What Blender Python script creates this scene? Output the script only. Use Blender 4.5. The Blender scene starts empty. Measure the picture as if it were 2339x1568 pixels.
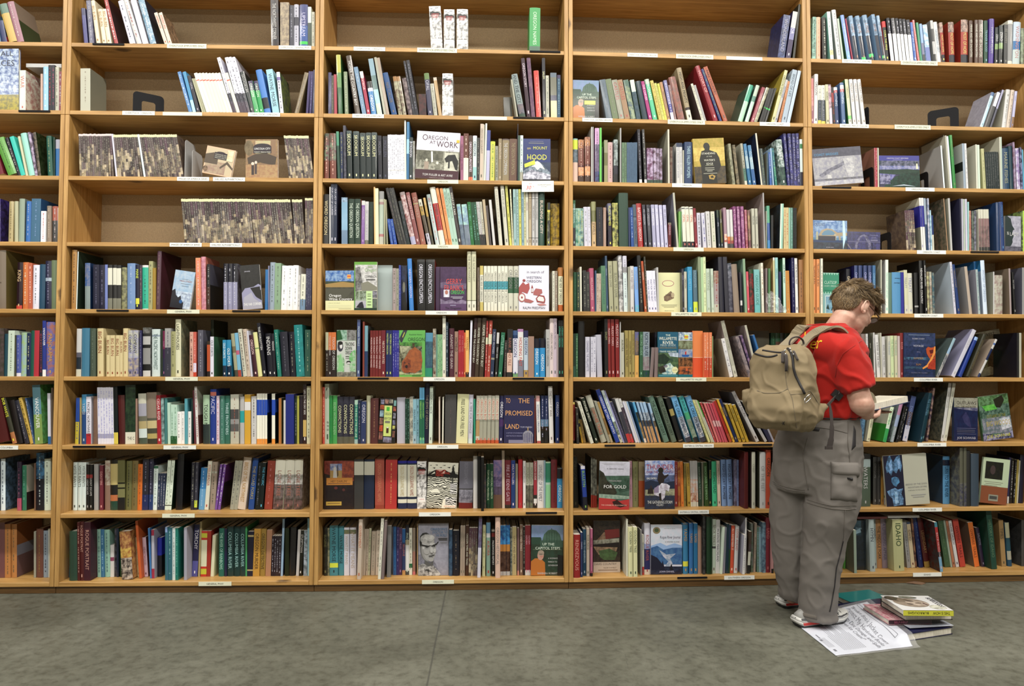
import bpy, bmesh, math, random
from mathutils import Vector, Matrix
S = bpy.context.scene
COL = S.collection
R = math.radians
# ---------------------------------------------------------------- camera
CH = 1.195                      # lens height
PITCH, ROLL = R(1.8665), R(-0.113)
F = 1547.0                      # focal length in photograph pixels (2339 wide)
cd = bpy.data.cameras.new('camera'); cam = bpy.data.objects.new('camera', cd); COL.objects.link(cam)
cd.sensor_width = 36.0; cd.lens = F/2339*36.0; cd.clip_start = .05
cam.matrix_world = Matrix.Translation((0, 0, CH)) @ Matrix.Rotation(R(90)+PITCH, 4, 'X') @ Matrix.Rotation(-ROLL, 4, 'Z')
S.camera = cam
# ---------------------------------------------------------------- light
w = bpy.data.worlds.new('room_air'); S.world = w; w.use_nodes = True
w.node_tree.nodes['Background'].inputs[0].default_value = (.96, 1.0, .98, 1)
w.node_tree.nodes['Background'].inputs[1].default_value = WORLD = .02
def strip(name, x, y, z, sx, sy, power, col=(1, .955, .87)):
    l = bpy.data.lights.new(name, 'AREA'); l.shape = 'RECTANGLE'; l.size = sx; l.size_y = sy
    l.energy = power; l.color = col
    o = bpy.data.objects.new(name, l); COL.objects.link(o); o.location = (x, y, z)
    return o
strip('ceiling_tube_lamp', .3, 1.95, 4.35, 11, .16, 390)
strip('ceiling_tube_lamp', .3, -.7, 4.35, 14, .16, 470)
strip('ceiling_tube_lamp', .3, -7.5, 4.35, 18, .16, 1250)
S.view_settings.view_transform = 'Standard'; S.view_settings.look = 'None'
S.view_settings.gamma = 1; S.view_settings.use_curve_mapping = False
S.view_settings.exposure = 0.08
# ---------------------------------------------------------------- helpers
def ray(px, py):
    u2 = (px-1169.5)/F; v2 = -(py-784.0)/F
    u = u2*math.cos(ROLL)+v2*math.sin(ROLL); v = -u2*math.sin(ROLL)+v2*math.cos(ROLL)
    return Vector((u, math.cos(PITCH)-math.sin(PITCH)*v, math.sin(PITCH)+math.cos(PITCH)*v))
def at(px, py, y):              # the place on a depth y that a photograph point shows
    d = ray(px, py); return Vector((0, 0, CH))+d*(y/d.y)
def floor_at(px, py, z=0.0):
    d = ray(px, py); return Vector((0, 0, CH))+d*((z-CH)/d.z)
def hexc(h):
    if len(h) == 3: h = ''.join(c*2 for c in h)
    return tuple(int(h[i:i+2], 16)/255 for i in (0, 2, 4))
def tag(o, label=None, cat=None, group=None, kind=None):
    if label: o['label'] = label
    if cat: o['category'] = cat
    if group: o['group'] = group
    if kind: o['kind'] = kind
    return o
def albedo(c):
    l = lin(c); Y = .25*l[0]+.6*l[1]+.15*l[2]; k = .97*max(Y, .004)**.20
    return tuple(min(.86, (.93*v+.07*Y)*k) for v in l)
def lin(c): return tuple((x/12.92 if x <= .04045 else ((x+.055)/1.055)**2.4) for x in c)
class MB:
    """collects faces with a material index and per-corner colours"""
    def __init__(s): s.v = []; s.f = []; s.m = []; s.c = []; s.c2 = []; s.cur = (.5, .5, .5, 1); s.cur2 = (0, 0, 0, 0); s.mi = 0
    def col(s, c, c2=None, wave=0, amt=None):
        s.cur = (*c, 0.0 if wave else 1.0); s.cur2 = (*(c2 or c), ((1.0 if wave else .8) if c2 else 0.0) if amt is None else amt); return s
    def face(s, idx): s.f.append(idx); s.m.append(s.mi); s.c.append(s.cur); s.c2.append(s.cur2)
    def quad(s, a, b, c, d):
        n = len(s.v); s.v += [a, b, c, d]; s.face((n, n+1, n+2, n+3))
    def poly(s, pts):
        n = len(s.v); s.v += list(pts); s.face(tuple(range(n, n+len(pts))))
    def box(s, x0, x1, y0, y1, z0, z1, M=None):
        n = len(s.v); P = [(x, y, z) for z in (z0, z1) for y in (y0, y1) for x in (x0, x1)]
        if M: P = [tuple(M @ Vector(p)) for p in P]
        s.v += P
        for q in ((0, 2, 3, 1), (4, 5, 7, 6), (0, 1, 5, 4), (2, 6, 7, 3), (0, 4, 6, 2), (1, 3, 7, 5)): s.face(tuple(n+i for i in q))
    def add(s, o, M):
        n = len(s.v); s.v += [tuple(M @ Vector(p)) for p in o.v]; s.f += [tuple(n+i for i in f) for f in o.f]
        s.m += o.m; s.c += o.c; s.c2 += o.c2
    def mesh(s, name, mats, smooth=False, cols=False):
        me = bpy.data.meshes.new(name); me.from_pydata(s.v, [], s.f); 
        for m in mats: me.materials.append(m)
        me.polygons.foreach_set('material_index', s.m)
        if cols:
            for nm, src in (('Col', s.c), ('Col2', s.c2)):
                a = me.color_attributes.new(nm, 'BYTE_COLOR', 'CORNER'); buf = []
                for f, c in zip(s.f, src):
                    l = (*albedo(c[:3]), c[3]); buf.extend(l*len(f))
                a.data.foreach_set('color', buf)
        if smooth: me.polygons.foreach_set('use_smooth', [True]*len(s.f))
        me.update(); return me
def obj(name, me, parent=None, M=None, loc=None):
    o = bpy.data.objects.new(name, me); COL.objects.link(o)
    if parent: o.parent = parent
    if M is not None: o.matrix_local = M
    if loc is not None: o.location = loc
    return o
def empty(name, M=None, loc=None): 
    o = bpy.data.objects.new(name, None); COL.objects.link(o); o.empty_display_size = .05
    if M is not None: o.matrix_world = M
    if loc is not None: o.location = loc
    return o
# ---------------------------------------------------------------- materials
class NT:
    def __init__(s, name):
        s.m = bpy.data.materials.new(name); s.m.use_nodes = True; s.t = s.m.node_tree; s.b = s.t.nodes['Principled BSDF']
    def n(s, typ, **k):
        nd = s.t.nodes.new(typ)
        for a, v in k.items():
            if a.startswith('i_'):
                key = a[2:]; key = int(key) if key.isdigit() else key.replace('_', ' ')
                if hasattr(v, 'links') or isinstance(v, bpy.types.NodeSocket): s.t.links.new(v, nd.inputs[key])
                else: nd.inputs[key].default_value = v
            else: setattr(nd, a, v)
        return nd
    def link(s, a, b): s.t.links.new(a, b)
    def math(s, op, a, b=None, clamp=False):
        nd = s.t.nodes.new('ShaderNodeMath'); nd.operation = op; nd.use_clamp = clamp
        for i, x in enumerate((a, b)):
            if x is None: continue
            if isinstance(x, bpy.types.NodeSocket): s.link(x, nd.inputs[i])
            else: nd.inputs[i].default_value = x
        return nd.outputs[0]
    def mix(s, f, a, b, mode='MIX'):
        nd = s.t.nodes.new('ShaderNodeMix'); nd.data_type = 'RGBA'; nd.blend_type = mode
        for i, x in ((0, f), (6, a), (7, b)):
            if isinstance(x, bpy.types.NodeSocket): s.link(x, nd.inputs[i])
            else: nd.inputs[i].default_value = (*x, 1) if isinstance(x, tuple) and len(x) == 3 else x
        return nd.outputs[2]
    def ramp(s, f, stops):
        nd = s.t.nodes.new('ShaderNodeValToRGB'); s.link(f, nd.inputs[0]); e = nd.color_ramp.elements
        while len(e) < len(stops): e.new(.5)
        for el, (p, c) in zip(e, stops): el.position = p; el.color = (*c, 1) if len(c) == 3 else c
        return nd.outputs[0]
def paper_mat(name, rough, coat=0.0):
    t = NT(name); ob = t.n('ShaderNodeTexCoord').outputs['Object']
    a = t.n('ShaderNodeVertexColor', layer_name='Col'); b = t.n('ShaderNodeVertexColor', layer_name='Col2')
    n1 = t.n('ShaderNodeTexNoise', i_Vector=ob, i_Scale=48.0, i_Detail=5.0, i_Roughness=.62).outputs[0]
    wv = t.n('ShaderNodeTexWave', wave_type='BANDS', bands_direction='Z', i_Vector=ob, i_Scale=38.0, i_Distortion=14.0, i_Detail=2.5)
    wv.inputs['Detail Scale'].default_value = .55
    f1 = t.n('ShaderNodeMapRange', interpolation_type='SMOOTHSTEP', i_0=n1); f1.inputs[1].default_value = .36; f1.inputs[2].default_value = .64
    f2 = t.n('ShaderNodeMapRange', interpolation_type='SMOOTHSTEP', i_0=wv.outputs[1]); f2.inputs[1].default_value = .40; f2.inputs[2].default_value = .55
    ff = t.mix(a.outputs[1], f2.outputs[0], f1.outputs[0])
    c = t.mix(t.math('MULTIPLY', ff, b.outputs[1]), a.outputs[0], b.outputs[0])
    n2 = t.n('ShaderNodeTexNoise', i_Vector=ob, i_Scale=9.0, i_Detail=3.0).outputs[0]
    c = t.mix(.10, c, t.ramp(n2, ((.3, (.55, .55, .55)), (.7, (1, 1, 1)))), 'MULTIPLY')
    c = t.mix(1.0, c, (GAIN,)*3, 'MULTIPLY')
    t.link(c, t.b.inputs['Base Color']); t.b.inputs['Roughness'].default_value = rough
    t.b.inputs['Specular IOR Level'].default_value = .45; t.b.inputs['Coat Weight'].default_value = coat; t.b.inputs['Coat Roughness'].default_value = .12
    return t.m
GAIN = 1.0
M_PAPER = paper_mat('printed_cover', .42); M_GLOSS = paper_mat('laminated_cover', .34, .35)
def page_mat():
    t = NT('page_edges'); ob = t.n('ShaderNodeTexCoord').outputs['Object']
    mp = t.n('ShaderNodeMapping', i_Vector=ob); mp.inputs['Scale'].default_value = (1, .02, .02)
    n = t.n('ShaderNodeTexNoise', i_Vector=mp.outputs[0], i_Scale=900.0, i_Detail=2.0).outputs[0]
    t.link(t.ramp(n, ((.3, (.52, .47, .38)), (.65, (.80, .76, .66)))), t.b.inputs['Base Color']); t.b.inputs['Roughness'].default_value = .85
    return t.m
M_PAGE = page_mat()
def wood_mat(name, axis, base=((.50, .29, .095), (.36, .185, .05)), rough=.42, knot=1.0):
    """pine boards: grain runs along AXIS (object space)"""
    t = NT(name); tc = t.n('ShaderNodeTexCoord'); ob = tc.outputs['Object']
    oi = t.n('ShaderNodeObjectInfo').outputs['Random']
    off = t.n('ShaderNodeCombineXYZ'); 
    for i in range(3): t.link(t.math('MULTIPLY', oi, 37.0+11*i), off.inputs[i])
    p = t.n('ShaderNodeVectorMath', operation='ADD'); t.link(ob, p.inputs[0]); t.link(off.outputs[0], p.inputs[1])
    sc = [1, 1, 1]; sc['XYZ'.index(axis)] = .06
    mp = t.n('ShaderNodeMapping', i_Vector=p.outputs[0]); mp.inputs['Scale'].default_value = sc
    g1 = t.n('ShaderNodeTexNoise', i_Vector=mp.outputs[0], i_Scale=34.0, i_Detail=4.0, i_Distortion=1.2).outputs[0]
    g2 = t.n('ShaderNodeTexNoise', i_Vector=mp.outputs[0], i_Scale=170.0, i_Detail=3.0).outputs[0]
    big = t.n('ShaderNodeTexNoise', i_Vector=p.outputs[0], i_Scale=2.3, i_Detail=2.0).outputs[0]
    c = t.ramp(g1, ((.30, base[1]), (.62, base[0])))
    c = t.mix(.45, c, t.ramp(g2, ((.30, (.62, .58, .5)), (.60, (1, 1, 1)))), 'MULTIPLY')
    c = t.mix(.5, c, t.ramp(big, ((.3, (.72, .70, .66)), (.7, (1.0, 1.0, 1.0)))), 'MULTIPLY')
    sk = [1.0, 1.0, 1.0]; sk['XYZ'.index(axis)] = .55
    mk = t.n('ShaderNodeMapping', i_Vector=p.outputs[0]); mk.inputs['Scale'].default_value = sk
    dn = t.n('ShaderNodeTexNoise', i_Vector=p.outputs[0], i_Scale=25.0, i_Detail=2.0)
    md = t.n('ShaderNodeMixRGB', i_Fac=.022, i_Color1=mk.outputs[0], i_Color2=dn.outputs[1])
    vo = t.n('ShaderNodeTexVoronoi', i_Vector=md.outputs[0], i_Scale=4.6)
    k = t.n('ShaderNodeMapRange', i_0=vo.outputs[0], clamp=True); k.inputs[1].default_value = .062; k.inputs[2].default_value = .115; k.inputs[3].default_value = 1; k.inputs[4].default_value = 0
    pick = t.math('GREATER_THAN', t.n('ShaderNodeSeparateColor', i_0=vo.outputs[1]).outputs[0], .28)
    c = t.mix(t.math('MULTIPLY', t.math('MULTIPLY', k.outputs[0], pick), .82*knot), c, (.055, .024, .008))
    t.link(c, t.b.inputs['Base Color']); t.b.inputs['Roughness'].default_value = rough
    bp = t.n('ShaderNodeBump', i_Height=g2); bp.inputs['Strength'].default_value = .12; bp.inputs['Distance'].default_value = .002; t.link(bp.outputs[0], t.b.inputs['Normal'])
    return t.m
M_WX = wood_mat('pine_board', 'X', ((.55, .325, .112), (.375, .20, .056))); M_WZ = wood_mat('pine_upright', 'Z', ((.55, .325, .112), (.375, .20, .056)))
M_KICK = wood_mat('stained_pine', 'X', ((.20, .105, .034), (.12, .06, .018)))
def plain(name, c, rough=.5, metal=0.0, bump=0, bscale=200, var=.1, spec=.5):
    t = NT(name); ob = t.n('ShaderNodeTexCoord').outputs['Object']
    n = t.n('ShaderNodeTexNoise', i_Vector=ob, i_Scale=float(bscale), i_Detail=3.0).outputs[0]
    cc = t.mix(1.0, (*c,) if len(c) == 3 else c, t.ramp(n, ((.3, (1-var,)*3), (.7, (1, 1, 1)))), 'MULTIPLY')
    t.link(cc, t.b.inputs['Base Color']); t.b.inputs['Roughness'].default_value = rough; t.b.inputs['Metallic'].default_value = metal
    t.b.inputs['Specular IOR Level'].default_value = spec
    if bump:
        bp = t.n('ShaderNodeBump', i_Height=n); bp.inputs['Strength'].default_value = bump; bp.inputs['Distance'].default_value = .002; t.link(bp.outputs[0], t.b.inputs['Normal'])
    return t.m
M_BACK = plain('hardboard', (.46, .345, .205), .75, bump=.25, bscale=230, var=.3)
M_WHITE = plain('label_card', (.80, .81, .76), .5, var=.04, bscale=60)
M_CREAM = plain('cream_label_card', (.72, .73, .57), .55, var=.05, bscale=60)
M_BLACK = plain('black_enamel', (.008, .008, .010), .6, var=.2, spec=.15)
M_STEEL = plain('grey_enamel', (.42, .42, .42), .4, var=.1)
M_INK = plain('ink', (.03, .03, .035), .6)
def concrete():
    t = NT('concrete'); ob = t.n('ShaderNodeTexCoord').outputs['Object']
    a = t.n('ShaderNodeTexNoise', i_Vector=ob, i_Scale=1.6, i_Detail=6.0, i_Roughness=.6, i_Distortion=.6).outputs[0]
    b = t.n('ShaderNodeTexNoise', i_Vector=ob, i_Scale=22.0, i_Detail=6.0, i_Roughness=.7).outputs[0]
    d = t.n('ShaderNodeTexNoise', i_Vector=ob, i_Scale=180.0, i_Detail=3.0).outputs[0]
    c = t.ramp(a, ((.28, (.070, .071, .053)), (.5, (.116, .117, .090)), (.75, (.168, .170, .136))))
    c = t.mix(.8, c, t.ramp(b, ((.34, (.55, .54, .52)), (.5, (.92, .92, .92)), (.7, (1.12, 1.12, 1.12)))), 'MULTIPLY')
    sp_ = t.n('ShaderNodeTexNoise', i_Vector=ob, i_Scale=9.0, i_Detail=7.0, i_Roughness=.75).outputs[0]
    c = t.mix(.5, c, t.ramp(sp_, ((.30, (.45, .42, .36)), (.40, (1, 1, 1)))), 'MULTIPLY')
    c = t.mix(.35, c, t.ramp(d, ((.3, (.75, .75, .75)), (.6, (1, 1, 1)))), 'MULTIPLY')
    # saw-cut joint and hairline cracks, laid out in metres on the floor
    sp = t.n('ShaderNodeSeparateXYZ', i_0=ob); wob = t.n('ShaderNodeTexNoise', i_Vector=ob, i_Scale=5.0, i_Detail=4.0).outputs[0]
    def line(x0, y0, x1, y1, wd, wobble, dark, ymin=-99, ymax=99):
        nonlocal c
        L = math.hypot(x1-x0, y1-y0); nx, ny = (y1-y0)/L, -(x1-x0)/L
        dd = t.math('ADD', t.math('MULTIPLY', sp.outputs[0], nx), t.math('MULTIPLY', sp.outputs[1], ny))
        dd = t.math('SUBTRACT', dd, nx*x0+ny*y0)
        dd = t.math('ADD', dd, t.math('MULTIPLY', t.math('SUBTRACT', wob, .5), wobble))
        k = t.math('SUBTRACT', 1.0, t.math('DIVIDE', t.math('ABSOLUTE', dd), wd), True)
        if ymin > -90: k = t.math('MULTIPLY', k, t.math('GREATER_THAN', sp.outputs[1], ymin))
        if ymax < 90: k = t.math('MULTIPLY', k, t.math('LESS_THAN', sp.outputs[1], ymax))
        c = t.mix(t.math('MULTIPLY', k, dark), c, (.045, .045, .04))
    for (p, q, *r) in FLOOR_LINES: 
        A, B = floor_at(*p), floor_at(*q); line(A.x, A.y, B.x, B.y, *r)
    t.link(c, t.b.inputs['Base Color'])
    t.link(t.ramp(b, ((.3, (.42,)*3), (.7, (.6,)*3))), t.b.inputs['Roughness'])
    bp = t.n('ShaderNodeBump', i_Height=b); bp.inputs['Strength'].default_value = .15; bp.inputs['Distance'].default_value = .003; t.link(bp.outputs[0], t.b.inputs['Normal'])
    return t.m
FLOOR_LINES = [((1018, 1352), (975, 1567), .006, .004, .85), ((1360, 1440), (1470, 1567), .003, .16, .35, -99, 2.9)]
# ---------------------------------------------------------------- lettering
GL = {}
def glyph(ch):
    if ch in GL: return GL[ch]
    cu = bpy.data.curves.new('g', 'FONT'); cu.body = ch; cu.size = 1; cu.resolution_u = 2; cu.offset = 0.0
    o = bpy.data.objects.new('g', cu); me = bpy.data.meshes.new_from_object(o)
    v = [(p.co.x, p.co.y) for p in me.vertices]; f = [tuple(q.vertices) for q in me.polygons]
    cu.body = ch+'|'; m2 = bpy.data.meshes.new_from_object(o); cu.body = '|'; m3 = bpy.data.meshes.new_from_object(o)
    adv = (max(p.co.x for p in m2.vertices)-max(p.co.x for p in m3.vertices)) if ch != ' ' else .3
    bpy.data.objects.remove(o); bpy.data.curves.remove(cu)
    for x in (me, m2, m3): bpy.data.meshes.remove(x)
    GL[ch] = (v, f, adv); return GL[ch]
def text(mb, s, M, h, width=None, align='C', maxx=1.25):
    """flat lettering in the XY plane of M, capital height h; squeezed or spread to WIDTH at most"""
    adv = sum(glyph(c)[2] for c in s); k = h/.70; wd = adv*k; kx = k
    if width and wd > width: kx = k*width/wd; wd = width
    x = {'C': -wd/2, 'L': 0, 'R': -wd}[align]
    for ch in s:
        v, f, a = glyph(ch); n = len(mb.v)
        mb.v += [tuple(M @ Vector((x+p[0]*kx, p[1]*k, 0))) for p in v]
        for q in f: mb.face(tuple(n+i for i in q))
        x += a*kx
# ---------------------------------------------------------------- bookcases
CR = [Vector((-2.375, 3.553, 0)), Vector((-1.039, 3.589, 0)), Vector((.305, 3.641, 0)), Vector((1.641, 3.722, 0))]
CR.insert(0, CR[0]-Vector((1.336, .036, 0))); CR.append(CR[-1]+Vector((1.338, .070, 0)))
CR[0] += Vector((0, 0, 0))
ZS = [None]+[z+CH for z in (1.714, 1.348, .997, .645, .290, -.065, -.424, -.780, -1.134)]
TH, TP, DP = .022, .0235, .32      # board, side panel, depth
ORD = ['', 'first', 'second', 'third', 'fourth', 'fifth', 'sixth', 'seventh', 'eighth', 'ninth']
BAYS = []
for b in range(5):
    e = (CR[b+1]-CR[b]); W = e.length; e.normalize(); n = Vector((-e.y, e.x, 0))
    M = Matrix.Translation(CR[b]) @ Matrix.Rotation(math.atan2(e.y, e.x), 4, 'Z'); BAYS.append((CR[b], e, n, W, M))
BN = ['cut-off bookcase at the far west end', 'bookcase of general regional books', 'bookcase of oregon books', 'bookcase of valley books', 'bookcase behind the reader']
def B1(name, mat, parent, *a, bev=.0015):
    m = MB(); m.box(*a); me = m.mesh(name, [mat]); o = obj(name, me, parent)
    md = o.modifiers.new('b', 'BEVEL'); md.width = bev; md.segments = 1
    return o
LOWER = ['tall pine bookcase cut off by the edge of the picture, canadian books on its shelves',
 'tall pine bookcase filled with brown photo-history spines, next to the cut-off one',
 'tall pine bookcase in the middle with the price card clipped to its top shelf',
 'tall pine bookcase between the price-card bookcase and the one behind the reader',
 'tall pine bookcase standing behind the reader with bridge picture books on top']
UPPER = ['short pine overstock shelf unit cut off by the edge, leaning green book inside',
 'short pine overstock shelf unit holding a big cream book and a dark bookend',
 'short pine overstock shelf unit holding three woodcut-jacket books and one green book',
 'short pine overstock shelf unit with its top shelf nearly empty, three books at one end',
 'short pine overstock shelf unit with brown, red and blue spines filling its top shelf']
for b, (O, e, n, W, M) in enumerate(BAYS):
    for up in (0, 1):
        rt = empty('overstock_shelf_unit' if up else 'bookcase', M @ Matrix.Translation((0, 0, ZS[2]-TH if up else 0)))
        tag(rt, (UPPER if up else LOWER)[b], 'shelf unit' if up else 'bookcase', 'overstock units on top' if up else 'row of pine bookcases')
        z0, z1 = (ZS[2]-TH, 2*ZS[1]-ZS[2]+.01) if up else (0, ZS[2]-TH-.001)
        dz = z0
        g = .0012
        for k, (x0, x1) in enumerate(((g, TP), (W-TP, W-g))):
            B1('side_panel', M_WZ, rt, x0, x1, 0, DP, 0 if up else ZS[9]-TH, z1-dz)
        B1('back_panel', M_BACK, rt, TP+.0005, W-TP-.0005, DP-.008, DP-.001, .0002 if up else ZS[9]-TH+.001, z1-dz-.002, bev=.0005)
        for r in ((1, 2) if up else range(3, 10)):
            B1('shelf', M_WX, rt, TP+.0003, W-TP-.0003, .001, DP-.0085, ZS[r]-TH-dz, ZS[r]-dz)
        if up: B1('top_board', M_WX, rt, TP+.0003, W-TP-.0003, .001, DP-.0085, z1-TH-dz, z1-dz-.001)
        else: B1('toe_kick', M_KICK, rt, g, W-g, .016, .034, .0005, ZS[9]-TH-.0005)
# ---------------------------------------------------------------- room
m = MB(); m.box(-7, 7, -9, 4.6, -.1, 0); o = obj('floor', m.mesh('floor', [concrete()])); tag(o, kind='structure')
m = MB(); m.box(-7, 7, 4.3, 4.4, 0, 4.6); o = obj('wall_back', m.mesh('wall_back', [plain('painted_block', (.5, .48, .42), .8)])); tag(o, kind='structure')
m = MB(); m.box(-7, 7, -3.3, -3.2, 0, 3.25); o = obj('unseen_light_blocker', m.mesh('unseen_light_blocker', [plain('light_blocker_paint', (.42, .40, .35), .8)])); tag(o, kind='structure')  # unseen partition added behind the camera to block low light from the lower shelves
# ---------------------------------------------------------------- shelf-edge labels
def onbay(b, px, py, t):        # ray onto the plane t metres behind bay b's front: (s, z)
    O, e, n, W, M = BAYS[b]; d = ray(px, py); c = Vector((0, 0, CH)); P0 = O+n*t
    k = (P0-c).dot(n)/d.dot(n); P = c+d*k; return (P-O).dot(e), P.z
def shelf_py(b, r, t=0.0, px=None):   # photograph row of shelf r's surface near px
    O, e, n, W, M = BAYS[b]
    lo, hi = -200., 1700.
    for _ in range(40):
        mid = (lo+hi)/2
        if onbay(b, px, mid, t)[1] > ZS[r]: lo = mid
        else: hi = mid
    return lo
LABELS = '''0 2 43 115 *
0 7 -10 42 COLUMBIA
1 1 382 472 OVERSTOCK-EMPLOYEES_ONLY !
1 1 637 711 OVERSTOCK_-_GENERAL_PNW
1 1 212 284 *
1 2 280 354 OVERSTOCK_-_OREGON
1 2 372 462 _ !
1 2 567 640 OVERSTOCK_-_OREGON
1 3 405 478 IMAGES_OF_AMERICA_SERIES
1 3 487 560 SHELVED_ALPHABETICALLY
1 4 388 461 IMAGES_OF_AMERICA_SERIES
1 4 480 553 SHELVED_ALPHABETICALLY
1 5 382 456 GENERAL_PNW !
1 5 221 294 *
1 5 531 595 *
1 6 378 452 GENERAL_PNW !
1 7 374 448 GENERAL_PNW
1 7 167 241 *
1 8 371 445 GENERAL_PNW !
1 9 454 529 GENERAL_PNW !
2 1 808 880 OVERSTOCK_-_OREGON
2 1 953 1044 OVERSTOCK-EMPLOYEES_ONLY !
2 1 1210 1280 *
2 2 805 877 OVERSTOCK-EMPLOYEES_ONLY
2 2 1070 1158 _ !
2 2 1172 1242 *
2 3 976 1047 OREGON !
2 4 976 1048 OREGON !
2 5 972 1045 OREGON
2 6 967 1040 OREGON
2 6 817 888 *
2 6 1171 1243 *
2 7 974 1047 OREGON
2 8 957 1030 OREGON
2 8 1201 1272 *
2 9 964 1037 OREGON !
3 1 1433 1502 OVERSTOCK_-_EASTERN_OREGON
3 1 1544 1629 OVERSTOCK-EMPLOYEES_ONLY !
3 1 1659 1741 _
3 2 1330 1399 OVERSTOCK_-_EASTERN_OREGON
3 2 1525 1610 OVERSTOCK-EMPLOYEES_ONLY !
3 2 1735 1804 OREGON_COAST
3 3 1535 1603 OREGON
3 4 1538 1607 OREGON !
3 5 1533 1602 WILLAMETTE_VALLEY !
3 6 1544 1613 WILLAMETTE_VALLEY !
3 7 1560 1630 EASTERN_&_CENTRAL_OREGON
3 7 1381 1451 *
3 7 1696 1763 *
3 8 1549 1619 EASTERN_&_CENTRAL_OREGON
3 9 1654 1723 SOUTHERN_OREGON
3 9 1547 1615 *
4 1 1923 1990 OVERSTOCK_-_PNW_LIT_/_FOLKLORE
4 1 2057 2141 OVERSTOCK-EMPLOYEES_ONLY !
4 2 1918 1984 OVERSTOCK_-_PNW_LIT_/_FOLKLORE
4 2 2043 2125 OVERSTOCK-EMPLOYEES_ONLY !
4 3 2068 2134 OREGON_COAST
4 3 1878 1944 *
4 4 2094 2160 OREGON_COAST
4 4 2217 2281 *
4 5 2088 2154 OREGON_COAST
4 6 2087 2153 COLUMBIA_RIVER
4 7 2095 2161 COLUMBIA_RIVER
4 8 2084 2151 COLUMBIA_RIVER
4 9 2085 2150 IDAHO'''
BAYNAME = ['cut-off bookcase', 'general bookcase', 'middle bookcase', 'fourth bookcase', 'bookcase behind the reader']
BAYNAME = ['first bay', 'second bay', 'middle bay', 'fourth bay', 'last bay']
def rown(r): return ('top' if r == 1 else 'bottom' if r == 9 else ORD[r])+' shelf'
cnt = {}
for ln in LABELS.split('\n'):
    p = ln.split(); b, r, x0, x1 = int(p[0]), int(p[1]), float(p[2]), float(p[3]); tx = p[4].replace('_', ' ').strip()
    y = shelf_py(b, r, 0, (x0+x1)/2); s0, _ = onbay(b, x0, y, 0); s1, _ = onbay(b, x1, y, 0); M = BAYS[b][4]
    m = MB(); m.mi = 0; hh = .0085 if tx == '*' else .0125 if (len(p) > 5 and 'EMPL' in tx) else .0105
    zc = ZS[r]-.011; dk = .004
    if tx == '*':
        zc = ZS[r]-.007; m.box(s0, s1, -.0035, -.0003, zc-.0045, zc+.0045); nm = 'magnetic_strip'; mats = [M_BLACK]
    else:
        nm = 'shelf_label'; mats = [M_CREAM if len(p) > 5 else M_WHITE, M_INK]
        if not tx: m.box(s0, s1, -.0012, -.0003, zc-hh, zc+hh*.8)
        else:
            m.box(s0, s1, -.0022, -.0003, zc-hh, zc+hh); m.mi = 1
            text(m, tx, Matrix.Translation(((s0+s1)/2, -.0026, zc-hh*.42)) @ Matrix.Rotation(R(90), 4, 'X'), hh*.85, (s1-s0)*.9)
    sc = Vector(((s0+s1)/2, -.0015, zc)); m.v = [(v[0]-sc.x, v[1]-sc.y, v[2]-sc.z) for v in m.v]
    o = obj(nm, m.mesh(nm, mats), None, M @ Matrix.Translation(sc))
    key = (b, r, tx); cnt[key] = cnt.get(key, 0)+1
    word = tx.lower().replace('-', ' ').replace('/', ' ')
    while '  ' in word: word = word.replace('  ', ' ')
    if tx == '*': lab = f"thin black magnetic strip, {'second along ' if cnt[key] > 1 else ''}edge of the {rown(r)}, {BAYNAME[b]}"; cat = 'strip'
    elif not tx: lab = f"blank worn label strip stuck to the edge of the {rown(r)}, {BAYNAME[b]}"; cat = 'label'
    else: lab = f"{'cream' if len(p) > 5 else 'white'} shelf label lettered {word}, {rown(r)} of {BAYNAME[b]}"; cat = 'label'
    tag(o, lab, cat, 'black strips on shelf edges' if tx == '*' else 'shelf edge labels')
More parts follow.
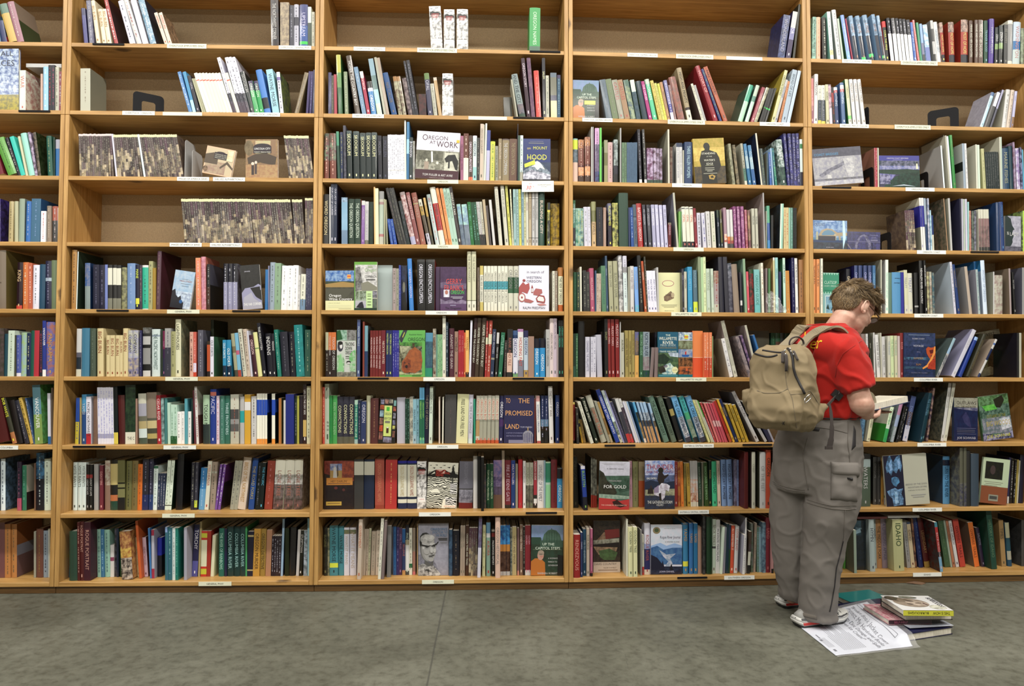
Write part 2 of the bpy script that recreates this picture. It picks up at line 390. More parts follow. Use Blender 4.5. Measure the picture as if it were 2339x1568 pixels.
# ---------------------------------------------------------------- cover designs: percent of width / height from the top left
# R x y w h col   O x y rx ry col   P col x,y ...   T x y h maxw col TEXT (C)   L x y h maxw col TEXT (left)   ~ second tone, ^ woodcut
ART = {
'sky': 'R 0 0 100 75 46a~cde|R 0 75 100 25 ba2~664|L 30 12 10 60 223 ALL|L 8 28 11 88 334 ACES',
'tan': 'T 50 55 3 60 543 ALASKA|R 40 58 22 26 653',
'litho': 'R 4 4 92 92 cb9|R 5 52 70 44 a87~ba8|P 654 0,30 28,20 45,30 45,62 0,62|P 654 55,70 78,45 100,66 100,74 78,56 58,76|R 30 18 44 24 323|O 52 19 16 5 323|T 52 25 4.5 40 ccb LIGHTHOUSES AND|T 52 31 4.5 40 ccb LIFE-SAVING ON THE|T 52 37 4.5 40 ccb OREGON COAST|R 74 4 22 40 ddb~cb8|O 8 82 8 10 543~a86',
'mill': 'R 0 0 100 100 a85~865|R 30 4 60 34 bb8~ca8|O 10 22 14 20 875~653|P 975 78,0 92,0 96,40 76,40|P 543 5,48 30,38 65,36 96,46 92,68 45,60 8,64|R 0 66 100 34 b96~a75|R 18 66 8 26 433|R 28 62 7 28 544|O 22 63 5 4 dcb|O 32 60 4 4 dcb|R 24 18 56 18 323|O 52 18 26 7 323|T 52 24 6 50 eee LINCOLN CITY|T 52 33 3.6 52 ddc TWENTY MIRACLE MILES',
'river': 'R 0 0 100 100 222~333|P 99b 0,62 18,52 62,50 88,44 100,48 100,58 55,60 74,74 100,82 100,100 0,100|P aab 10,72 50,62 60,75 100,90 100,100 0,100|P 222 45,52 95,50 98,74 70,72|T 36 14 3 30 ccd JOHN DANIEL|T 52 88 7 92 eee THE FAR CORNER',
'street': 'R 0 0 100 62 9bd~bcd|R 0 55 100 45 cde~89b|P 223 0,56 14,50 22,66 34,72 46,66 52,80 64,84 64,100 0,100|O 50 82 8 5 26a|T 60 27 4.5 66 a54 MAIN STREET|R 40 22 40 .8 789|R 36 34 50 .8 789|R 44 40 34 .8 789|R 50 60 26 .8 789',
'forest': 'R 0 0 100 80 132~353|R 0 80 100 20 ddc|T 55 90 6 70 333 THE C',
'work': 'R 0 0 100 42 dde|L 12 19 15 14 523 O|L 26 17 10 50 523 REGON|L 30 26 8 16 523 AT|L 46 32 15 50 523 WORK|T 80 38 2.5 30 988 1859-2009|R 0 40 100 42 665~bba|R 2 41 60 20 776~443|R 66 43 31 38 bba~ddc|P 222 66,56 74,48 90,46 98,60 97,80 92,78 84,60 70,64|R 75 50 4 26 333|P ddd 34,42 38,42 40,64 36,66|R 20 64 10 16 a98|O 25 61 3 3 ccb|R 46 68 10 10 887|O 50 66 3 3 ddc|R 0 81 100 19 523|T 52 91 5.5 70 ddd TOM FULLER & ART AYRE|T 50 97.5 2 66 baa FOREWORD BY GOVERNOR|R 92 15 7 6 eb2',
'hood': 'R 0 0 100 100 348|R 0 55 100 30 457~346|P 9ab~345 0,76 20,68 40,54 52,52 70,60 100,80 100,100 0,100|P ddd 30,66 44,54 52,52 62,56 80,72 62,68 52,74 42,66|P dde~346 0,84 30,72 60,78 100,84 100,96 0,96|R 0 95 100 5 223|R 20 10 56 .6 cc9|L 14 25 7 20 dc7 on|L 36 25 8 52 dd5 MOUNT|T 50 42 15 74 dd4 HOOD|R 16 46 68 .7 cc8|P de3 4,60 42,50 44,60 6,68|T 24 62 2.5 30 564 AUTOGRAPHED|R 24 6 50 .5 aab',
'wine': 'R 0 0 100 30 26b~9bd|R 0 27 100 10 342~453|P a84 0,34 60,28 100,32 100,44 0,46|R 0 42 100 36 443~554|P 554 0,46 100,46 60,78 0,78|R 76 10 13 10 ea3|R 76 13 13 3 d42|L 12 66 8 70 eee Oregon|L 12 75 8 82 eee Wine Country|R 0 76 100 24 dda|L 10 83 2.5 60 886 WINE IN THE VALLEY|R 10 88 80 .6 cca|R 10 92 80 .6 cca|R 46 96 44 1 aa8',
'companion': 'R 0 0 100 6 6a3|R 0 5 4 95 6a3|R 4 6 96 52 aaa~ddd|P 555~999 4,12 24,10 36,40 36,58 4,60|P 887 30,44 60,40 100,52 100,58 34,62|L 46 20 8 50 7a5 Oregon|T 72 30 6 54 333 COMPANION|R 60 9 20 3 9a8|R 52 36 40 2 333|R 4 60 50 20 564~aba|R 52 60 28 36 bd9|R 80 60 20 14 99a~444|R 80 76 20 20 676~445|R 4 80 48 15 aab~bbb|P 223 8,94 24,84 36,82 42,92 42,96|R 0 95 100 5 243|R 58 66 16 1 453|R 58 70 16 1 453|R 58 76 16 1 453|R 58 82 16 1 453|R 58 88 16 1 453',
'plain': '', 'blueplain': 'R 30 14 60 1 357|R 20 25 70 1 357',
'lincoln': 'R 0 0 100 100 223~347|O 45 48 22 12 887|P 111 10,62 60,58 100,90 100,100 0,100',
'gerry': 'R 0 0 100 100 536~425|P 768~536 0,36 30,34 100,38 100,50 0,48|P 98a~657 0,72 20,78 40,74 62,80 80,74 100,78 100,90 0,90|P 647 0,84 100,84 100,100 0,100|T 52 32 14 62 d44 GERRY|T 52 47 15 76 d44 FRANK\'S|T 66 57 10 52 3c4 OREGON|R 13 52 22 17 ccd|O 24 58 6 5 b76|R 19 63 10 6 dde|R 40 68 48 1 ccd|R 48 71 36 1 ccd|R 38 87 22 1 bbd|T 50 93 6 62 324 The Oregonian',
'western': 'L 26 17 6.5 60 446 in search of|T 50 26 6.5 50 226 WESTERN|T 50 34 6.5 50 226 OREGON|T 50 92 6.5 74 446 RALPH FRIEDMAN|P b55 4,44 14,36 22,42 34,38 36,50 28,62 12,58 0,66 0,48|O 17 33 5 3 a44|P a44 41,48 44,42 47,48 47,60 41,60|P ddd 42,50 46,50 46,58 42,58|P b66 48,58 56,50 76,52 78,60 64,66 48,64|P a44 56,72 66,64 84,66 88,74 86,82 60,80|P ddd 60,72 67,67 81,69 84,75 82,79 63,77|O 10 70 12 10 b66|O 10 70 9 7.5 ddd|O 10 70 3 2.5 a44|P b66 20,72 34,74 50,78 40,82 18,80|P c88 60,84 80,82 92,86 70,88',
'tracking': 'R 0 0 100 100 ccc~bcb|R 0 0 52 22 acb~486|R 54 0 46 22 999~443|P 263 0,2 18,0 30,20 0,22|R 0 22 100 1 9a9|O 18 35 15 11 445|O 22 34 7 6 ddd|O 18 28 13 4 222|L 44 34 9 48 222 TRACKING|L 44 43 9 36 222 DOWN|L 44 52 9 44 222 OREGON|R 46 56 30 1.4 444|R 46 60 24 1 777|P 6a6~cdc 0,55 26,50 40,64 38,90 0,92|P 8c8 12,64 20,50 28,64 36,88 6,88|P 6b6~bcb 64,56 80,46 98,42 98,90 70,88|O 62 69 12 3 333|O 62 71 9 2 ccc|R 0 90 100 10 998~555',
'roadside': 'R 0 0 100 100 6b5|P 445 0,18 16,0 32,0 8,30|P cc4 12,14 20,4 22,5 14,16|T 64 9 3.5 50 253 Roadside History|T 66 19 9 66 243 OREGON|R 0 26 88 69 332~aa8|P 263~6a4 0,26 88,26 88,34 40,36 0,32|P bb9~776 2,34 46,34 30,44 6,50|P 653~332 50,28 60,28 62,46 52,46|P b63~953 8,84 12,66 24,58 38,44 60,36 84,46 90,66 84,84 62,92 40,90 20,92|P a52~733 12,70 30,60 44,64 46,80 34,92 18,90|O 22 70 2 1.6 222|O 38 72 2 1.6 222|O 28 78 5 3.5 322|P 9a6~cca 0,88 30,94 60,93 88,90 88,95 0,95|R 50 97 34 1 353',
'bike': 'O 35 16 22 9 333|O 35 16 19 7.8 bcb|P 333 30,10 60,6 62,8 33,12|L 50 66 4 46 333 PEDAL|L 50 72 4 46 333 THE|L 50 78 4 46 333 ROADS|R 50 84 30 8 565',
'brew': 'R 0 0 100 100 222|R 6 3 20 10 99b~445|R 30 2 22 10 b87~544|R 56 2 22 9 aa9~655|R 84 4 14 12 7aa|R 3 15 24 10 c63~833|R 3 27 22 14 9bc~567|R 3 44 22 14 a76~322|R 3 60 22 14 d52~522|R 3 76 22 16 b76~433|R 82 18 16 10 c65~432|R 82 32 16 12 99a~334|R 82 48 16 10 88a~332|R 82 60 16 8 cc6~554|R 82 72 16 14 a65~443|R 30 86 50 12 99b~544|R 29 16 46 68 cd7|R 42 19 18 9 4b3|T 52 34 7 40 336 OREGON|T 52 44 7 42 336 BREW TOUR|R 36 50 30 5 887|R 46 64 14 13 532|R 47 63 12 3 ddc',
'promised': 'L 6 16 12 15 ea6 TO|L 47 16 12 38 ea6 THE|L 4 42 12 92 ea6 PROMISED|L 4 70 12 48 ea6 LAND|T 74 66 4 40 bbd TOM MARSH|L 8 80 3 58 99c A HISTORY OF GOVERNMENT|L 8 86 3 52 99c AND POLITICS IN OREGON|O 80 84 17 11 99a|R 64 84 32 16 99a~88a|R 67 80 2 18 447|R 73 78 2 20 447|R 79 77 2 22 447|R 85 78 2 20 447|R 91 80 2 18 447|O 80 70 1.5 4 ca6|R 16 93 48 7 88a',
'darlin': 'R 0 0 100 42 722~a43|R 0 42 100 58 212~322|P 322 0,26 24,30 28,42 0,46|P b53~733 60,2 100,2 100,34 60,38|R 20 6 40 30 57b~bbc|R 20 20 40 16 b95|P ccc 32,14 40,12 44,36 30,36|P 543 44,10 46,8 48,30 44,34|R 8 35 88 15 c83|T 50 42 5.5 56 532 HEY DARLIN\'|R 14 46 74 1.2 754|R 7 84 52 8 ca4|R 12 87 42 1.4 863|O 40 56 6 3 733|O 66 60 5 3 633',
'namescover': 'R 0 0 100 20 eed|P 222 4,7 12,6 10,8|P 222 22,5 32,5 30,7|P 222 46,6 58,5 56,7|P 222 62,10 74,9 72,12|P 222 14,12 24,11 22,14|P 222 36,11 46,10 44,12|P 222 80,5 90,4 88,6|P 222 0,27 14,20 26,16 40,20 54,15 68,20 80,22 100,25 100,34 0,34|P eed 10,27 22,20 24,24|P eed 44,24 56,17 56,24|R 0 32 100 12 222^eed|P eed^222 0,36 20,34 44,40 66,36 84,38 84,46 0,46|P eed 24,48 46,42 60,50 78,48 60,56 30,54|R 0 44 100 12 eed^333|P 222^eed 4,56 30,50 50,60 76,56 76,70 40,64 10,66|P eed 8,62 34,58 44,66 62,68 40,76 20,72|R 0 66 100 14 eed^222|O 26 52 7 3 222|O 26 51 6 2 eed|O 42 50 6 3 222|O 42 49 5 2 eed|O 58 54 7 3 222|O 58 53 6 2 eed|P 222 82,6 84,6 88,14 86,14 92,24 88,23 94,34 85,32 85,44 82,44 82,32 74,35 80,24 76,25 81,15 79,15|R 76 44 22 24 222^eee|R 0 80 58 20 eed^222|R 60 76 38 22 222^eee|P eed 54,82 62,78 62,100 50,100|L 26 20 5.5 34 f43 OREGON|L 26 25 5.5 48 f43 GEOGRAPHIC|L 26 30 5.5 26 f43 NAMES|R 56 92 40 6 eed|T 76 95 3.5 36 e44 LEWIS MCARTHUR',
'doctor': 'R 0 0 100 100 99a~aab|P 778~99a 0,60 30,54 60,80 70,100 0,100|O 30 46 25 27 777|P 444~222 6,24 14,18 26,17 36,20 24,26 12,36 6,46 4,36|O 33 49 23 24 999|O 38 50 21 22 aaa|O 30 30 24 10 ccc~888|O 36 27 18 6 ddd~bbb|P bbb~ccc 12,34 22,28 30,34 24,46 14,50|O 46 40 9 4 ccc|O 28 42 10 5 bbb|R 18 41.5 18 1.2 444|O 28 44.5 8 4 999|O 28 44.5 5 2 555|O 29 44.5 1.8 1.5 222|O 52 43 6 3.4 999|O 52 43 4 1.8 555|O 53 43 1.6 1.4 222|P 333 6,38 14,40 36,43 38,40 38,42.5 36,45 14,43 6,41|P 333 44,42.5 60,38 66,34 67,36 60,41 44,44.5|R 38 41.5 8 1 444|O 44 51 5 6 bbb|P 777 40,55 48,57 47,59 41,58|O 54 52 5 4 bbb|O 28 54 9 5 aaa|P 444 34,61.5 44,61 54,59 54,60.5 44,63 35,63|P 888 36,64 48,63 46,66 38,67|O 42 69 9 4 aaa|P 666 22,70 40,76 50,72 48,82 30,84 20,78|P ccc~333 0,80 16,76 34,82 50,80 62,88 74,97 76,100 0,100|P 444~ddd 20,84 40,86 56,96 40,100 20,96|T 68 10 5.5 56 58b OREGON\'S|T 72 16 5.5 50 58b DOCTOR TO|T 76 22 5.5 38 58b THE WORLD|R 66 28 30 1.6 444|R 68 31 28 1.2 555|R 72 36 22 1 888',
'capitol': 'R 0 0 100 34 79b~89c|P 576~465 34,32 40,18 52,10 64,8 78,10 90,18 96,32|R 62 6 3 6 576|R 0 26 32 14 354|P 354 0,24 30,24 30,44 0,44|R 0 38 100 62 343~354|R 28 30 72 14 465|R 48 16 1 22 354|R 56 12 1 24 354|R 64 10 1 28 354|R 72 11 1 26 354|R 80 15 1 22 354|T 54 37 6 56 ded UP THE|T 52 45 6 86 ded CAPITOL STEPS|R 6 48 90 .6 897|P c72 0,72 12,66 30,66 44,74 46,100 0,100|O 30 60 10 9.5 c98|O 31 55 10 5.5 a98|O 33 62 5 2 c87|R 26 57 10 1 433|L 54 67 3.5 30 ccc A WOMAN\'S|L 54 74 3.5 40 ccc MARCH TO THE|L 54 81 3.5 42 ccc GOVERNORSHIP|T 54 95 4.5 66 ccc BARBARA ROBERTS|P 222 84,58 100,60 100,100 84,100',
'waters': 'R 0 0 100 100 a92~ca4|R 0 20 100 30 ca4~dc6|R 0 62 100 38 653~333|P 221 26,28 36,26 40,14 44,11 50,12 54,18 52,26 74,32 82,44 86,62 70,82 72,100 24,100 22,60 18,48|O 43 17 10 7.5 221|T 48 33 5 50 ddc STANDING|T 50 40 3 20 ccb AT THE|T 50 48 5 40 ddc WATER\'S|T 50 56 5 24 ddc EDGE|R 36 60 26 .7 aa8|R 34 65 30 1.2 bba|R 34 69 30 1.2 bba|R 40 72 18 1.2 bba|R 28 77 44 1.4 aa9|P b94 44,82 56,80 66,84 60,92 46,90|P 221 50,84 58,83 60,88 51,88',
'grail': 'O 46 27 27 8 b67|O 46 27 24.5 6.6 dda|P 754~986 26,60 58,46 70,54 72,64 40,72 28,70|O 66 56 8 6 ba8|T 48 56 4 30 432 THE GRAIL|R 14 80 72 1 aa8|R 18 83 66 1 aa8|R 26 86 48 1 aa8|T 50 95 3 44 997 BRIAN DOYLE',
'willamette': 'R 0 0 100 46 168|T 50 7 5 24 ded THE|T 50 14 8 88 eed WILLAMETTE|T 50 23 8 56 eed RIVER|T 50 29 5 82 bcc FIELD GUIDE|T 50 34 2.4 82 a96 OVER 50 MILES OF ADVENTURE|R 8 36 84 .6 997|T 50 43 4 88 ded TRAVIS WILLIAMS|R 0 46 100 48 354~685|P 9ab~cde 50,46 100,46 100,56 60,54|P 243~132 0,52 30,48 60,60 40,72 0,70|P 69a~ded 30,74 60,68 84,80 90,94 20,94|P 222~443 0,78 30,74 40,88 10,92|O 38 76 10 3 445~99a|O 84 84 15 7 dda|T 84 84 3 22 775 GUIDE|R 0 94 100 6 178|R 4 96.5 92 .8 7bc',
'river4': 'R 0 0 100 18 57a~dee|R 0 18 100 1 ccc|R 0 19 100 18 664~9a8|R 0 38 100 18 68b~bbb|P c33 46,44 56,42 56,52 46,52|P 26b 20,50 80,50 70,55 28,55|R 0 57 100 18 432~b74|R 0 76 100 18 433~d73|O 60 84 5 3 e63|R 0 94 100 6 178|R 42 6 26 9 dd3|R 42 9 26 3 d63',
'gold': 'R 0 0 100 30 ccd~bbc|R 6 4 80 .6 999|R 14 6 66 .6 999|T 52 15 3.2 60 555 R. GREGORY NOKES|P 576~354 0,34 30,30 100,29 100,80 0,80|P 443~221 0,18 14,24 26,40 50,52 60,66 40,74 0,72|P 465~243 40,38 100,34 100,60 70,66|P 798~aba 0,68 60,70 100,72 100,78 0,78|P c33 0,76 40,78 70,82 100,78 100,100 0,100|P 411 44,84 60,80 76,88 96,92 70,96 50,92|T 52 40 4 46 bbb MASSACRED|T 52 52 8 76 eee FOR GOLD|T 50 91 3 84 fcb THE CHINESE IN HELLS CANYON',
'thunder': 'R 0 0 100 40 68c~ccd|R 0 30 100 16 457~67a|P 235 0,44 20,40 60,46 100,42 100,66 0,60|P aa8~665 0,60 100,58 100,74 0,76|R 0 72 100 28 334~346|T 50 12 12 92 b33 THUNDER|T 24 23 5.5 40 a33 OVER THE|T 80 22 5.5 34 a33 OCHOCO|O 53 20 9 6 221|P 322 44,26 56,22 66,32 64,44 50,50 42,40|P 322 62,32 78,28 80,30 66,38|P dde~a9a 44,54 56,46 74,48 84,52 80,64 70,60 66,76 58,82 48,74 30,70 32,56|P 322 46,68 54,66 56,84 50,86|P 322 10,58 26,56 28,68 8,68|O 20 54 3 3 433|P 98a 30,58 46,50 46,66 30,66|T 22 36 4.5 34 eee GALE ONTKO|T 50 85 7 84 ddd THE GATHERING STORM|T 50 91 4.5 24 ddd VOLUME I',
'davis': 'R 0 0 100 80 322~543|P 865~b97 8,40 40,22 60,30 64,46 10,54|P 933 42,18 96,16 98,32 46,36|P 887~ccb 0,38 96,34 96,42 0,46|P 322 0,46 96,42 96,52 10,54|P b97~654 0,50 90,52 80,66 20,66|P 574~453 20,58 60,54 90,62 80,76 40,76 24,70|R 0 80 100 20 cba|L 2 86 5 84 433 DAVIS COUNTRY|T 62 91 3.4 56 543 NORTHWEST|R 18 95 72 1.2 865',
'rogue': 'R 0 0 100 42 dde~cde|O 18 11 12 7 986|O 18 10.5 7 4 564|T 60 7 2.2 56 999 WRITTEN JOURNAL|T 62 24 6.5 66 446 Rogue River Journal|T 68 34 3 50 888 A WINTER ALONE|P 9be 0,42 30,36 50,42 76,37 100,42 100,60 0,60|P 36a~58b 0,46 20,42 40,50 70,46 100,46 100,80 0,80|P ccd~79b 26,50 50,60 80,58 62,68 70,78 50,92 40,88 56,74 40,64|R 0 84 100 16 224~346|P 224 30,90 38,72 46,92|P 223 60,90 66,78 72,92|P 224 0,60 20,66 38,80 30,90 0,92|T 52 94 4 84 cce JOHN DANIEL',
'bridges': 'R 0 0 100 26 556~667|R 0 24 100 62 99a~bbb|L 4 19 7.5 60 49c COAST BRIDGES|L 6 31 4 14 bbb ALLEN|P 667~99a 10,72 30,56 66,36 74,34 74,42 42,60 16,78|P ccc~99a 62,30 82,28 84,60 80,90 72,90 66,60|P ccc 28,72 34,72 38,90 26,90|R 0 82 100 10 889~666|R 0 88 100 12 aab~ccc',
'coastmem': 'R 0 0 100 16 44a|T 46 8 4.5 70 ccd OREGON COAST MEMORIES|R 34 13 24 1.4 99c|R 0 16 100 28 345~88a|R 0 32 100 12 56a~aac|P 243~354 0,46 70,42 100,46 100,60 0,58|P 55a~99c 0,56 40,60 30,76 0,82|P 132~254 16,90 40,66 60,56 100,50 100,100 10,100|P ddb 92,24 95,24 97,42 91,42|R 92 20 3 5 332|R 0 60 26 30 447~aac|P cde 30,96 60,91 90,97 60,94',
'crossings': 'R 0 0 100 60 47b~9bd|L 6 20 12 30 235 CROSSINGS|R 30 2 34 2.4 bce|P a97 18,50 26,34 40,28 56,30 72,42 90,40 100,42 100,52 18,56|P 58a 26,48 34,37 44,33 56,35 66,45 66,50 28,52|R 10 40 6 38 aa8|R 62 46 6 30 ba8|P a97 74,48 80,52 82,74 78,74|R 0 68 100 12 247|R 0 76 100 24 334~456|T 50 93 3 60 ccd RICHARD SMITH|R 16 54 50 16 334|P bde 86,0 92,0 96,60 88,100',
'guide': 'R 0 0 100 100 446~559|P 88a~446 20,100 26,50 38,22 50,12 60,20 70,50 72,100 66,100 62,56 50,22 40,32 32,60 28,100|R 0 50 100 3 779|T 80 16 7 30 99c CROSSINGS|T 80 27 7 26 99c GUIDE|R 72 34 18 1.4 88a|R 70 40 22 6 88a|P 889 0,60 12,90 10,92 0,72|R 74 56 3 44 335',
'lady': 'R 0 0 100 100 99a~bbc|P 344 0,0 14,0 36,8 44,26 60,38 50,40 44,50 56,52 52,60 46,66 48,74 38,84 22,88 24,100 0,100|L 12 54 12 12 ccc N|L 30 56 12 56 ccc LADY|R 0 86 100 14 556~778',
'clatsop': 'R 0 0 100 48 397|P 9cb 0,0 8,6 16,0 24,6 32,0 40,6 48,0 56,6 64,0 72,6 80,0 88,6 96,0 100,2 100,0|P 9cb 0,46 8,52 16,46 24,52 32,46 40,52 48,46 56,52 64,46 72,52 80,46 88,52 96,46 100,48 100,52 0,52|T 46 23 9 78 bdc CLATSOP|T 44 32 5 80 bdc COUNTY, OREGON|R 8 42 70 2 186|R 0 52 100 48 8bb|R 14 56 70 44 cdd|R 18 58 62 42 69b~8bc|P 243 20,88 30,76 40,90|P 243 50,92 60,80 70,92',
'voyage': 'R 0 0 100 100 347~235|R 0 0 100 30 346~458|R 0 55 100 6 235~58a|R 0 66 100 5 458~235|R 0 76 100 6 235~468|R 0 87 100 6 347~234|R 14 4 68 1.6 78a|T 46 13 3.8 46 bbc ROBIN CODY|T 46 29 5 40 ccd VOYAGE|T 46 43 3 18 99b OF A|T 46 57 5 44 b97 SUMMER|T 46 71 5 20 b85 SUN|P c52 70,36 76,31 86,33 97,31 100,33 100,58 96,58 84,60 78,54 72,46|P 722 80,39 92,37 95,44 84,47|P 833 84,50 96,48 97,54 88,57|P e94 96,30 100,30 100,44 86,66 76,76 60,82 58,79 72,72 84,58 92,46|P c42~a32 78,70 90,60 100,58 100,82 88,82 74,80|T 48 90 2.6 72 88a CROSSING THE COLUMBIA',
'northwest': 'R 0 0 100 30 998~bba|T 62 8 8 40 444 WEST|L 62 28 7 22 332 GH|R 0 36 100 64 554~996|P 476~8a6 0,44 40,36 60,56 30,70 0,80|P 432~653 46,50 66,40 88,60 100,90 60,96 30,80|P aa8~887 0,84 40,80 70,92 40,100 0,100|R 84 84 12 9 bba',
'outlaws': 'R 0 0 100 22 aa9~887|T 52 11 9 84 433 OUTLAWS|T 50 20 5 84 543 ON THE BIG RIVER|R 0 24 100 76 236~225|P 447~336 34,44 50,32 66,48 74,72 44,58|P 99a~337 0,24 100,22 100,30 50,28|R 12 70 80 .8 779|R 12 74 76 1.4 667|R 12 78 76 1.4 667|R 12 83 80 .8 779|T 52 92 6 84 bbc JOE SCHWAB',
'woods': 'R 0 0 100 100 354~798|R 0 0 100 22 463~7a7|P 4a3~7c5 10,22 50,20 60,32 20,34|P 332 50,10 80,2 86,14 70,30 56,28|R 4 50 96 36 99a~466|P 336~aac 0,82 40,90 100,84 100,100 0,100|P dde~9aa 60,54 96,52 98,76 66,80|T 52 46 9 64 994 OUTLAWS OF THE|T 56 62 13 80 ba4 BIG WOODS|T 52 91 8 78 cc4 JOE SCHWAB',
'bridgegods': 'R 0 0 44 100 224|P 69c~234 8,12 12,2 16,0 22,14 30,4 38,0 40,10 42,22 38,34 34,26 28,36 20,30 16,40 10,32 6,34 4,22|P 9be~59c 12,16 18,8 20,28 14,30|P 9be~59c 32,10 38,6 38,26 33,28|P 59c~346 16,44 24,42 32,45 34,54 28,58 26,62 20,60 15,52|P 7ad~235 14,66 22,64 28,68 40,66 36,76 34,74 40,86 38,98 16,100 14,84 8,80 3,70|P ace~59c 20,70 26,72 28,94 20,96|T 72 59 3.8 50 999 BRIDGE OF THE GODS|T 74 65 3.8 44 999 MOUNTAINS OF FIRE|T 72 71 2.4 40 888 A RETURN TO THE GORGE|R 58 80 34 1.4 aaa|R 62 84 26 1.4 aaa',
'museum': 'R 0 62 100 38 953|R 10 8 66 38 222~332|O 38 26 10 10 544|R 10 52 70 1 998|R 14 56 60 1 998|R 10 60 50 1 998|R 30 80 36 14 998|R 34 83 28 7 555',
'columbia': 'R 0 0 100 100 234~122|R 0 0 60 30 245~467|P 8ab 0,22 50,16 60,24 10,28|T 40 16 4 50 9bc COLUMBIA',
}
ART['capsticker'] = ART['capitol']+'|R 44 54 42 10 de3|T 65 59 4 34 785 AUTOGRAPHED'
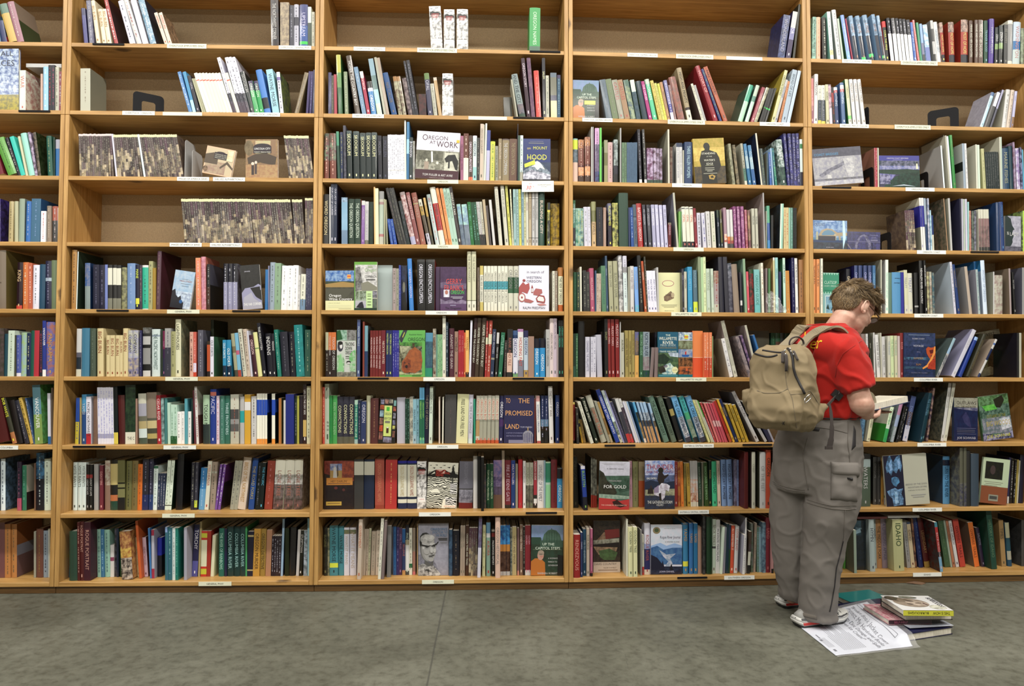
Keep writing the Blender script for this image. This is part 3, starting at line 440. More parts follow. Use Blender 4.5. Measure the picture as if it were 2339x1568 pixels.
# ---------------------------------------------------------------- books
# @bay row x0 y0 scale  then  xl,xr,top[,lean] colour[~tone] |pct:colour bands  g:col small print  T:col:TITLE  S:side[|pct:col]  F face-out  A:art  Rn set back n cm  xN copies
DATA = """@0 1 0 0 3.733
-40,10,120,-30 68a ;12,58,180,-40 237 S:224 |75:c22;70,140,40,-90 687 |25:ca5 ;145,205,20,-90 a78 g:dcc S:987|45:453
@0 2 0 0 3.733
-60,160,400 46a ~bbc F A:sky T:334:ALL_ACES;165,218,600 cdc g:4aa S:ddc~b66 T2:c33:WAR;345,362,630 ca9;365,408,568 9ce g:fff;410,440,555 223 g:c33;442,465,555 334 g:c57;467,500,570 bba g:554;502,525,610 945 g:ccc
@0 3 0 0 3.733
-30,45,1250,-60 823;60,145,1195,-130 6a4 g:463 ;150,178,1180,-110 223 g:aaa;180,218,1170,-100 2cb;220,238,1165,-70 cca;245,295,1140,-75 9dc;300,322,1130,-65 656~cbd ;326,350,1130,-45 332~876 S:231~453;405,448,1160,-15 265 g:9a7;452,466,1170,0 143;470,512,1190 37b |0:aab|25:37b
@0 4 0 400 3.333
-30,0,180 438 S:438~112;60,95,200,8 ba7 g:875;108,135,200 bb9 ;138,180,180,6 9a9 S:788;192,228,200,8 37c g:abd;232,302,180,10 479 g:8ad S:258;308,345,275,5 eee g:d45;355,388,235 987 g:cba;396,438,238 b65 g:dcc |40:555;440,452,250 dcc
@0 5 0 400 3.333
-80,42,575 8763 S:763 A:tan;120,163,665,10 312 T:db8:KING |92:d43;170,212,665,4 d73 g:edb;218,248,672 c64 g:fcb;243,290,685,6 dde g:566;292,335,680,8 257;340,385,655 335 g:99b |35:abc|42:335;388,430,650 786 ~443
@0 6 0 400 3.333
-60,30,1170 655~443;38,66,1210,5 256;60,108,1185,8 cdc g:786;112,122,1220 554;124,158,1220 56b g:aac |92:dde;150,190,1200,6 9bc~ac6;192,226,1205,5 236 g:cc9;230,255,1185,8 265;255,292,1185,8 c34 ;296,318,1185 334 g:c46;322,348,1110 34a T:fff:VANCOUVER |88:eee;350,415,1120 67c~c73 T:da4:PANORAMA
@0 7 0 860 3.013
-40,75,170,-60 622 ~544;88,120,155,-80 443 T:ee2:BOB_WHITE |75:b74;125,165,170,-60 211 S:333;168,200,170,-70 334 g:99a;200,225,152,-85 ca4 g:652;226,236,150,-60 469 g:dde;230,285,62,-20 6b6~583 T:fff:VANCOUVER |0:69a|50:8a5;330,350,118,-5 dde |85:37b;352,362,80 765
@0 8 0 860 3.013
-30,0,570 345;2,34,570 def g:457 S:68a~344;115,145,590 324 g:a68 |75:c57;150,180,615 386 g:7ba S:ccb|60:433;235,244,600 865;246,300,530 48b~223 g:cdd |45:223;302,345,570 ded |0:ded g:545
@0 9 0 860 3.013
-40,32,1010 855 g:cbb;33,72,1020 c84 g:875;74,112,1020 c84 g:875 S:a63|40:99a|60:866;232,246,1070 aa9;247,294,1050 854 g:a84;296,330,1065 9ab g:445;332,342,1050 ccb
@1 1 130 0 3.834
235,270,72,-27 447 |20:559;285,325,5,-30 668~889 g:bbc;345,378,5,-50 edb T:a73:BIG_BURN;405,440,80,-40 edb T:a73:BIG_BURN;445,482,80,-40 edb T:a73:BIG_BURN;490,525,-10,-110 b44 g:fff S:422;640,690,10,-105 dde g:336 ;695,738,0,-120 ccc g:b44;750,800,0,-110 dde ;815,870,-10,-110 69b~bcd g:fff S:334;945,975,115,-95 dcb T:d65:AMERICAN ;980,1012,115,-90 dcb T:d65:AMERICAN S:a86~543;1875,1943,-10,-8 223~421 T:ccc:THE_NORTHWEST_CORNER;1955,2032,20 876~ba8 ;2035,2074,45 445 g:99a;2076,2115,38 bbc |30:445|50:bbc g:445;2125,2195,38 238 T:cce:UPSTREAM |50:25a|87:1c4|94:25a;2198,2227,60 cdc |40:454;2232,2256,105 bba g:876
@1 2 130 0 3.834
205,292,600 bba g:987 S:887;655,662,790 222 E35;1155,1185,632,-100 48c g:cde;1190,1218,632,-90 49c |70:ade;1225,1255,665,-85 334 T:aab:OPAL;1270,1285,690,-90 aa8;1290,1308,690,-90 aa8;1320,1590,645,-110 ddc |17:d65|20:ddc x9;1555,1680,505,-135 dde |65:334|80:545 x4 g:778;1665,1705,632,-95 233 T:aaa:SKOOKUM ;1710,1750,712,-60 2a5 T:dfd:OREGON |0:436|30:2a5 ;1765,1805,712,-55 2a5 T:dfd:OREGON |0:436|30:2a5;1815,1870,615,-80 48d |65:123|90:48d;1890,1948,612,-60 9cd T:456:WAYNE_MORSE;1955,1985,632,-35 dde |12:87b|20:dde g:446 S:455~893;2082,2118,632,90 875 g:654;2195,2215,625,25 437;2218,2238,625,20 437 g:88b;2240,2256,612,5 226
@1 3 135 265 3.998
195,510,165,-10 645~cb9 |0:dcc|5:645 x16 ;497,515,168,-60 ccd;520,765,172,-40 645~ca8 |0:dda|6:645 x12;762,780,172,-70 dee;785,1130,172,-65 645~ba8 |0:dda|6:645 x17;1138,1145,200 bbb E88;1205,1212,300 999 E88;1304,1575,270,60 db9 F A:litho T:eee:LIGHTHOUSES;1704,1998,215 a75 F A:mill T:eee:LINCOLN_CITY;2105,2330,182,-50 534~ba8 |0:dda|6:534 x14
@1 4 135 265 3.998
1150,1780,760,-35 534~cb9 |0:dda|6:534 x31;1785,2150,765,-45 424~ba8 |0:dda|6:424 x18;2152,2245,765,-30 423~ba8 |0:dda|6:423 x5;2250,2322,752,-5 423~ca7 |0:dda|5:423 x4
@1 5 135 560 3.998
108,152,45,8 b84 g:864;155,163,60,15 dee S:343;232,280,165 36a~889 |50:899 S:247;310,365,180 224 g:779;368,415,182 224 g:779;418,442,180 78c ;445,485,182 333 |7:ddc|45:333|75:887;487,525,182 333 |7:ddc|45:333|75:887;525,565,185 333 |7:ddc|45:333|75:887;566,615,205 665~aa7;620,692,168 79c g:bce;697,730,180 224 T:de4:MAINE |75:dd3|88:224;735,757,185 545 g:988;760,815,185 ddd |5:2b9|98:ddd g:266;815,852,148,5 aa7 g:776;850,878,210 a82;878,915,55,15 645 g:977 S:523;1245,1290,118,-5 d96~e76 g:fcc;1298,1340,108,-5 d9a~b67 g:c9b S:c76;1350,1378,175 222 g:aaa |50:532 S:556|45:222;1500,1535,170 889 |0:223|40:99b g:ccd;1540,1578,170 889 |0:223|40:99b g:ccd;1580,1625,170 889 |0:223|40:99b g:ccd S:889~334;1680,1858,190,-30 223 F A:river T:dde:THE_FAR_CORNER;1014,1200,225,60 9bd F A:street T:334:MAIN_STREET;1885,1910,225,5 27b;1912,1922,190 88a;1915,1960,158,8 9ab g:677;1960,2015,165,8 8a8 g:676;2025,2078,188,12 eee g:999;2080,2130,188,10 eee g:999;2132,2180,185,8 eee g:999;2180,2198,275,8 ccc g:888;2198,2245,265,12 ddc g:776 |70:79b;2248,2300,215,4 446 g:889 x3
@1 6 135 560 3.998
150,195,765,8 ccc |50:667|60:234|85:ccb;200,270,760,6 48a;280,330,762 565 g:787 ;345,400,762 dc9 T:a53:BIG_BURN;428,462,825 dc9 T:a53:BIG_BURN;466,508,825 dc9 T:a53:BIG_BURN;512,552,825 dc9 T:a53:BIG_BURN;554,580,825 dc9 T:a53:BIG_BURN;582,625,762 dc9 T:a53:BIG_BURN;628,668,780 aac~cca |60:77a~cb9 T:446:COMPANY;670,720,780 aac~cca |60:77a~cb9 T:446:COMPANY;735,752,780 447 g:99b;762,830,755 888~443 |12:333|18:bbb|35:222|42:999|75:222|88:ccc;845,918,770 cdd |12:9ab|16:cdd T:577:THE_PACIFIC_NORTHWEST;930,945,770 343;947,965,785 825 |40:425|60:335 T:c7a:ISLAND;967,1020,762 aaa |40:445 g:778;1020,1060,790 aa7 g:775;1058,1108,680 ddb T:332:LIGHTHOUSES S:997~676;1190,1225,795 da9 g:433;1226,1252,795 d65 |70:ddf|90:d42 g:fbb;1268,1315,778 667 g:aab;1350,1378,880 432 |10:c52|85:322;1380,1412,838 dde T:444:OLD_FORTS S:475;1385,1412,685 231 R9;1500,1530,868 29c T:fff:OLD_FORTS |70:135;1532,1575,868 29c T:fff:OLD_FORTS |70:135;1600,1632,812,-50 aa8 |30:875|45:aa8|85:554;1635,1665,805,-35 7bd |40:c68|50:7bd|85:b43;1680,1715,770,-50 ccb g:655;1718,1752,770,-40 cba g:876;1755,1770,785,-40 ccd |10:ccd;1775,1812,825,-50 523 T:ecc:OREGON ;1818,1855,800,-50 dd9 |35:8a6|38:dd9;1865,1895,715,-60 223 T:ddd:THIS_FORGOTTEN;1905,1955,810,-25 223 T:ddd:INDIANS;1960,1985,810,-20 223 T:ddd:INDIANS;1990,2025,775,-35 187 g:9cb;2038,2105,795,-25 334 g:778;2110,2160,795,-15 223 g:998;2165,2240,732,-25 199~188 g:aee x1;2245,2295,775 365 g:9a8
@1 7 135 865 3.998
150,182,178,10 25b |52:cb2 g:25b;184,200,175 a96;202,245,148 49c T:bcd:YAMSI |35:259;247,290,168 dde |78:c23 T:334:PACIFIC_NORTHWEST;312,350,165 865 g:976;355,500,82,-8 dde |82:aac|90:dde g:aae x6;502,540,75,-8 122 |80:dc4;541,602,155,-12 622;613,704,60 342 A:forest S:231 |78:ddc;690,705,185 a87;728,800,140,-10 ccb |20:aab|45:776|55:ba7|70:cdd|88:565;805,895,130,-10 987 |50:665|55:cb8|70:554|80:ba6|90:443;905,942,155,-12 b23 T:edd:CEDAR_RIVER;945,972,180,-8 9bb~455;975,1000,180 488;1005,1030,222,-5 bdc;1032,1090,240 bdc |80:263 g:7a8 x2;1090,1196,305 eee g:999 |0:eee x3;1140,1165,185,-2 5ab R4;1170,1182,185 244 R4;1208,1225,110,-15 734;1240,1262,75,-20 ddd g:c44 S:ccb|30:cbb|50:744;1312,1370,152 aca T:344:TOUGH_MEN |60:344;1378,1432,100 24a |5:d76|12:24a T:cce:PACIFIC;1437,1462,160 dcd g:c57;1468,1508,160 487 g:9bb;1510,1558,160 376 T:bdd:THREE_FRONTIERS;1565,1640,148 ccb g:a65 |30:555|50:999|60:666|75:bba;1650,1690,168 bbb |30:1aa|55:bbb ;1694,1748,148 da2 |15:ddd|32:da2;1755,1800,165 ccc g:555;1805,1830,140 eed |12:25c|43:eed|90:e93;1831,1852,140 eed |12:25c|43:eed|90:e93;1854,1876,140 eed |12:25c|43:eed|90:e93;1878,1900,140 eed |12:25c|43:eed|90:e93 S:111|12:25c|38:122;1942,1972,140 eed |12:25c|43:eed|90:e93 S:111|12:25c|38:122;2005,2030,180 b73 S:664;2065,2140,145 239 R3;2065,2090,200 ddd S:9aa~345;2143,2165,160 343 g:aa9;2168,2186,160 bb4;2195,2225,160 323;2228,2258,55 422 T:eee:LIFE_ON_THE_DRY_SIDE |60:db6|88:422;2260,2296,70 ddb g:998
@1 8 135 865 3.998
122,160,768,5 dee T:566:VISITE_RANTS;165,205,768,5 dee T:566:VISITE_RANTS;206,242,768,4 dee T:566:VISITE_RANTS;248,272,788 222 |22:a33|30:222 T:bbb:GREAT_ESCAPE;276,305,788 222 |22:a33|30:222 T:bbb:GREAT_ESCAPE;315,355,785 aaa ;370,400,795 834 T:eaa:DISASTERS;415,462,750 a87~ccb |50:976;465,532,745 221 |8:cb7|50:222|70:c74|82:254;535,600,745 774 |45:221|48:885|55:221|58:885|75:222 ;605,655,755,8 774 g:443;657,710,752,10 874 g:653;715,760,785,8 e71 g:a52;760,815,735,10 334 g:88a |70:237;820,860,735,8 335 g:99b |70:248;860,900,800,10 dee |0:375|6:dee g:898;888,912,868,12 346 g:bbc;912,932,868,12 346 g:bbc;934,960,868,12 346 g:bbc;960,990,745,30 ded |90:554|92:ded g:9a9;990,1020,745,35 ded |90:554|92:ded g:9a9 S:132;1060,1120,690,20 112 S:111;1200,1228,768,12 334 g:aa9;1232,1258,768,15 445 g:889 |80:cd3|95:334;1270,1325,818,25 38c g:bdf |50:6ad;1330,1365,755,35 ddc T:c54:STEELHEADER;1370,1420,762,25 a98 |20:bba|24:a98 g:665;1420,1440,785,50 85b g:eee;1448,1472,785,55 85b g:eee S:738|40:323;1560,1595,750,50 aa9 g:777;1597,1630,750,50 aa9 g:777;1620,1690,718,60 dcb T:c94:BIRDS_OF_THE_NORTHWEST;1725,1775,728,45 25a T:ba6:THE_ROAD_FORKS;1785,1825,770,30 122 g:778;1826,1860,770,30 122 T:5bd:THE_PACIFIC;1870,1940,750,35 a43 g:d88;1950,2040,740,30 eed T:b76:LONE_TREE |30:ddd~887|50:877~443|80:866~332;2048,2130,740,20 eed T:b76:LONE_TREE |30:ddd~887|50:877~443|80:866~332;2140,2215,740,12 eed T:b76:LONE_TREE |30:ddd~887|50:877~443|80:866~332 S:bbb~655
@1 9 120 1170 3.998
118,160,175,15 27b |50:3b5|56:27b;170,245,180 354 g:454 R2;262,285,95,-5 622 g:c98 R2;290,325,90,-5 622 T:c98:ROGUE_PORTRAIT R2;330,390,95 523 T:c98:ROGUE_PORTRAIT R2;392,425,160,-4 9cb g:578;426,458,160,-6 48b g:adf;462,510,165,-8 9cb g:578;535,570,305 ddd |30:ddd|38:a57|50:ddd;572,590,150 235;545,570,150 222~667 R8;592,640,155,-8 142 g:9b9;648,748,185,-25 c95~822 |35:db5~a42|55:433~dcb R3;770,805,235,-18 dc9 T:976:HEARTWOOD;810,845,235,-22 dbc T:856:HEARTWOOD S:843;762,785,85,-40 d62 R5;890,905,150,-20 48c R5;915,940,165,-5 bbc |0:b35|12:bbc|80:b35 R5;945,985,240 124 |0:23c|45:223 S:23c|45:122;1040,1060,140 8ad |10:378 R2;1062,1108,145 378 g:9cc R2;1115,1142,150 cdd R2 g:899;1144,1170,150 187 R2 g:7cb;1174,1200,145 aab R2;1204,1250,175,5 223 |0:667|12:223 g:99a |80:352;1255,1305,115,25 336 T:eef:TORCHY |70:66b;1312,1330,90,20 ba7 ;1336,1388,175,10 cca |0:d32|5:cc2|15:d32|20:ddb|78:d32|83:cc2|95:d32 S:b32;1395,1430,175,8 b32 ;1442,1470,215,20 ddb S:dda;1515,1565,150,5 276 T:adc:THE_RIVER_OF_RAINBOWS;1568,1590,155 225;1592,1650,135 144 g:5a9 T:9cc:COLUMBIA_RIVER;1654,1708,135 144 T:9cc:COLUMBIA_RIVER;1712,1764,135 144 T:9cc:COLUMBIA_RIVER;1766,1780,135 4a6;1770,1822,180,10 224 |8:ba7|12:224|85:ba7|88:224;1826,1885,155,15 c93 T:532:OREGON_MURDER;1890,1940,155,12 a83 T:542:OREGON_DETECTIVE;1945,1992,165,15 b86;1995,2015,222,8 323 g:bbc;2018,2038,222,8 323 g:bbc;2040,2062,222,8 323 g:bbc;2064,2086,222,8 323 g:bbc;2080,2100,65,18 9bd S:136;2125,2165,150 231;2148,2200,140,15 222;2225,2250,165,20 ccc;2255,2285,170,20 221 T:ddd:STUMPTOWN |0:221;2288,2318,170,8 bcd~344;2320,2340,60,2 9cd
@2 1 720 0 3.998
1058,1165,58,-20 eee~333 A:names S:a33~ccc;1175,1272,85 eee~333 A:names;1292,1395,82 eee~333 A:names S:ccc~333;1955,2053,68,4 294 T:cec:OREGON_NAMES |0:3a5|88:576 
@2 2 720 0 3.998
120,148,662 336~448;150,170,690 554 g:998;175,200,680 b45;205,245,500,-25 484 |0:bb4|30:695|55:263 ;270,303,655,-12 897 g:ccb S:454;365,412,510,-85 543 T:ddd:HOMER_THE_COUNTRY_BOY |8:654|10:543;430,468,615,-80 79b g:bcd S:578;475,505,655,-70 b35 |0:eed|15:b35 T:fdd:PATRICIA;520,568,745,-40 69d |0:222|20:dde|30:38c T:fff:OREGON;560,605,540,-90 8ab |30:688|55:9cc|80:bdb;628,650,525,-90 aa9;652,680,530,-90 a98 S:666;695,745,668,-85 159 T:876:NO_CALLER;765,800,700,-55 632 |0:a73|12:632~bb9;800,832,700,-60 632 |0:a73|12:632~bb9;855,895,715,-60 423~988 ;890,910,558,-90 223 g:889;915,945,552,-85 223 g:889 S:334;958,1025,860 311~622 ;1025,1070,670,-50 446 |0:684|15:446 T:bbc:OPAL;1080,1115,765,-35 aa9 g:776;1128,1158,710,-50 b96 |0:cba|8:b96 S:633;1160,1258,670,0 eee~333 A:names S:ccc~333;1740,1815,890 443 R9;1830,1845,730,-70 aa9;1865,1920,680,-75 899 T:345:AND_THE_CITY |70:667~877|92:354;1935,1968,532,-55 413 T:dcd:OREGON_STORY;1975,2010,528,-45 636~867 ;2020,2065,645,-25 d32 g:f98;2080,2108,530,-10 223 T:dda:SALEM |0:223 ;2110,2138,690,-5 bba g:787;2152,2208,665,-5 665~887 |0:678|10:776|50:446|62:dc9;2210,2240,685 257 g:8ab |0:436|8:257
@2 3 720 265 3.998
82,125,158,3 743~465 |20:734~797|60:843 g:eba;132,190,158,-6 843~465 |20:734~797|60:843 g:eba;205,228,142,-14 596 |0:497|30:254;232,255,148,-5 236 g:aa6;262,285,88,-8 556 |8:334~667;290,338,135,-8 233~466 T:dda:SKOOKUM |0:344~677|15:233;350,404,140,-6 233~466 T:dda:SKOOKUM |0:344~677|15:233;410,460,155,-4 233~466 T:dda:SKOOKUM |0:344~677|15:233;462,510,152,-2 233~466 T:dda:SKOOKUM |0:344~677|15:233;512,562,150,0 233~466 T:dda:SKOOKUM |0:344~677|15:233;575,612,180,-8 223 T:778:MOLLEN;620,665,185,-5 223 T:557:MOLLEN;670,822,172,-4 dde g:888 |78:ccc|80:dde x9;824,838,40,-4 ddc;842,865,55,5 48b |30:9ce|55:37a;866,898,195,5 344 T:dde:ATKINSON |10:9ab|12:344;900,918,230 aaa~887;905,1300,135,25 dde F A:work T:523:OREGON_AT_WORK;1310,1338,182 a68 T:424:OREGON_SCENIC_DRIVES;1342,1386,160,3 744 |0:743|52:ddc g:edc;1388,1425,178 532 T:ede:OREGON_CURIOSITIES |92:e63;1430,1466,180,3 79b |0:dde|5:cdd|70:9cc T:347:OREGON;1468,1492,200 333 g:998;1495,1525,72,8 cba T:665:OREGON_GEOGRAPHY;1526,1534,78,8 bba;1540,1556,68,15 ddc;1558,1590,130,12 56a |0:45a|40:bbd;1598,1640,232,6 cd3 g:7a3 |8:cc5;1642,1668,275 998 g:554;1672,1702,208,3 986 T:cba:ADVENTURE;1705,1768,208,5 876 T:ccc:THE_OREGON_COMPANION |0:655|3:986;1770,1840,208,6 754 T:a97:THE_OREGON_INFORMATION;1846,1852,72,4 334;1853,1868,178 465;1870,1896,178,4 cdd |80:aa9 g:688;1898,2148,208 346 F A:hood T:dd4:ON_MOUNT_HOOD
@2 4 720 265 3.998
55,110,715,8 333 T:dc9:WORD_OREGON |80:444;120,130,648 ccc;133,160,622,3 235 T:ccd:OUR_LADY_OF_LOURDES;162,192,620,4 235 T:ccd:OUR_LADY_OF_LOURDES S:224;240,295,745 9bd~567 |10:7ac|70:68a S:334;302,355,758 243 T:cdc:THE_OREGON_QUESTION;358,415,758 243 T:cdc:THE_OREGON_QUESTION S:a43;420,450,775,5 ccc |10:85a|90:85a T:b9c:OREGON;452,485,782,3 ccc |20:bbb|90:776 g:a9b;487,528,785,2 132 g:354;540,553,648,-5 eb7;555,583,662,-5 ddb;585,628,688,3 aa9 |0:999|15:bba|20:a88|25:aba|80:b77|85:bba;630,642,760,3 aa8;644,656,765,3 997;690,715,945,-45 25b g:8ac;725,752,945,-40 25b g:8ac;765,790,662,-120 333 g:766;790,815,662,-118 333 g:776;812,835,660,-120 333 g:665;835,865,780,-80 233 g:667 S:122;872,918,700,-108 966~aa9 |0:988|6:955~dcc|85:aac;925,960,702,-100 955 T:dbb:OREGON_STAGE;965,1012,705,-90 954 |20:aa6|22:a65 T:b98:DUNIWAY;1028,1060,765,-90 875 |0:ccb|15:b94|35:654|75:bbc g:443;1065,1085,750,-80 b84 |0:ca6|15:b94|40:764|80:554;1100,1135,720,-85 9aa |15:bcc g:c77 S:8aa;1140,1190,655,-95 ddc |28:c33|75:ddc T:333:TIMBER_MARKET;1195,1220,660,-95 e95 T:c63:OREGON_THE_WAY;1225,1252,662,-90 e95 T:c63:OREGON_THE_WAY;1258,1285,662,-88 acb T:475:YESTERDAY_IN_OREGON;1286,1315,662,-85 acb T:475:YESTERDAY_IN_OREGON;1320,1348,650,-90 322 T:ddc:WHALE_OF_A_TALE;1350,1385,808,-50 79b~adc |50:789~568;1392,1440,810,-40 79b~adc |50:789~568;1430,1460,788,-35 173 g:7ba ;1445,1495,788,-40 153 g:7ba x2;1497,1512,785,-40 bbb g:855 |75:333 ;1513,1528,785,-40 bbb g:855 |75:333;1530,1550,785,-38 bba g:855 |75:333;1566,1590,765,-40 a97 |0:ba8;1592,1612,820,-35 433;1625,1648,768,-40 ccc S:333;1680,1712,648,-45 ccb g:ba9;1735,1768,635,-45 ccb T:888:THE_SITE_OF_OREGON;1775,1797,635,-42 bb5 g:884 |20:cc5;1800,1814,670,-25 cca g:776;1815,1840,670,-10 9bb T:387:BOTTLE_GUIDE;1842,1862,670,-8 9bb g:587;1865,1885,670,-8 cc5 g:775;1887,1908,672,-5 8ab T:477:BOTTLE_GUIDE;1910,1925,675,-5 cc9 g:775;1927,1948,678,-4 ccb T:a77:OREGON;1950,1975,683 ba8 T:876:OREGON_DIVIDED |14:333|15:ba8|85:333|86:ba8;1980,2005,683 bbb T:655:THE_SHAPING_OF_OREGON |14:333|15:bbb|85:333|86:bbb;2010,2036,683 bbb T:777:OREGON_DIVIDED |14:333|15:bbb|85:333|86:bbb;2040,2092,682,3 254 T:dcb:BUILDING_A_CITY;2118,2143,792,3 333 T:dd5:OREGON |17:cb4|22:333~887 S:bb3;2150,2230,800,0 ca2~433 R6
@2 5 720 560 3.998
94,355,235 37b F A:wine T:eee:OREGON_WINE_COUNTRY;357,565,155 ccb F A:companion T:695:OREGON_COMPANION;570,705,185 abb F A:plain R5;706,738,212 a99 g:776;740,765,215 998 g:776;766,783,185 34a g:99c;782,835,188 333~446 R3 A:lincoln;860,900,125,-20 38d T:ccf:WESTERN_OREGON S:113;935,1005,132,-5 333 T:dde:OREGON_ENCYCLOPEDIA |0:444|5:222;1008,1090,132,2 333 T:dde:OREGON_ENCYCLOPEDIA |0:444|5:222 S:c33;1100,1138,200 536 R3;1142,1380,200 536 F A:gerry T:d44:FRANKS_OREGON;1388,1425,60 cca |82:443|83:ddc T:887:THE_NORTHWEST;1430,1468,60 cca |82:443|83:ddc T:887:THE_NORTHWEST;1480,1500,205 765 g:443;1504,1535,190 cc8 |0:cb6|20:ddc|80:cb6 T:555:THIS_SIDE_OF_OREGON;1540,1568,192 ddc |34:4ab|52:ddc T:333:OREGON_FOR_THE_CURIOUS;1572,1600,192 ddc |34:4ab|52:ddc T:333:OREGON_FOR_THE_CURIOUS;1603,1630,192 ddc |34:4ab|52:ddc T:333:OREGON_FOR_THE_CURIOUS;1632,1662,192 ddc |34:4ab|52:ddc T:333:OREGON_FOR_THE_CURIOUS;1668,1695,192 ddc |34:4ab|52:ddc T:333:OREGON_FOR_THE_CURIOUS;1698,1728,192 ddc |34:4ab|52:ddc T:333:OREGON_FOR_THE_CURIOUS;1730,1758,192 ddc |34:4ab|52:ddc T:333:OREGON_FOR_THE_CURIOUS;1762,1808,192 ccb |25:364|60:ccb T:888:OREGON;1812,1858,192 ccb |25:364|60:ccb T:888:OREGON;1860,2135,187 dde F A:western T:337:IN_SEARCH_OF_WESTERN_OREGON;2166,2188,238 ccb g:998;2190,2212,238 987 g:ccb;2220,2262,205 c83 |0:b73|20:ddb|85:c62 T:333:THIS_SIDE_OF_OREGON
@2 6 720 560 3.998
94,120,798 ccb |0:bb9|40:322 g:bba;122,147,798 d73 |0:d73|40:322 T:ccc:TOUCH_OF_OREGON;148,190,798 d73 |0:d73|40:322 T:ccc:TOUCH_OF_OREGON S:333;198,372,778 bca F A:tracking T:333:TRACKING_DOWN_OREGON;380,408,683,4 569 T:bcd:PIONEER_TRAILS S:225;432,448,700,2 943 S:833;450,478,738,3 7ab |50:247|80:347 S:345~899;500,523,782,2 822 T:ecc:MURDER_MORALITY_AND_MADNESS;525,548,782,2 822 T:ecc:MURDER_MORALITY_AND_MADNESS;550,574,782,2 822 T:ecc:MURDER_MORALITY_AND_MADNESS;577,602,782,2 822 T:ecc:MURDER_MORALITY_AND_MADNESS;604,640,780,2 823 T:dcb:NECKTIE_PARTIES;645,670,780,3 237 T:cd6:WESTERN_OREGON;672,700,780,3 237 T:cd6:WESTERN_OREGON;704,724,780,2 33a g:aad;726,746,780,2 33a g:aad;748,768,780,2 33a g:aad;778,1015,780 6b6 F A:roadside T:253:ROADSIDE_OREGON;995,1060,802,5 368~578 |0:59b|20:478~357|80:297 R1;1070,1098,765 876~bba T:733:BEACON;1100,1115,818 698;1117,1132,818 8b8 g:464;1133,1147,818 8b8 g:464;1148,1162,818 8b8 g:464;1163,1192,648 ddc T:777:OREGON S:334;1193,1215,705 345 g:abc;1224,1268,762 634 T:cbb:AGAINST_THE_GRAIN;1270,1303,790,3 a87 T:321:HATFIELD;1306,1332,780,3 b23 T:d77:MY_WAR_TIMES;1334,1358,780,3 b23 T:d77:MY_WAR_TIMES;1362,1376,800 d52 T:fd8:COYOTE;1378,1408,780 e93 |0:eb6|90:333 T:b62:TRAPPING;1400,1418,690,15 dde;1416,1448,668,30 422 T:ddc:HOMER_THE_COUNTRY_BOY;1455,1490,668,28 543 T:ddc:HOMER_THE_COUNTRY_BOY;1498,1538,665,30 543 T:ddc:HOMER_THE_COUNTRY_BOY;1545,1562,692,18 b33 |30:ddb|42:b33 g:ecb;1566,1595,690,25 b43 |24:ddb|42:b43 g:ecb;1598,1628,768,25 346 T:bbc:FOREST_PROMISES|60:998|64:346;1640,1662,800,20 333 |0:ccc|25:333 T:ccc:FERRY_RIDE;1670,1705,798,30 275 T:9cb:LITTLE_RIVER;1722,1745,870,12 433 g:998;1752,1800,768,8 333 |50:dba|90:333 T:a65:RANK_AND_FILE;1800,1845,782 79b |0:469|10:247|17:dde|92:7a7 T:348:OREGON;1850,1900,768 ddd |0:b8b|6:ddd|65:889 T:d43:HOLDING_FAST;1905,1945,782 79b |0:336|15:bcd|85:b95 T:348:OREGON;1946,1998,835 976 |0:a87;2002,2048,855 29d |0:223|25:29d T:eff:OREGON;2052,2100,852 29d |0:223|25:29d T:eff:OREGON;2108,2142,772 bbb T:777:A_GUIDE_TO_OREGON;2145,2178,672 dcc g:888 T:777:OREGON_HISTORICAL;2180,2212,672 cbc T:777:OREGON_HISTORICAL;2212,2225,815 a99;2226,2250,690 222 T:4b9:LITERARY_OREGON;2252,2276,690 222 T:4b9:LITERARY_OREGON
@2 7 720 870 3.998
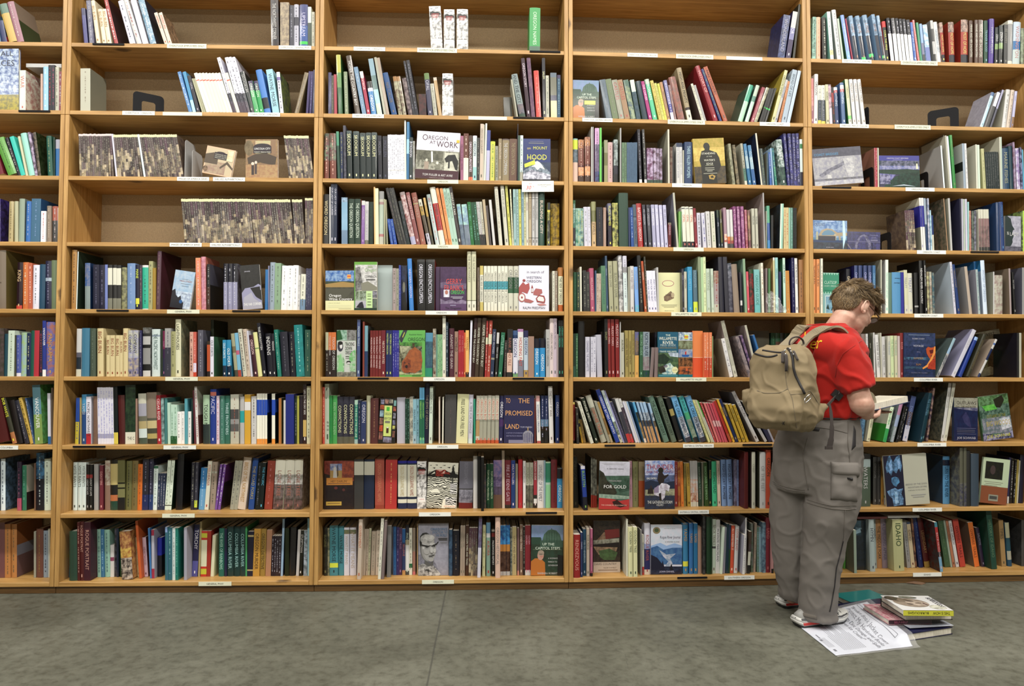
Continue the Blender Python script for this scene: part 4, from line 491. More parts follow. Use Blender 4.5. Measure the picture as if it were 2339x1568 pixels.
38,62,58 d54 g:fba;64,108,30 bcb A:bike S:bcb;112,140,136 294 g:186;142,185,136,3 4a5 T:9c9:EDEN_WITHIN_EDEN S:ccb;195,245,148,2 334~445 T:dda:CONVICTIONS |85:665;250,303,148,2 334~445 T:dda:CONVICTIONS |85:665;305,360,148,2 334~445 T:dda:CONVICTIONS |85:665 S:334;364,396,178,2 acb |10:187 T:cec:AT_THE_END_OF_THE_CAR_LINE|90:9bb;402,428,180 235 g:889;430,475,190,5 347 T:ccd:OREGON S:554~863;434,470,138,3 cca R5;482,555,162,5 622 g:a75 |0:633;572,725,160,20 223 F A:brew T:334:OREGON_BREW_TOUR;735,810,155 bbc F A:plain R5;812,832,165 143 g:698;834,855,165 143 g:698;857,888,150 bba~666 ;892,922,170 8bc T:456:ENDURING_WHALE |80:9bc;925,948,170 7ab g:456;952,975,62 6be |22:275|90:5a9 T:9d6:OREGON_FOREST;978,998,62 6be |22:275|90:5a9 T:9d6:OREGON_FOREST;998,1038,25,8 224 T:987:THE_JEWS_OF_OREGON S:224;1035,1065,55,10 cdc T:777:LOOKING_BACK S:cdc~333;1128,1140,150 dcb;1158,1170,150,5 ddc;1182,1285,128,5 555 g:766;1290,1395,122,15 dda T:665:FREE_LAND_FOR_FREE_MEN;1400,1440,128,10 ccd T:99a:A_TIME_FOR_CHANGE |90:cdd;1442,1460,170 297;1458,1492,138,10 ccb |50:998|52:b96|85:ccb|93:c52 T:d76:OREGON_BOY;1496,1528,138,10 ccb |50:998|55:aa9|93:c52 T:d76:OREGON_BOY;1530,1565,138,10 ccb |50:998|55:aa9|93:c52 T:d76:OREGON_BOY;1568,1600,138,10 ccb |50:998|55:aa9|93:c52 T:d76:OREGON_BOY;1604,1638,138,8 ccb |50:998|55:aa9|93:c52 T:d76:OREGON_BOY;1642,1675,138,5 ccb |50:998|55:aa9|93:c52 T:d76:OREGON_BOY;1680,1718,138,12 335 T:eef:OREGON |0:336|50:537|65:336;1720,1995,135,5 336 F A:promised T:ea6:TO_THE_PROMISED_LAND;2002,2018,165 733;2022,2055,140,-10 ddd |0:c99|12:ddd T:259:GOVERNING_OREGON |95:b55;2060,2092,138 236 g:aac |50:68a|65:321|75:222;2097,2132,138 236 g:aac |50:68a|65:321|75:222;2136,2175,52,-12 ddd T:877:THE_WAY_IT_WAS S:333;2195,2230,135 137 T:bbc:OREGON
@2 8 720 870 3.998
80,352,735,2 632 F A:darlin T:eb5:HEY_DARLIN;355,440,718,2 444 |5:ccb|32:444 ;442,535,718,5 235 |5:ccb|32:235;545,630,715 b54 T:d86:OREGON_GEOGRAPHIC_NAMES |92:a43;636,742,722,8 c33 g:ea6 |25:c33;755,835,735 22a |5:235|8:ddc|75:235|80:ddc|88:236 T:cb8:OREGON_GEOGRAPHIC_NAMES;840,925,735 22a |5:235|8:ddc|75:235|80:ddc|88:236 T:b65:OREGON_GEOGRAPHIC_NAMES;930,1015,738 eee~333 A:names;1015,1290,745,20 eed~333 F A:namescover T:e44:OREGON_GEOGRAPHIC_NAMES;1314,1438,738,8 778 |50:778|58:444|60:99a~556|88:822 T:99a:OREGON_GEOGRAPHIC_NAMES;1440,1478,690 ddd S:333 |0:ccc|15:411|16:ddd;1485,1512,690 222;1515,1540,700 111 R1;1542,1560,770 445~765;1562,1595,762,3 153 T:cdb:TOM_MCCALL_MAVERICK|90:143;1598,1628,762 153 T:cdb:TOM_MCCALL_MAVERICK;1628,1705,728 66a~a8a |35:547~879|55:657~434|72:754;1706,1730,640,-3 cba S:ccb;1732,1788,728 823 T:cab:FIRE_AT_EDENS_GATE |93:333|97:222;1790,1826,730 249 T:dcd:HOLY_ROLLERS |45:248;1830,1850,765 998;1855,1892,722 c23 T:b55:MISADVENTURES;1898,1922,735 ddd T:777:MOUNT_HOOD;1925,1957,750 bba |50:776~333 T:786:MOUNTAIN;1960,1992,750 bba |50:776~333 T:786:MOUNTAIN;1996,2024,738 b34 T:edd:OREGON_GUIDE|72:333|80:ddd|90:222;2028,2088,730 ddd T:889:LIVING_EAST_OF_THE_FAMILY;2090,2102,730 9bc;2105,2150,742 397 |0:bdb|3:397|45:acb|50:8c9;2155,2210,722 823 g:522;2212,2260,808 39d |0:223|25:29d T:dee:OREGON
@2 9 720 1170 3.998
75,110,138 222~443 T:885:EUGENE;112,130,150 565~aa8;133,208,125 49a T:234:WAYNE_MORSE |75:de3|84:49a;212,262,130 49a T:234:WAYNE_MORSE ;264,310,142 dde T:cba:WHAT_IT_MEANS |5:786~986|14:dde;314,372,142 dde T:cba:WHAT_IT_MEANS |5:786~986|14:dde;395,430,70,18 cba g:985 T:c75:GOVERNMENT R1;432,450,160,15 cba;452,472,160,12 cba g:876;476,495,150,15 cca g:665;505,545,180,12 cba g:998;550,590,175,10 dcb g:998;572,598,60,30 ddc g:999 R1;608,632,80,42 877 R1;665,700,130 888 R4;702,710,135 667;712,738,132 26a g:48c;735,758,138,4 437 g:98b;760,788,148,4 536 g:a8a T:a8b:OPAL_TALES;790,818,155 336 |0:26a|30:347 T:c76:BELLEVUE |90:c95;822,856,120 334 T:bcb:PHOTOS |30:a97|40:ddd|92:555;858,885,148 ddc g:887 |76:174|85:ddc;890,915,150 987 |50:a76|93:d77;928,938,110 ca7;942,1218,110 aab F A:doctor T:49d:OREGONS_DOCTOR R6;1222,1252,165 468~235 R5;1255,1315,175 223 g:876 R5;1322,1345,130,5 a98 T:776:OREGON_TIMES R5;1346,1365,130,5 a98 T:776:OREGON_TIMES R5;1370,1400,125,5 532 T:ccb:OREGON_TIMES_AND_TRAILS R5;1402,1480,148,5 776~bba x4 R5;1480,1510,55,15 779~646 |50:ccd S:445 R2;1525,1552,125,5 cc9 g:997 R4;1562,1600,98 9a8 |0:69b|20:ccc|28:8a9 T:c33:AURORA R4;1610,1640,180 222 |3:822|12:222 T:ddd:PACKWOOD_REPORT R4;1645,1690,50 dba T:888:OREGON_HISTORICAL R1;1690,1712,125 6ae |0:15a~4ae|38:c83|52:421~754|92:bbb R5;1714,1742,125 6ae |0:15a~4ae|38:c83|52:421~754|92:bbb R5;1745,1778,125 6ae |0:15a~4ae|38:c83|52:421~754|92:bbb R5;1782,1800,150 455~998 R5;1800,1838,140 ba7 T:765:GREAT_AND_MINOR R5;1845,1862,150 866 |90:c87 R5;1868,1895,122 865 T:dcb:TIMES_AND_TRAILS R5;1898,1918,138 322 g:998 R5;1920,1945,125 923 T:d9a:REFORM |90:ccc R5;1948,1972,125 923 T:d9a:REFORM |90:ccc R5;1980,2270,122,8 455 F A:capitol T:ded:UP_THE_CAPITOL_STEPS R4
@3 1 1290 0 4.1035
1995,2060,135,60 236~56a T:aab:WONDERLAND S:236~348;2080,2125,105,70 336 |0:ccc|35:88b|60:436 T:dde:ANCHOR;2128,2148,40,70 221~443
@3 2 1290 0 4.1035
76,320,750 79b F A:capsticker T:ded:UP_THE_CAPITOL_STEPS;390,445,750,-65 789 g:567 |0:678;450,505,745,-70 786 g:998;510,560,752,-70 997 T:b55:CASTLES |0:998;565,615,752,-75 a86 T:b55:CASTLES;620,668,752,-72 256~576 |0:576|15:256~9a7 ;675,715,752,-65 256~9bb |0:cdc|30:467~245;735,785,762,-70 256~9a7 |0:245;790,820,765,-75 b38 T:fce:THE_CARVER;830,870,745,-80 5c9 |0:bcb|12:5c9 T:ded:ORCHARDS;885,915,758,-85 cb5 g:a73;918,940,782,-80 cc6 g:a84;942,962,785,-75 dd4 g:a84;965,990,772,-75 b85 T:542:OREGON_OREGANO;1000,1030,755,-75 88b g:dde |60:44a|80:ccd;1035,1055,800,-60 977 g:533;1060,1125,725,-90 a65~755 g:875;1155,1200,638,-105 a97 T:332:HIGH_AND_MIGHTY |75:433|80:ddc;1295,1318,788,-105 ccb g:987 S:655;1300,1320,800,-100 aaa;1400,1445,622,-175 a23 T:eaa:HISTORY_OF S:a23;1452,1475,650,-175 348 g:8b5;1490,1530,632,-190 b42 T:311:PARK_COUNTRY |0:b52;1625,1670,790,110 9b8 |0:3a8|40:3a8|45:adb S:465;1690,1725,795,110 bcb |30:698|45:bdc S:587;1745,1775,815,110 a45 T:daa:TIMBER;1778,1810,818,120 bb9~776;1820,1845,825,100 333 |55:293|58:333;1848,1868,825,100 333 |58:1c5|62:333;1872,1890,825,100 333 |60:1c5|64:333;1935,1965,655,130 cc9 T:664:OREGON_EMPIRE S:a93;1968,1990,745,110 bbb T:459:SUCCOTASH;2000,2022,760,90 c85 g:a52;2030,2075,650,110 abc T:567:BREAD_OF_LIFE;2080,2110,660,110 bcd S:aab
@3 3 1290 275 4.1035
77,122,170 8bb |3:cd2|25:789~455|55:dba;128,180,180 843~d95 |20:843|60:622|65:c85~fb8|85:532 g:dba;190,240,155 843~d95 |20:843|60:622|65:c85~fb8|85:532 g:dba;248,258,62 bbb;262,270,62 bbb;284,325,72 c9c |30:879~446|80:335~56a g:757;328,346,70 6c5;350,356,250 232;370,402,185 997 |30:774|60:996;404,450,205 caa g:955;462,500,180,-2 abb~333 |60:334|80:222 ;518,530,72 aaa S:998;536,560,208 686 g:454;562,580,208 686 g:454;582,680,208 468 g:357 x6;700,725,85,-20 223 g:889 |93:ddd;748,770,85,-25 333 g:bbb |93:ddd;775,800,260,-5 736~cbd |90:354;803,830,260,-5 736~cbd |90:354;835,862,260,-4 645~cbd |90:354;865,888,262,-3 645~bac |90:354;892,915,265,-2 645~bac |90:354;970,985,85,-5 ccb S:aa9;988,1010,250 632~876;1010,1022,255 333;1050,1080,212,-5 ccc |10:ccc|0:346 g:89a T:99a:THE_STRANGER_NEXT_DOOR;1082,1105,212,-5 ccc |0:346|10:ccc g:89a T:99a:THE_STRANGER_NEXT_DOOR;1108,1118,280 bba;1138,1210,202,0 247 T:acd:THREE_FALLEN_WOMEN;1212,1505,175,-28 ca4 F A:waters T:ddd:STANDING_AT_THE_WATERS_EDGE;1575,1600,220,-45 aa8~665;1615,1640,232,-45 986~443;1690,1712,218,-45 aa9 g:554|60:587|90:ccb;1725,1752,222,-50 48b T:cdd:CLOUDS |30:9bc|60:27a;1765,1795,235,-50 48b T:cdd:CLOUDS |30:9bc|60:26a;1840,1855,122,-55 ccb S:235;1860,1890,265,-35 455 g:897;1905,1920,300 887|0:356;1925,1945,300,-20 36b g:ccd;1950,1962,262,-20 9bd;1965,1985,262,-40 278 |50:287 g:ad9;2030,2085,182,-50 465~cdd |60:244~576 T:ddd:TASTE;2092,2115,125,-45 225~55a g:aac;2120,2148,125,-30 225~55a g:aac;2160,2190,125,-20 225~55a g:aac;2195,2225,122,-15 225~55a g:aac;2222,2246,178,-8 cdd |10:385|20:cdd|70:224 
@3 4 1290 275 4.1035
77,100,750 163 |12:163|18:ccd|20:487 T:bdd:OREGON_SCANDAL|60:334;102,118,825 286~acb;120,146,825 287~acb g:bb5;148,178,825 266~acb g:bb5;182,218,812,-8 ccd g:aaa;220,246,812,-8 ccd g:aaa;255,295,762,-5 996 |20:774|45:ca7 T:653:JEWELS;302,358,815,-5 223 g:654;362,388,818 a87;412,445,778,-10 223~88a T:dd5:PLACE_NAMES |40:334~423;450,478,775,-5 443~cc6;480,502,775,-5 443~cc6;512,598,680,-5 354;605,620,818 347;622,648,818,-15 25a g:abd;650,682,790,-15 567 T:334:PAINTING_PARADISE |28:222|30:678 ;690,738,780,-22 b22 T:ecc:BAPTISTS_IN_OREGON;748,775,792,-22 334 T:aab:MY_OREGON;785,815,792,-20 334 T:aab:MY_OREGON;828,858,792,-20 aac T:eef:MY_OREGON;866,895,792,-22 bbd T:eef:MY_OREGON;904,932,795,-22 bbd T:eef:MY_OREGON;940,968,795,-20 bbd T:779:MY_OREGON;970,998,960 712 |0:876|8:712 T:cab:WEEKEND;1052,1070,680,-38 bba S:889;1072,1090,855 6a3;1092,1102,855 484;1108,1142,810,-20 ddc |3:333~ccc|6:ddc T:d76:OPAL |85:223;1148,1180,810,-22 ddc |3:333~ccc|6:ddc T:d76:OPAL |85:223;1185,1218,812,-18 ddc |3:333~ccc|6:ddc T:d76:OPAL |85:223;1225,1248,825,-22 923 T:ebb:OPAL;1250,1282,868,-12 ccd g:777;1300,1332,868,-20 ccd g:66b;1340,1375,855,-20 ccc g:998;1385,1420,855,-18 ccb g:8a7;1442,1460,842,-20 234 |20:234 T:bbc:OPAL |0:454|85:344;1468,1486,842,-18 234 |0:663 T:bbc:OPAL |85:344;1500,1525,820,-15 a89 |65:d63~edc|80:b65|85:ccc;1530,1555,838,-15 ccc |70:d73|80:c43|88:444;1560,1585,838,-15 ccc |70:b96|80:a43|88:444;1595,1620,808,-18 837~b7a g:dbc;1630,1655,808,-18 837~b7a g:dbc;1665,1692,808,-18 837~b7a g:dbc;1700,1720,840,-15 a45~c89;1728,1748,842,-15 745~b96;1762,1788,828,-12 bba T:777:TRAILER;1795,1818,828,-12 bba T:777:TRAILER;1870,1882,680,-15 aaa S:a99;1888,1896,850 998;1900,1925,802,-8 5a8 |40:25a|80:38c;1935,1955,890 333;2015,2028,782,10 cdc S:333~345;2030,2046,782,10 9cb;2050,2072,818 cb8 g:c64;2074,2098,818 cb8 g:c64;2100,2115,820 8ba;2118,2138,820 698 g:9cc;2142,2158,822 222 g:454;2160,2174,822 222 g:454
@3 5 1290 560 4.1035
80,112,255 153 g:375;115,140,255 243 g:aa6;145,162,205,-4 ccb;175,205,238,-5 333 g:998;210,240,252,-5 333 g:887;245,285,218,-12 a46 T:daa:WILLAGILLESPIE |0:b57;290,305,240 357;292,315,268 ba9 g:865;318,338,268 ba9 g:865;345,385,195,-10 586 T:376:SPIRIT_OF_THE_PIONEER;390,408,102,-15 357 T:9ab:OREGON;420,458,152,-15 aa8 T:776:SLOW_TO_LOVE;465,508,150,-15 aa8 T:776:SLOW_TO_LOVE;515,550,98,-15 ddd~667 |12:999~ddd|30:ccc~555;555,592,102,-12 ccd |20:999|30:cdd g:99a;600,620,205 998;625,660,198,-5 ccc T:989:ARTS_REJECTED;665,700,205,-12 7ae T:9ac:PIONEER_RIVER |85:6bd;705,740,98,-35 222 g:998;745,765,152,-35 c52 T:dcb:OREGON |5:b52;765,780,110,-30 443 g:a98;782,808,242,-22 dde T:559:WAIT_FOR_THIS_NEXT;810,838,242,-22 dde T:559:WAIT_FOR_THIS_NEXT;840,868,242,-22 dde T:559:WAIT_FOR_THIS_NEXT;870,886,210,-10 bbb S:ccc;888,1095,260,-5 dda F A:grail T:665:GRAIL R4;1097,1115,222,-8 445~223 T:99b:STATE |75:222;1118,1142,250,-4 bba T:554:OREGON;1158,1200,205,-8 29c T:7bd:WILLAMETTE;1210,1250,235,-10 578~244 |0:578|75:cd2 T:8ab:KINGFISHER;1258,1282,110,-10 897;1284,1304,115,-10 ac9;1305,1330,112,-10 cda g:aa8 S:8a7;1335,1370,222,-10 bcb T:9a8:SOLUTIONS;1378,1402,222,-12 bcb T:9a8:SOLUTIONS;1410,1455,242,-5 a98~954 g:b44 |30:a99|80:bba;1458,1500,112,-18 334;1502,1540,112,-25 334;1545,1580,170,-18 345~99a |30:445~778;1588,1640,180,-30 987 S:337~458 |5:baa;1650,1668,255,-12 334 |70:ccc|82:223;1690,1712,130,-22 8a8 S:798;1715,1735,250,-15 d56 T:ecc:COAST |92:c23;1740,1778,228,-12 332~363 |10:332~a33;1785,1835,230,-12 7bb T:387:OREGON_GUIDE |80:6bb;1850,1870,168,-12 ddc g:b85;1885,1900,218 877;1910,1928,220 585;1960,1975,118,-8 b93 |0:ddd|5:cc9 S:b96;1980,2005,118,-8 9cc T:699:OREGON;2010,2030,250 336;2052,2075,122,-10 bdc T:566:OUR_PROUD_PAST S:475;2080,2115,242,-12 c83 T:ca6:A_GREAT_RIVER;2135,2160,120,-12 226 g:88a;2165,2190,125,-12 ddd T:666:OUR_PROUD_PAST S:334;2200,2240,138,-5 a74 g:754
@3 6 1290 560 4.1035
80,100,830 243 |75:365;102,125,830 364 g:9c9;130,185,715,0 222 S:333;195,235,862 ccd T:88a:CHANGING_THE_WILLAMETTE;243,268,862 ccd g:88a;275,300,862 ccd g:88a;303,352,842,-12 bbc;340,358,815 433 R6;372,402,695,-5 222 T:996:SALEM;408,432,697,-8 922 T:dbb:MUDDY_FORKS;440,470,697,-8 922 T:dbb:MUDDY_FORKS;480,515,697,-8 922 T:dbb:MUDDY_FORKS;518,525,722 ccc;528,558,822,-3 bba T:554:AURORA;568,600,802,-3 a95 T:532:GOLDEN_WAS_THE_PAST;602,628,802,-2 a95 T:532:GOLDEN_WAS_THE_PAST;632,655,802,-2 a95 T:532:GOLDEN_WAS_THE_PAST;658,695,815 66a~886 |20:877~443|52:da5 T:a85:GARDEN;702,732,815,2 264 T:8b9:RECORD_GUIDE |0:364;740,802,815,2 9ab~899 T:346:NORTH_SILVER |55:999~867|85:254;800,832,960,25 877 S:566;840,872,960,8 877;830,862,818 223~446 R8;872,1062,815 167 F A:willamette T:ded:THE_WILLAMETTE_RIVER_GUIDE R3;1068,1200,818 776 F A:river4 R3;1200,1298,805 d62 R3 |0:e84|57:eca|58:e52 S:b31;1302,1325,820 e85 |55:ecb|56:d53 g:ecb;1328,1350,820 e85 |55:ecb|56:d53 g:ecb;1355,1380,820 e85 |55:ecb|56:d53 g:ecb;1382,1392,855 896;1580,1615,715,-125 bba T:998:HISTORIC_HOMES |80:ccb S:a99;1555,1590,880,-80 ddd g:99a S:ba9;1725,1758,862,-125 a99~556 ;1765,1785,850,-120 336~a8a;1800,1820,755,-115 bba S:a99;1880,1900,845,-120 37b;1770,1990,805,0 665 R14;1920,1965,825 264 R14 g:5a7;1970,2015,825 375 R14 |20:754|50:375;2020,2060,825 344 R14 |20:655|50:344;2070,2130,828 253 R14
@3 7 1290 865 4.1035
82,103,225 922 |0:dc6|5:a33|20:922 T:c66:TRAVEL |92:211;108,130,278,-12 333 g:997 R1;160,175,390,-40 cb4 T:332:SNAKE |15:333|30:ca3|60:da2;178,200,390,-40 a84 g:643;245,275,225,-125 ccb g:887 R1;290,322,190,-135 232 T:ccb:PIONEER_SPIRITS R2;345,400,170,-150 998 T:c64:OWYHEE_TRAILS |0:bba|25:998~776|85:aa9;405,430,218,-130 998;432,455,225,-130 a84 |40:863|80:a97;480,520,112,-190 24a T:dde:OREGONS_BITTERS_COUNTRY S:334|70:136~375;522,548,118,-180 cdd T:344:OREGON_HIGH_COUNTRY |60:344~aba|85:bba;550,562,118,-180 99c;565,590,225,-140 446 g:878;595,625,195,-125 ccc T:444:OREGON_DESERT |30:445|80:c33;628,652,195,-125 ccc g:888 |20:545|80:c33;665,685,220,-125 ccd;688,702,220,-125 ccc;700,715,220,-125 8ac |20:89b;750,770,225,-115 5ad |25:223~564|50:a85~653|90:dcb;780,800,225,-110 9bd |25:bcd~334|45:334~764|60:c96~a85;812,832,228,-110 9bd |25:bcd~334|45:334~764|60:c96~a85;840,868,228,-112 9bd |25:bcd~334|45:334~764|60:c96~a85;885,905,235,-105 9bd |25:bcd~334|45:334~764|60:c96~a85;935,985,178,-150 687 T:343:THE_OREGON_DESERT;1008,1055,178,-140 676 T:343:THE_OREGON_DESERT;1075,1115,190,-130 222 |25:a95|40:222|95:876|97:222;1140,1195,178,-145 6ad T:234:THE_OREGON_DESERT |45:9ab~889|60:679~ddd|90:445;1215,1260,178,-145 4bb T:234:THE_OREGON_DESERT |35:4a7|50:786~899|65:575~9a9|90:333;1280,1335,178,-145 6ad T:234:THE_OREGON_DESERT |45:9ab~889|60:679~ddd|90:445;1345,1365,208,-150 cc8 g:997;1375,1395,208,-155 bb9 ;1396,1405,210,-155 5a4 |40:bbb;1407,1425,230,-140 b44 g:eaa;1432,1450,235,-130 d77;1455,1475,235,-130 c56 |45:daa|60:c56;1482,1500,235,-130 c56 |45:daa|60:c56;1505,1522,235,-130 d45 |45:daa|60:c56;1525,1535,220,-135 b45;1540,1565,215,-150 b32 |80:b53;1580,1600,200,-155 da2 T:753:WAGON;1602,1628,200,-160 236 T:a95:OREGON;1635,1658,245,-130 b92 T:334:WAGON;1672,1698,245,-135 b92 T:355:RIVER_HOUSE;1705,1730,252,-130 b92 g:654;1800,1835,125,-215 bbb T:655:WEST_OF_PACIFIC S:778;1870,1900,225,-225 aaa S:555;1915,1950,350,-120 335 ;1952,1970,400,-90 99a
@3 8 1290 865 4.1035
82,132,735,-2 221 T:554:OREGON;175,215,825,-38 236 T:8b4:BULLETIN |0:ccd|7:24a|70:223 R1;245,262,740 443 |0:998~222|75:b32 x1;265,283,750 443 |0:998~222|75:b32;285,300,762 443 |0:998~222|75:b32;318,602,778,10 577 F A:gold T:ded:FOR_GOLD R2;605,635,775,-5 c9a g:a89;638,690,780 996 g:775;695,750,782 a85~754 |0:a97|42:b52;752,1030,772 347 F A:thunder T:b33:THUNDER_OVER_THE_OCHOCO R2;1032,1060,780 a33 T:dbb:CATTLE_KINGDOM;1062,1084,785,-5 c83~a33;1092,1118,780,-12 e82 T:c52:SHANIKO_PEOPLE;1122,1140,795 984 g:553;1148,1178,795,-15 b93 T:642:SHANIKO_PEOPLE;1182,1200,775,-8 bbb |40:bbb~c85|70:a64~dcb|90:ccb;1202,1218,775,-8 bbb |40:bbb~c85|70:a64~dcb|90:ccb;1220,1236,775,-8 bbb |40:bbb~c85|70:a64~dcb|90:ccb;1238,1254,775,-8 bbb |40:bbb~c85|70:a64~dcb|90:ccb;1256,1285,788,-20 243 T:898:RANCH_UNDER_THE_RIMROCK;1290,1305,790 776;1312,1348,788,-20 373 T:8b8:RANCH_UNDER_THE_RIMROCK |0:352;1350,1375,775 132 T:a95:RANCH;1385,1430,780,-10 3b8 T:254:HOMESTEAD;1436,1464,775,-12 cba T:755:HOMESTEADING;1475,1520,762,-10 79c T:334:HIGH_DESERT_PROMISE;1528,1578,762,-12 79c T:334:HIGH_DESERT_PROMISE;1590,1612,762 88a~545;1614,1632,765 78b g:345;1685,1722,690,0 611 S:622 R1;1725,1755,775,0 787~443;1768,1802,690,0 bba T:998:CHIEF S:544 R1;1830,1885,690,0 bbb T:999:OF_THE_FEET S:554 R1;1885,1930,672,5 b42 T:432:OREGON R1;1955,1990,700 433;2000,2060,700 544;2080,2150,720 345
@3 9 1290 1165 4.1035
85,145,235,0 a22 T:d98:RENDEZVOUS S:dcc R0;150,168,215,0 347 T:bbd:CHASING R1;172,200,185 257 T:bcd:TYEE_TO_HENDERSON R3;205,232,175 ba9 T:665:RIVER_PEACE R2;240,262,180 b68 |93:222 T:834:RENTALS R2;268,520,105 543 F A:davis T:554:COUNTRY R8;580,595,90,-2 ddc S:ccb R1;598,638,165,-3 dda T:565:GOLDEN_TREE R0;645,682,165,-3 dda T:565:GOLDEN_TREE R0;712,724,190,-3 999 R2;727,745,235,-3 ccb |80:c33 T:677:RED_DOG R3;748,800,130 dde |40:9ad|50:337|90:dcb T:b55:ROGUE_RIVER R3;805,1098,145,3 dde F A:rogue T:555:ROGUE_RIVER_JOURNAL R3;1110,1158,130,-2 38b T:c95:YAMSI |75:dd3|85:38b |0:678|3:38b R3;1168,1205,130 37b T:c95:YAMSI R3;1210,1245,130 27a T:c95:YAMSI R3;1250,1285,165,-2 a87 R3;1295,1320,60 222~555 R2;1330,1385,68 142 R2;1395,1430,90,5 bcb T:877:BACK_TRAILS |50:555|54:bcb R3;1432,1468,95,5 ccc T:556:MCKENZIE_MARCHLAND |0:ccc R3;1470,1492,165,20 99a R3;1460,1480,165,25 cdc R2;1495,1520,135,10 245 R3;1525,1540,145,10 346 |50:253 R3;1545,1575,150,15 d53 T:edc:AS_I_REMEMBER_IT R3;1585,1620,155,18 ccc T:c66:LOOK_AHEAD R3;1690,1705,75,-5 ddd S:aab R3;1672,1695,240,25 ddd g:99a S:aab R1;1700,1725,205,20 543 |30:544|48:ccb|80:333 R2;1745,1765,130 575~888 R4;1770,1790,125,15 a98 R4 g:665;1800,1820,165 687 R4 g:8ac;1825,1848,165 8ab R4 g:589;1850,1880,120 79a~346 R3;1885,1925,75,5 823 T:b66:LAND R3;1935,1955,75 b88 |92:222 R2;1960,2000,90 544;2010,2050,90 456
@4 1 1840 0 4.687
70,110,180,8 9cb~687 g:354;120,162,182,0 eb9 g:c97;192,238,185,0 433 g:ddc |0:221;262,298,125,-52 ddd |80:ed9|90:ddd g:9aa S:8cb;345,390,105,-62 ddd g:899 S:aaa;392,412,200,-55 bcb S:aaa;450,490,162,-75 8ae T:bdf:WIND|80:8be S:475;500,512,200,-75 b35;540,582,170,-75 8ac |8:9bd~246|45:124 T:b87:LOVE;610,655,170,-75 8ac |8:9bd~246|45:124|92:3d6 T:b87:LOVE;695,745,162,-85 8ac |8:9bd~246|45:124|85:3d6|92:123 T:b87:LOVE;785,820,155,-80 8ac |8:9bd~246|45:124 T:b87:LOVE;830,860,168,-70 8ac |8:9bd~246|45:124|88:3d6|94:123 T:b87:LOVE;862,900,228,-42 d33 |15:222 T:dd5:CORK_THE_MINE;918,955,192,-50 223 |36:eee g:dde;962,1000,195,-50 223 |36:eee g:dde;1010,1045,195,-50 223 |36:eee g:dde;1047,1078,202,-50 223 |36:eee g:dde;1085,1118,205,-50 223 |36:eee g:dde;1122,1158,212,-45 223 |36:eee g:dde;1168,1195,240,-45 26c T:cde:DONT_LEND_HORACE;1200,1222,215,-60 c44 g:fbb |0:d77;1228,1252,242,-45 196 ;1260,1285,255,-40 9be |50:88a|80:555;1300,1345,265,-45 8bd~eef |60:78c;1378,1408,220,-45 bbb |20:444|50:bbb|80:333 S:888;1415,1455,235,-45 ddd T:79b:LEGENDARY_GRIT;1465,1500,240,-30 ca9~333 |25:b32|80:223 T:dc6:MOST_OF_HOPE;1545,1605,235,-15 ca9~333 |25:b32|80:223 T:dc6:MOST_OF_HOPE S:a32;1668,1742,208,2 ca9~333 |28:b32|80:223 T:dc6:MOST_OF_HOPE S:a32;1755,1795,218 643 T:ddc:MINNIE_AND_HER_DAUGHTERS;1815,1850,212 643 T:ddc:MINNIE_AND_HER_DAUGHTERS;1852,1900,212 643 T:ddc:MINNIE_AND_HER_DAUGHTERS;1915,1955,218 153 T:8bc:TRAINER_BLOOD;1965,2018,198,10 53a T:aab:WOODSTREAM;2028,2062,290,8 233 |45:8a6|60:333 T:ddd:ZERO;2072,2115,270,8 233 |45:8a6|60:333 T:ddd:ZERO;2125,2165,262,5 444 T:887:BE_HAPPY;2162,2215,215,10 ddc |8:999|92:ddc;2225,2300,230,20 bcd |45:27b|65:bcc T:c88:WASHINGTON;2305,2338,300 9a8~665
@4 2 1840 0 4.687
48,82,840,-4 d88 T:fbb:LIVING_IN_OREGON|60:a67;84,122,792,8 ddd T:555:OREGON |90:eee;125,160,912 ddc |38:345 g:99a |90:dc4;165,205,912,-4 ddc |38:345 g:99a |92:dc4;228,258,905,-15 cca T:542:WORKS;262,290,905,-20 dbc~223 |60:dcd;295,320,935,-25 333 T:b32:EARLY_TALES |15:a33|40:333;325,362,935,-22 458 |0:eee|8:d55|15:458 T:cde:LIGHTNING;395,435,885,-25 57a |6:eee|15:d55|22:57a T:cde:LIGHTNING;465,498,850,-45 dda T:776:OREGON |80:7d6|88:ddc S:475;512,545,850,-45 ddd T:987:MIDDAY_TALES;558,590,850,-45 ddd T:987:MIDDAY_TALES;615,650,850,-58 ddd T:987:MIDDAY_TALES;684,691,1130 222 E90;1650,1657,1135 222 E145;1870,1905,985,130 bce |0:57a|10:bde T:9bc:IDAHO S:aab~99a;1930,1965,985,130 bbb |0:dde|40:555;1975,1995,960,135 667 |0:aac|50:667;2105,2150,955,50 bba g:887 |0:ccc;2152,2190,960,55 cba g:987;2200,2225,975,45 bbd |70:975 T:99c:TALES
@4 3 1840 280 4.687
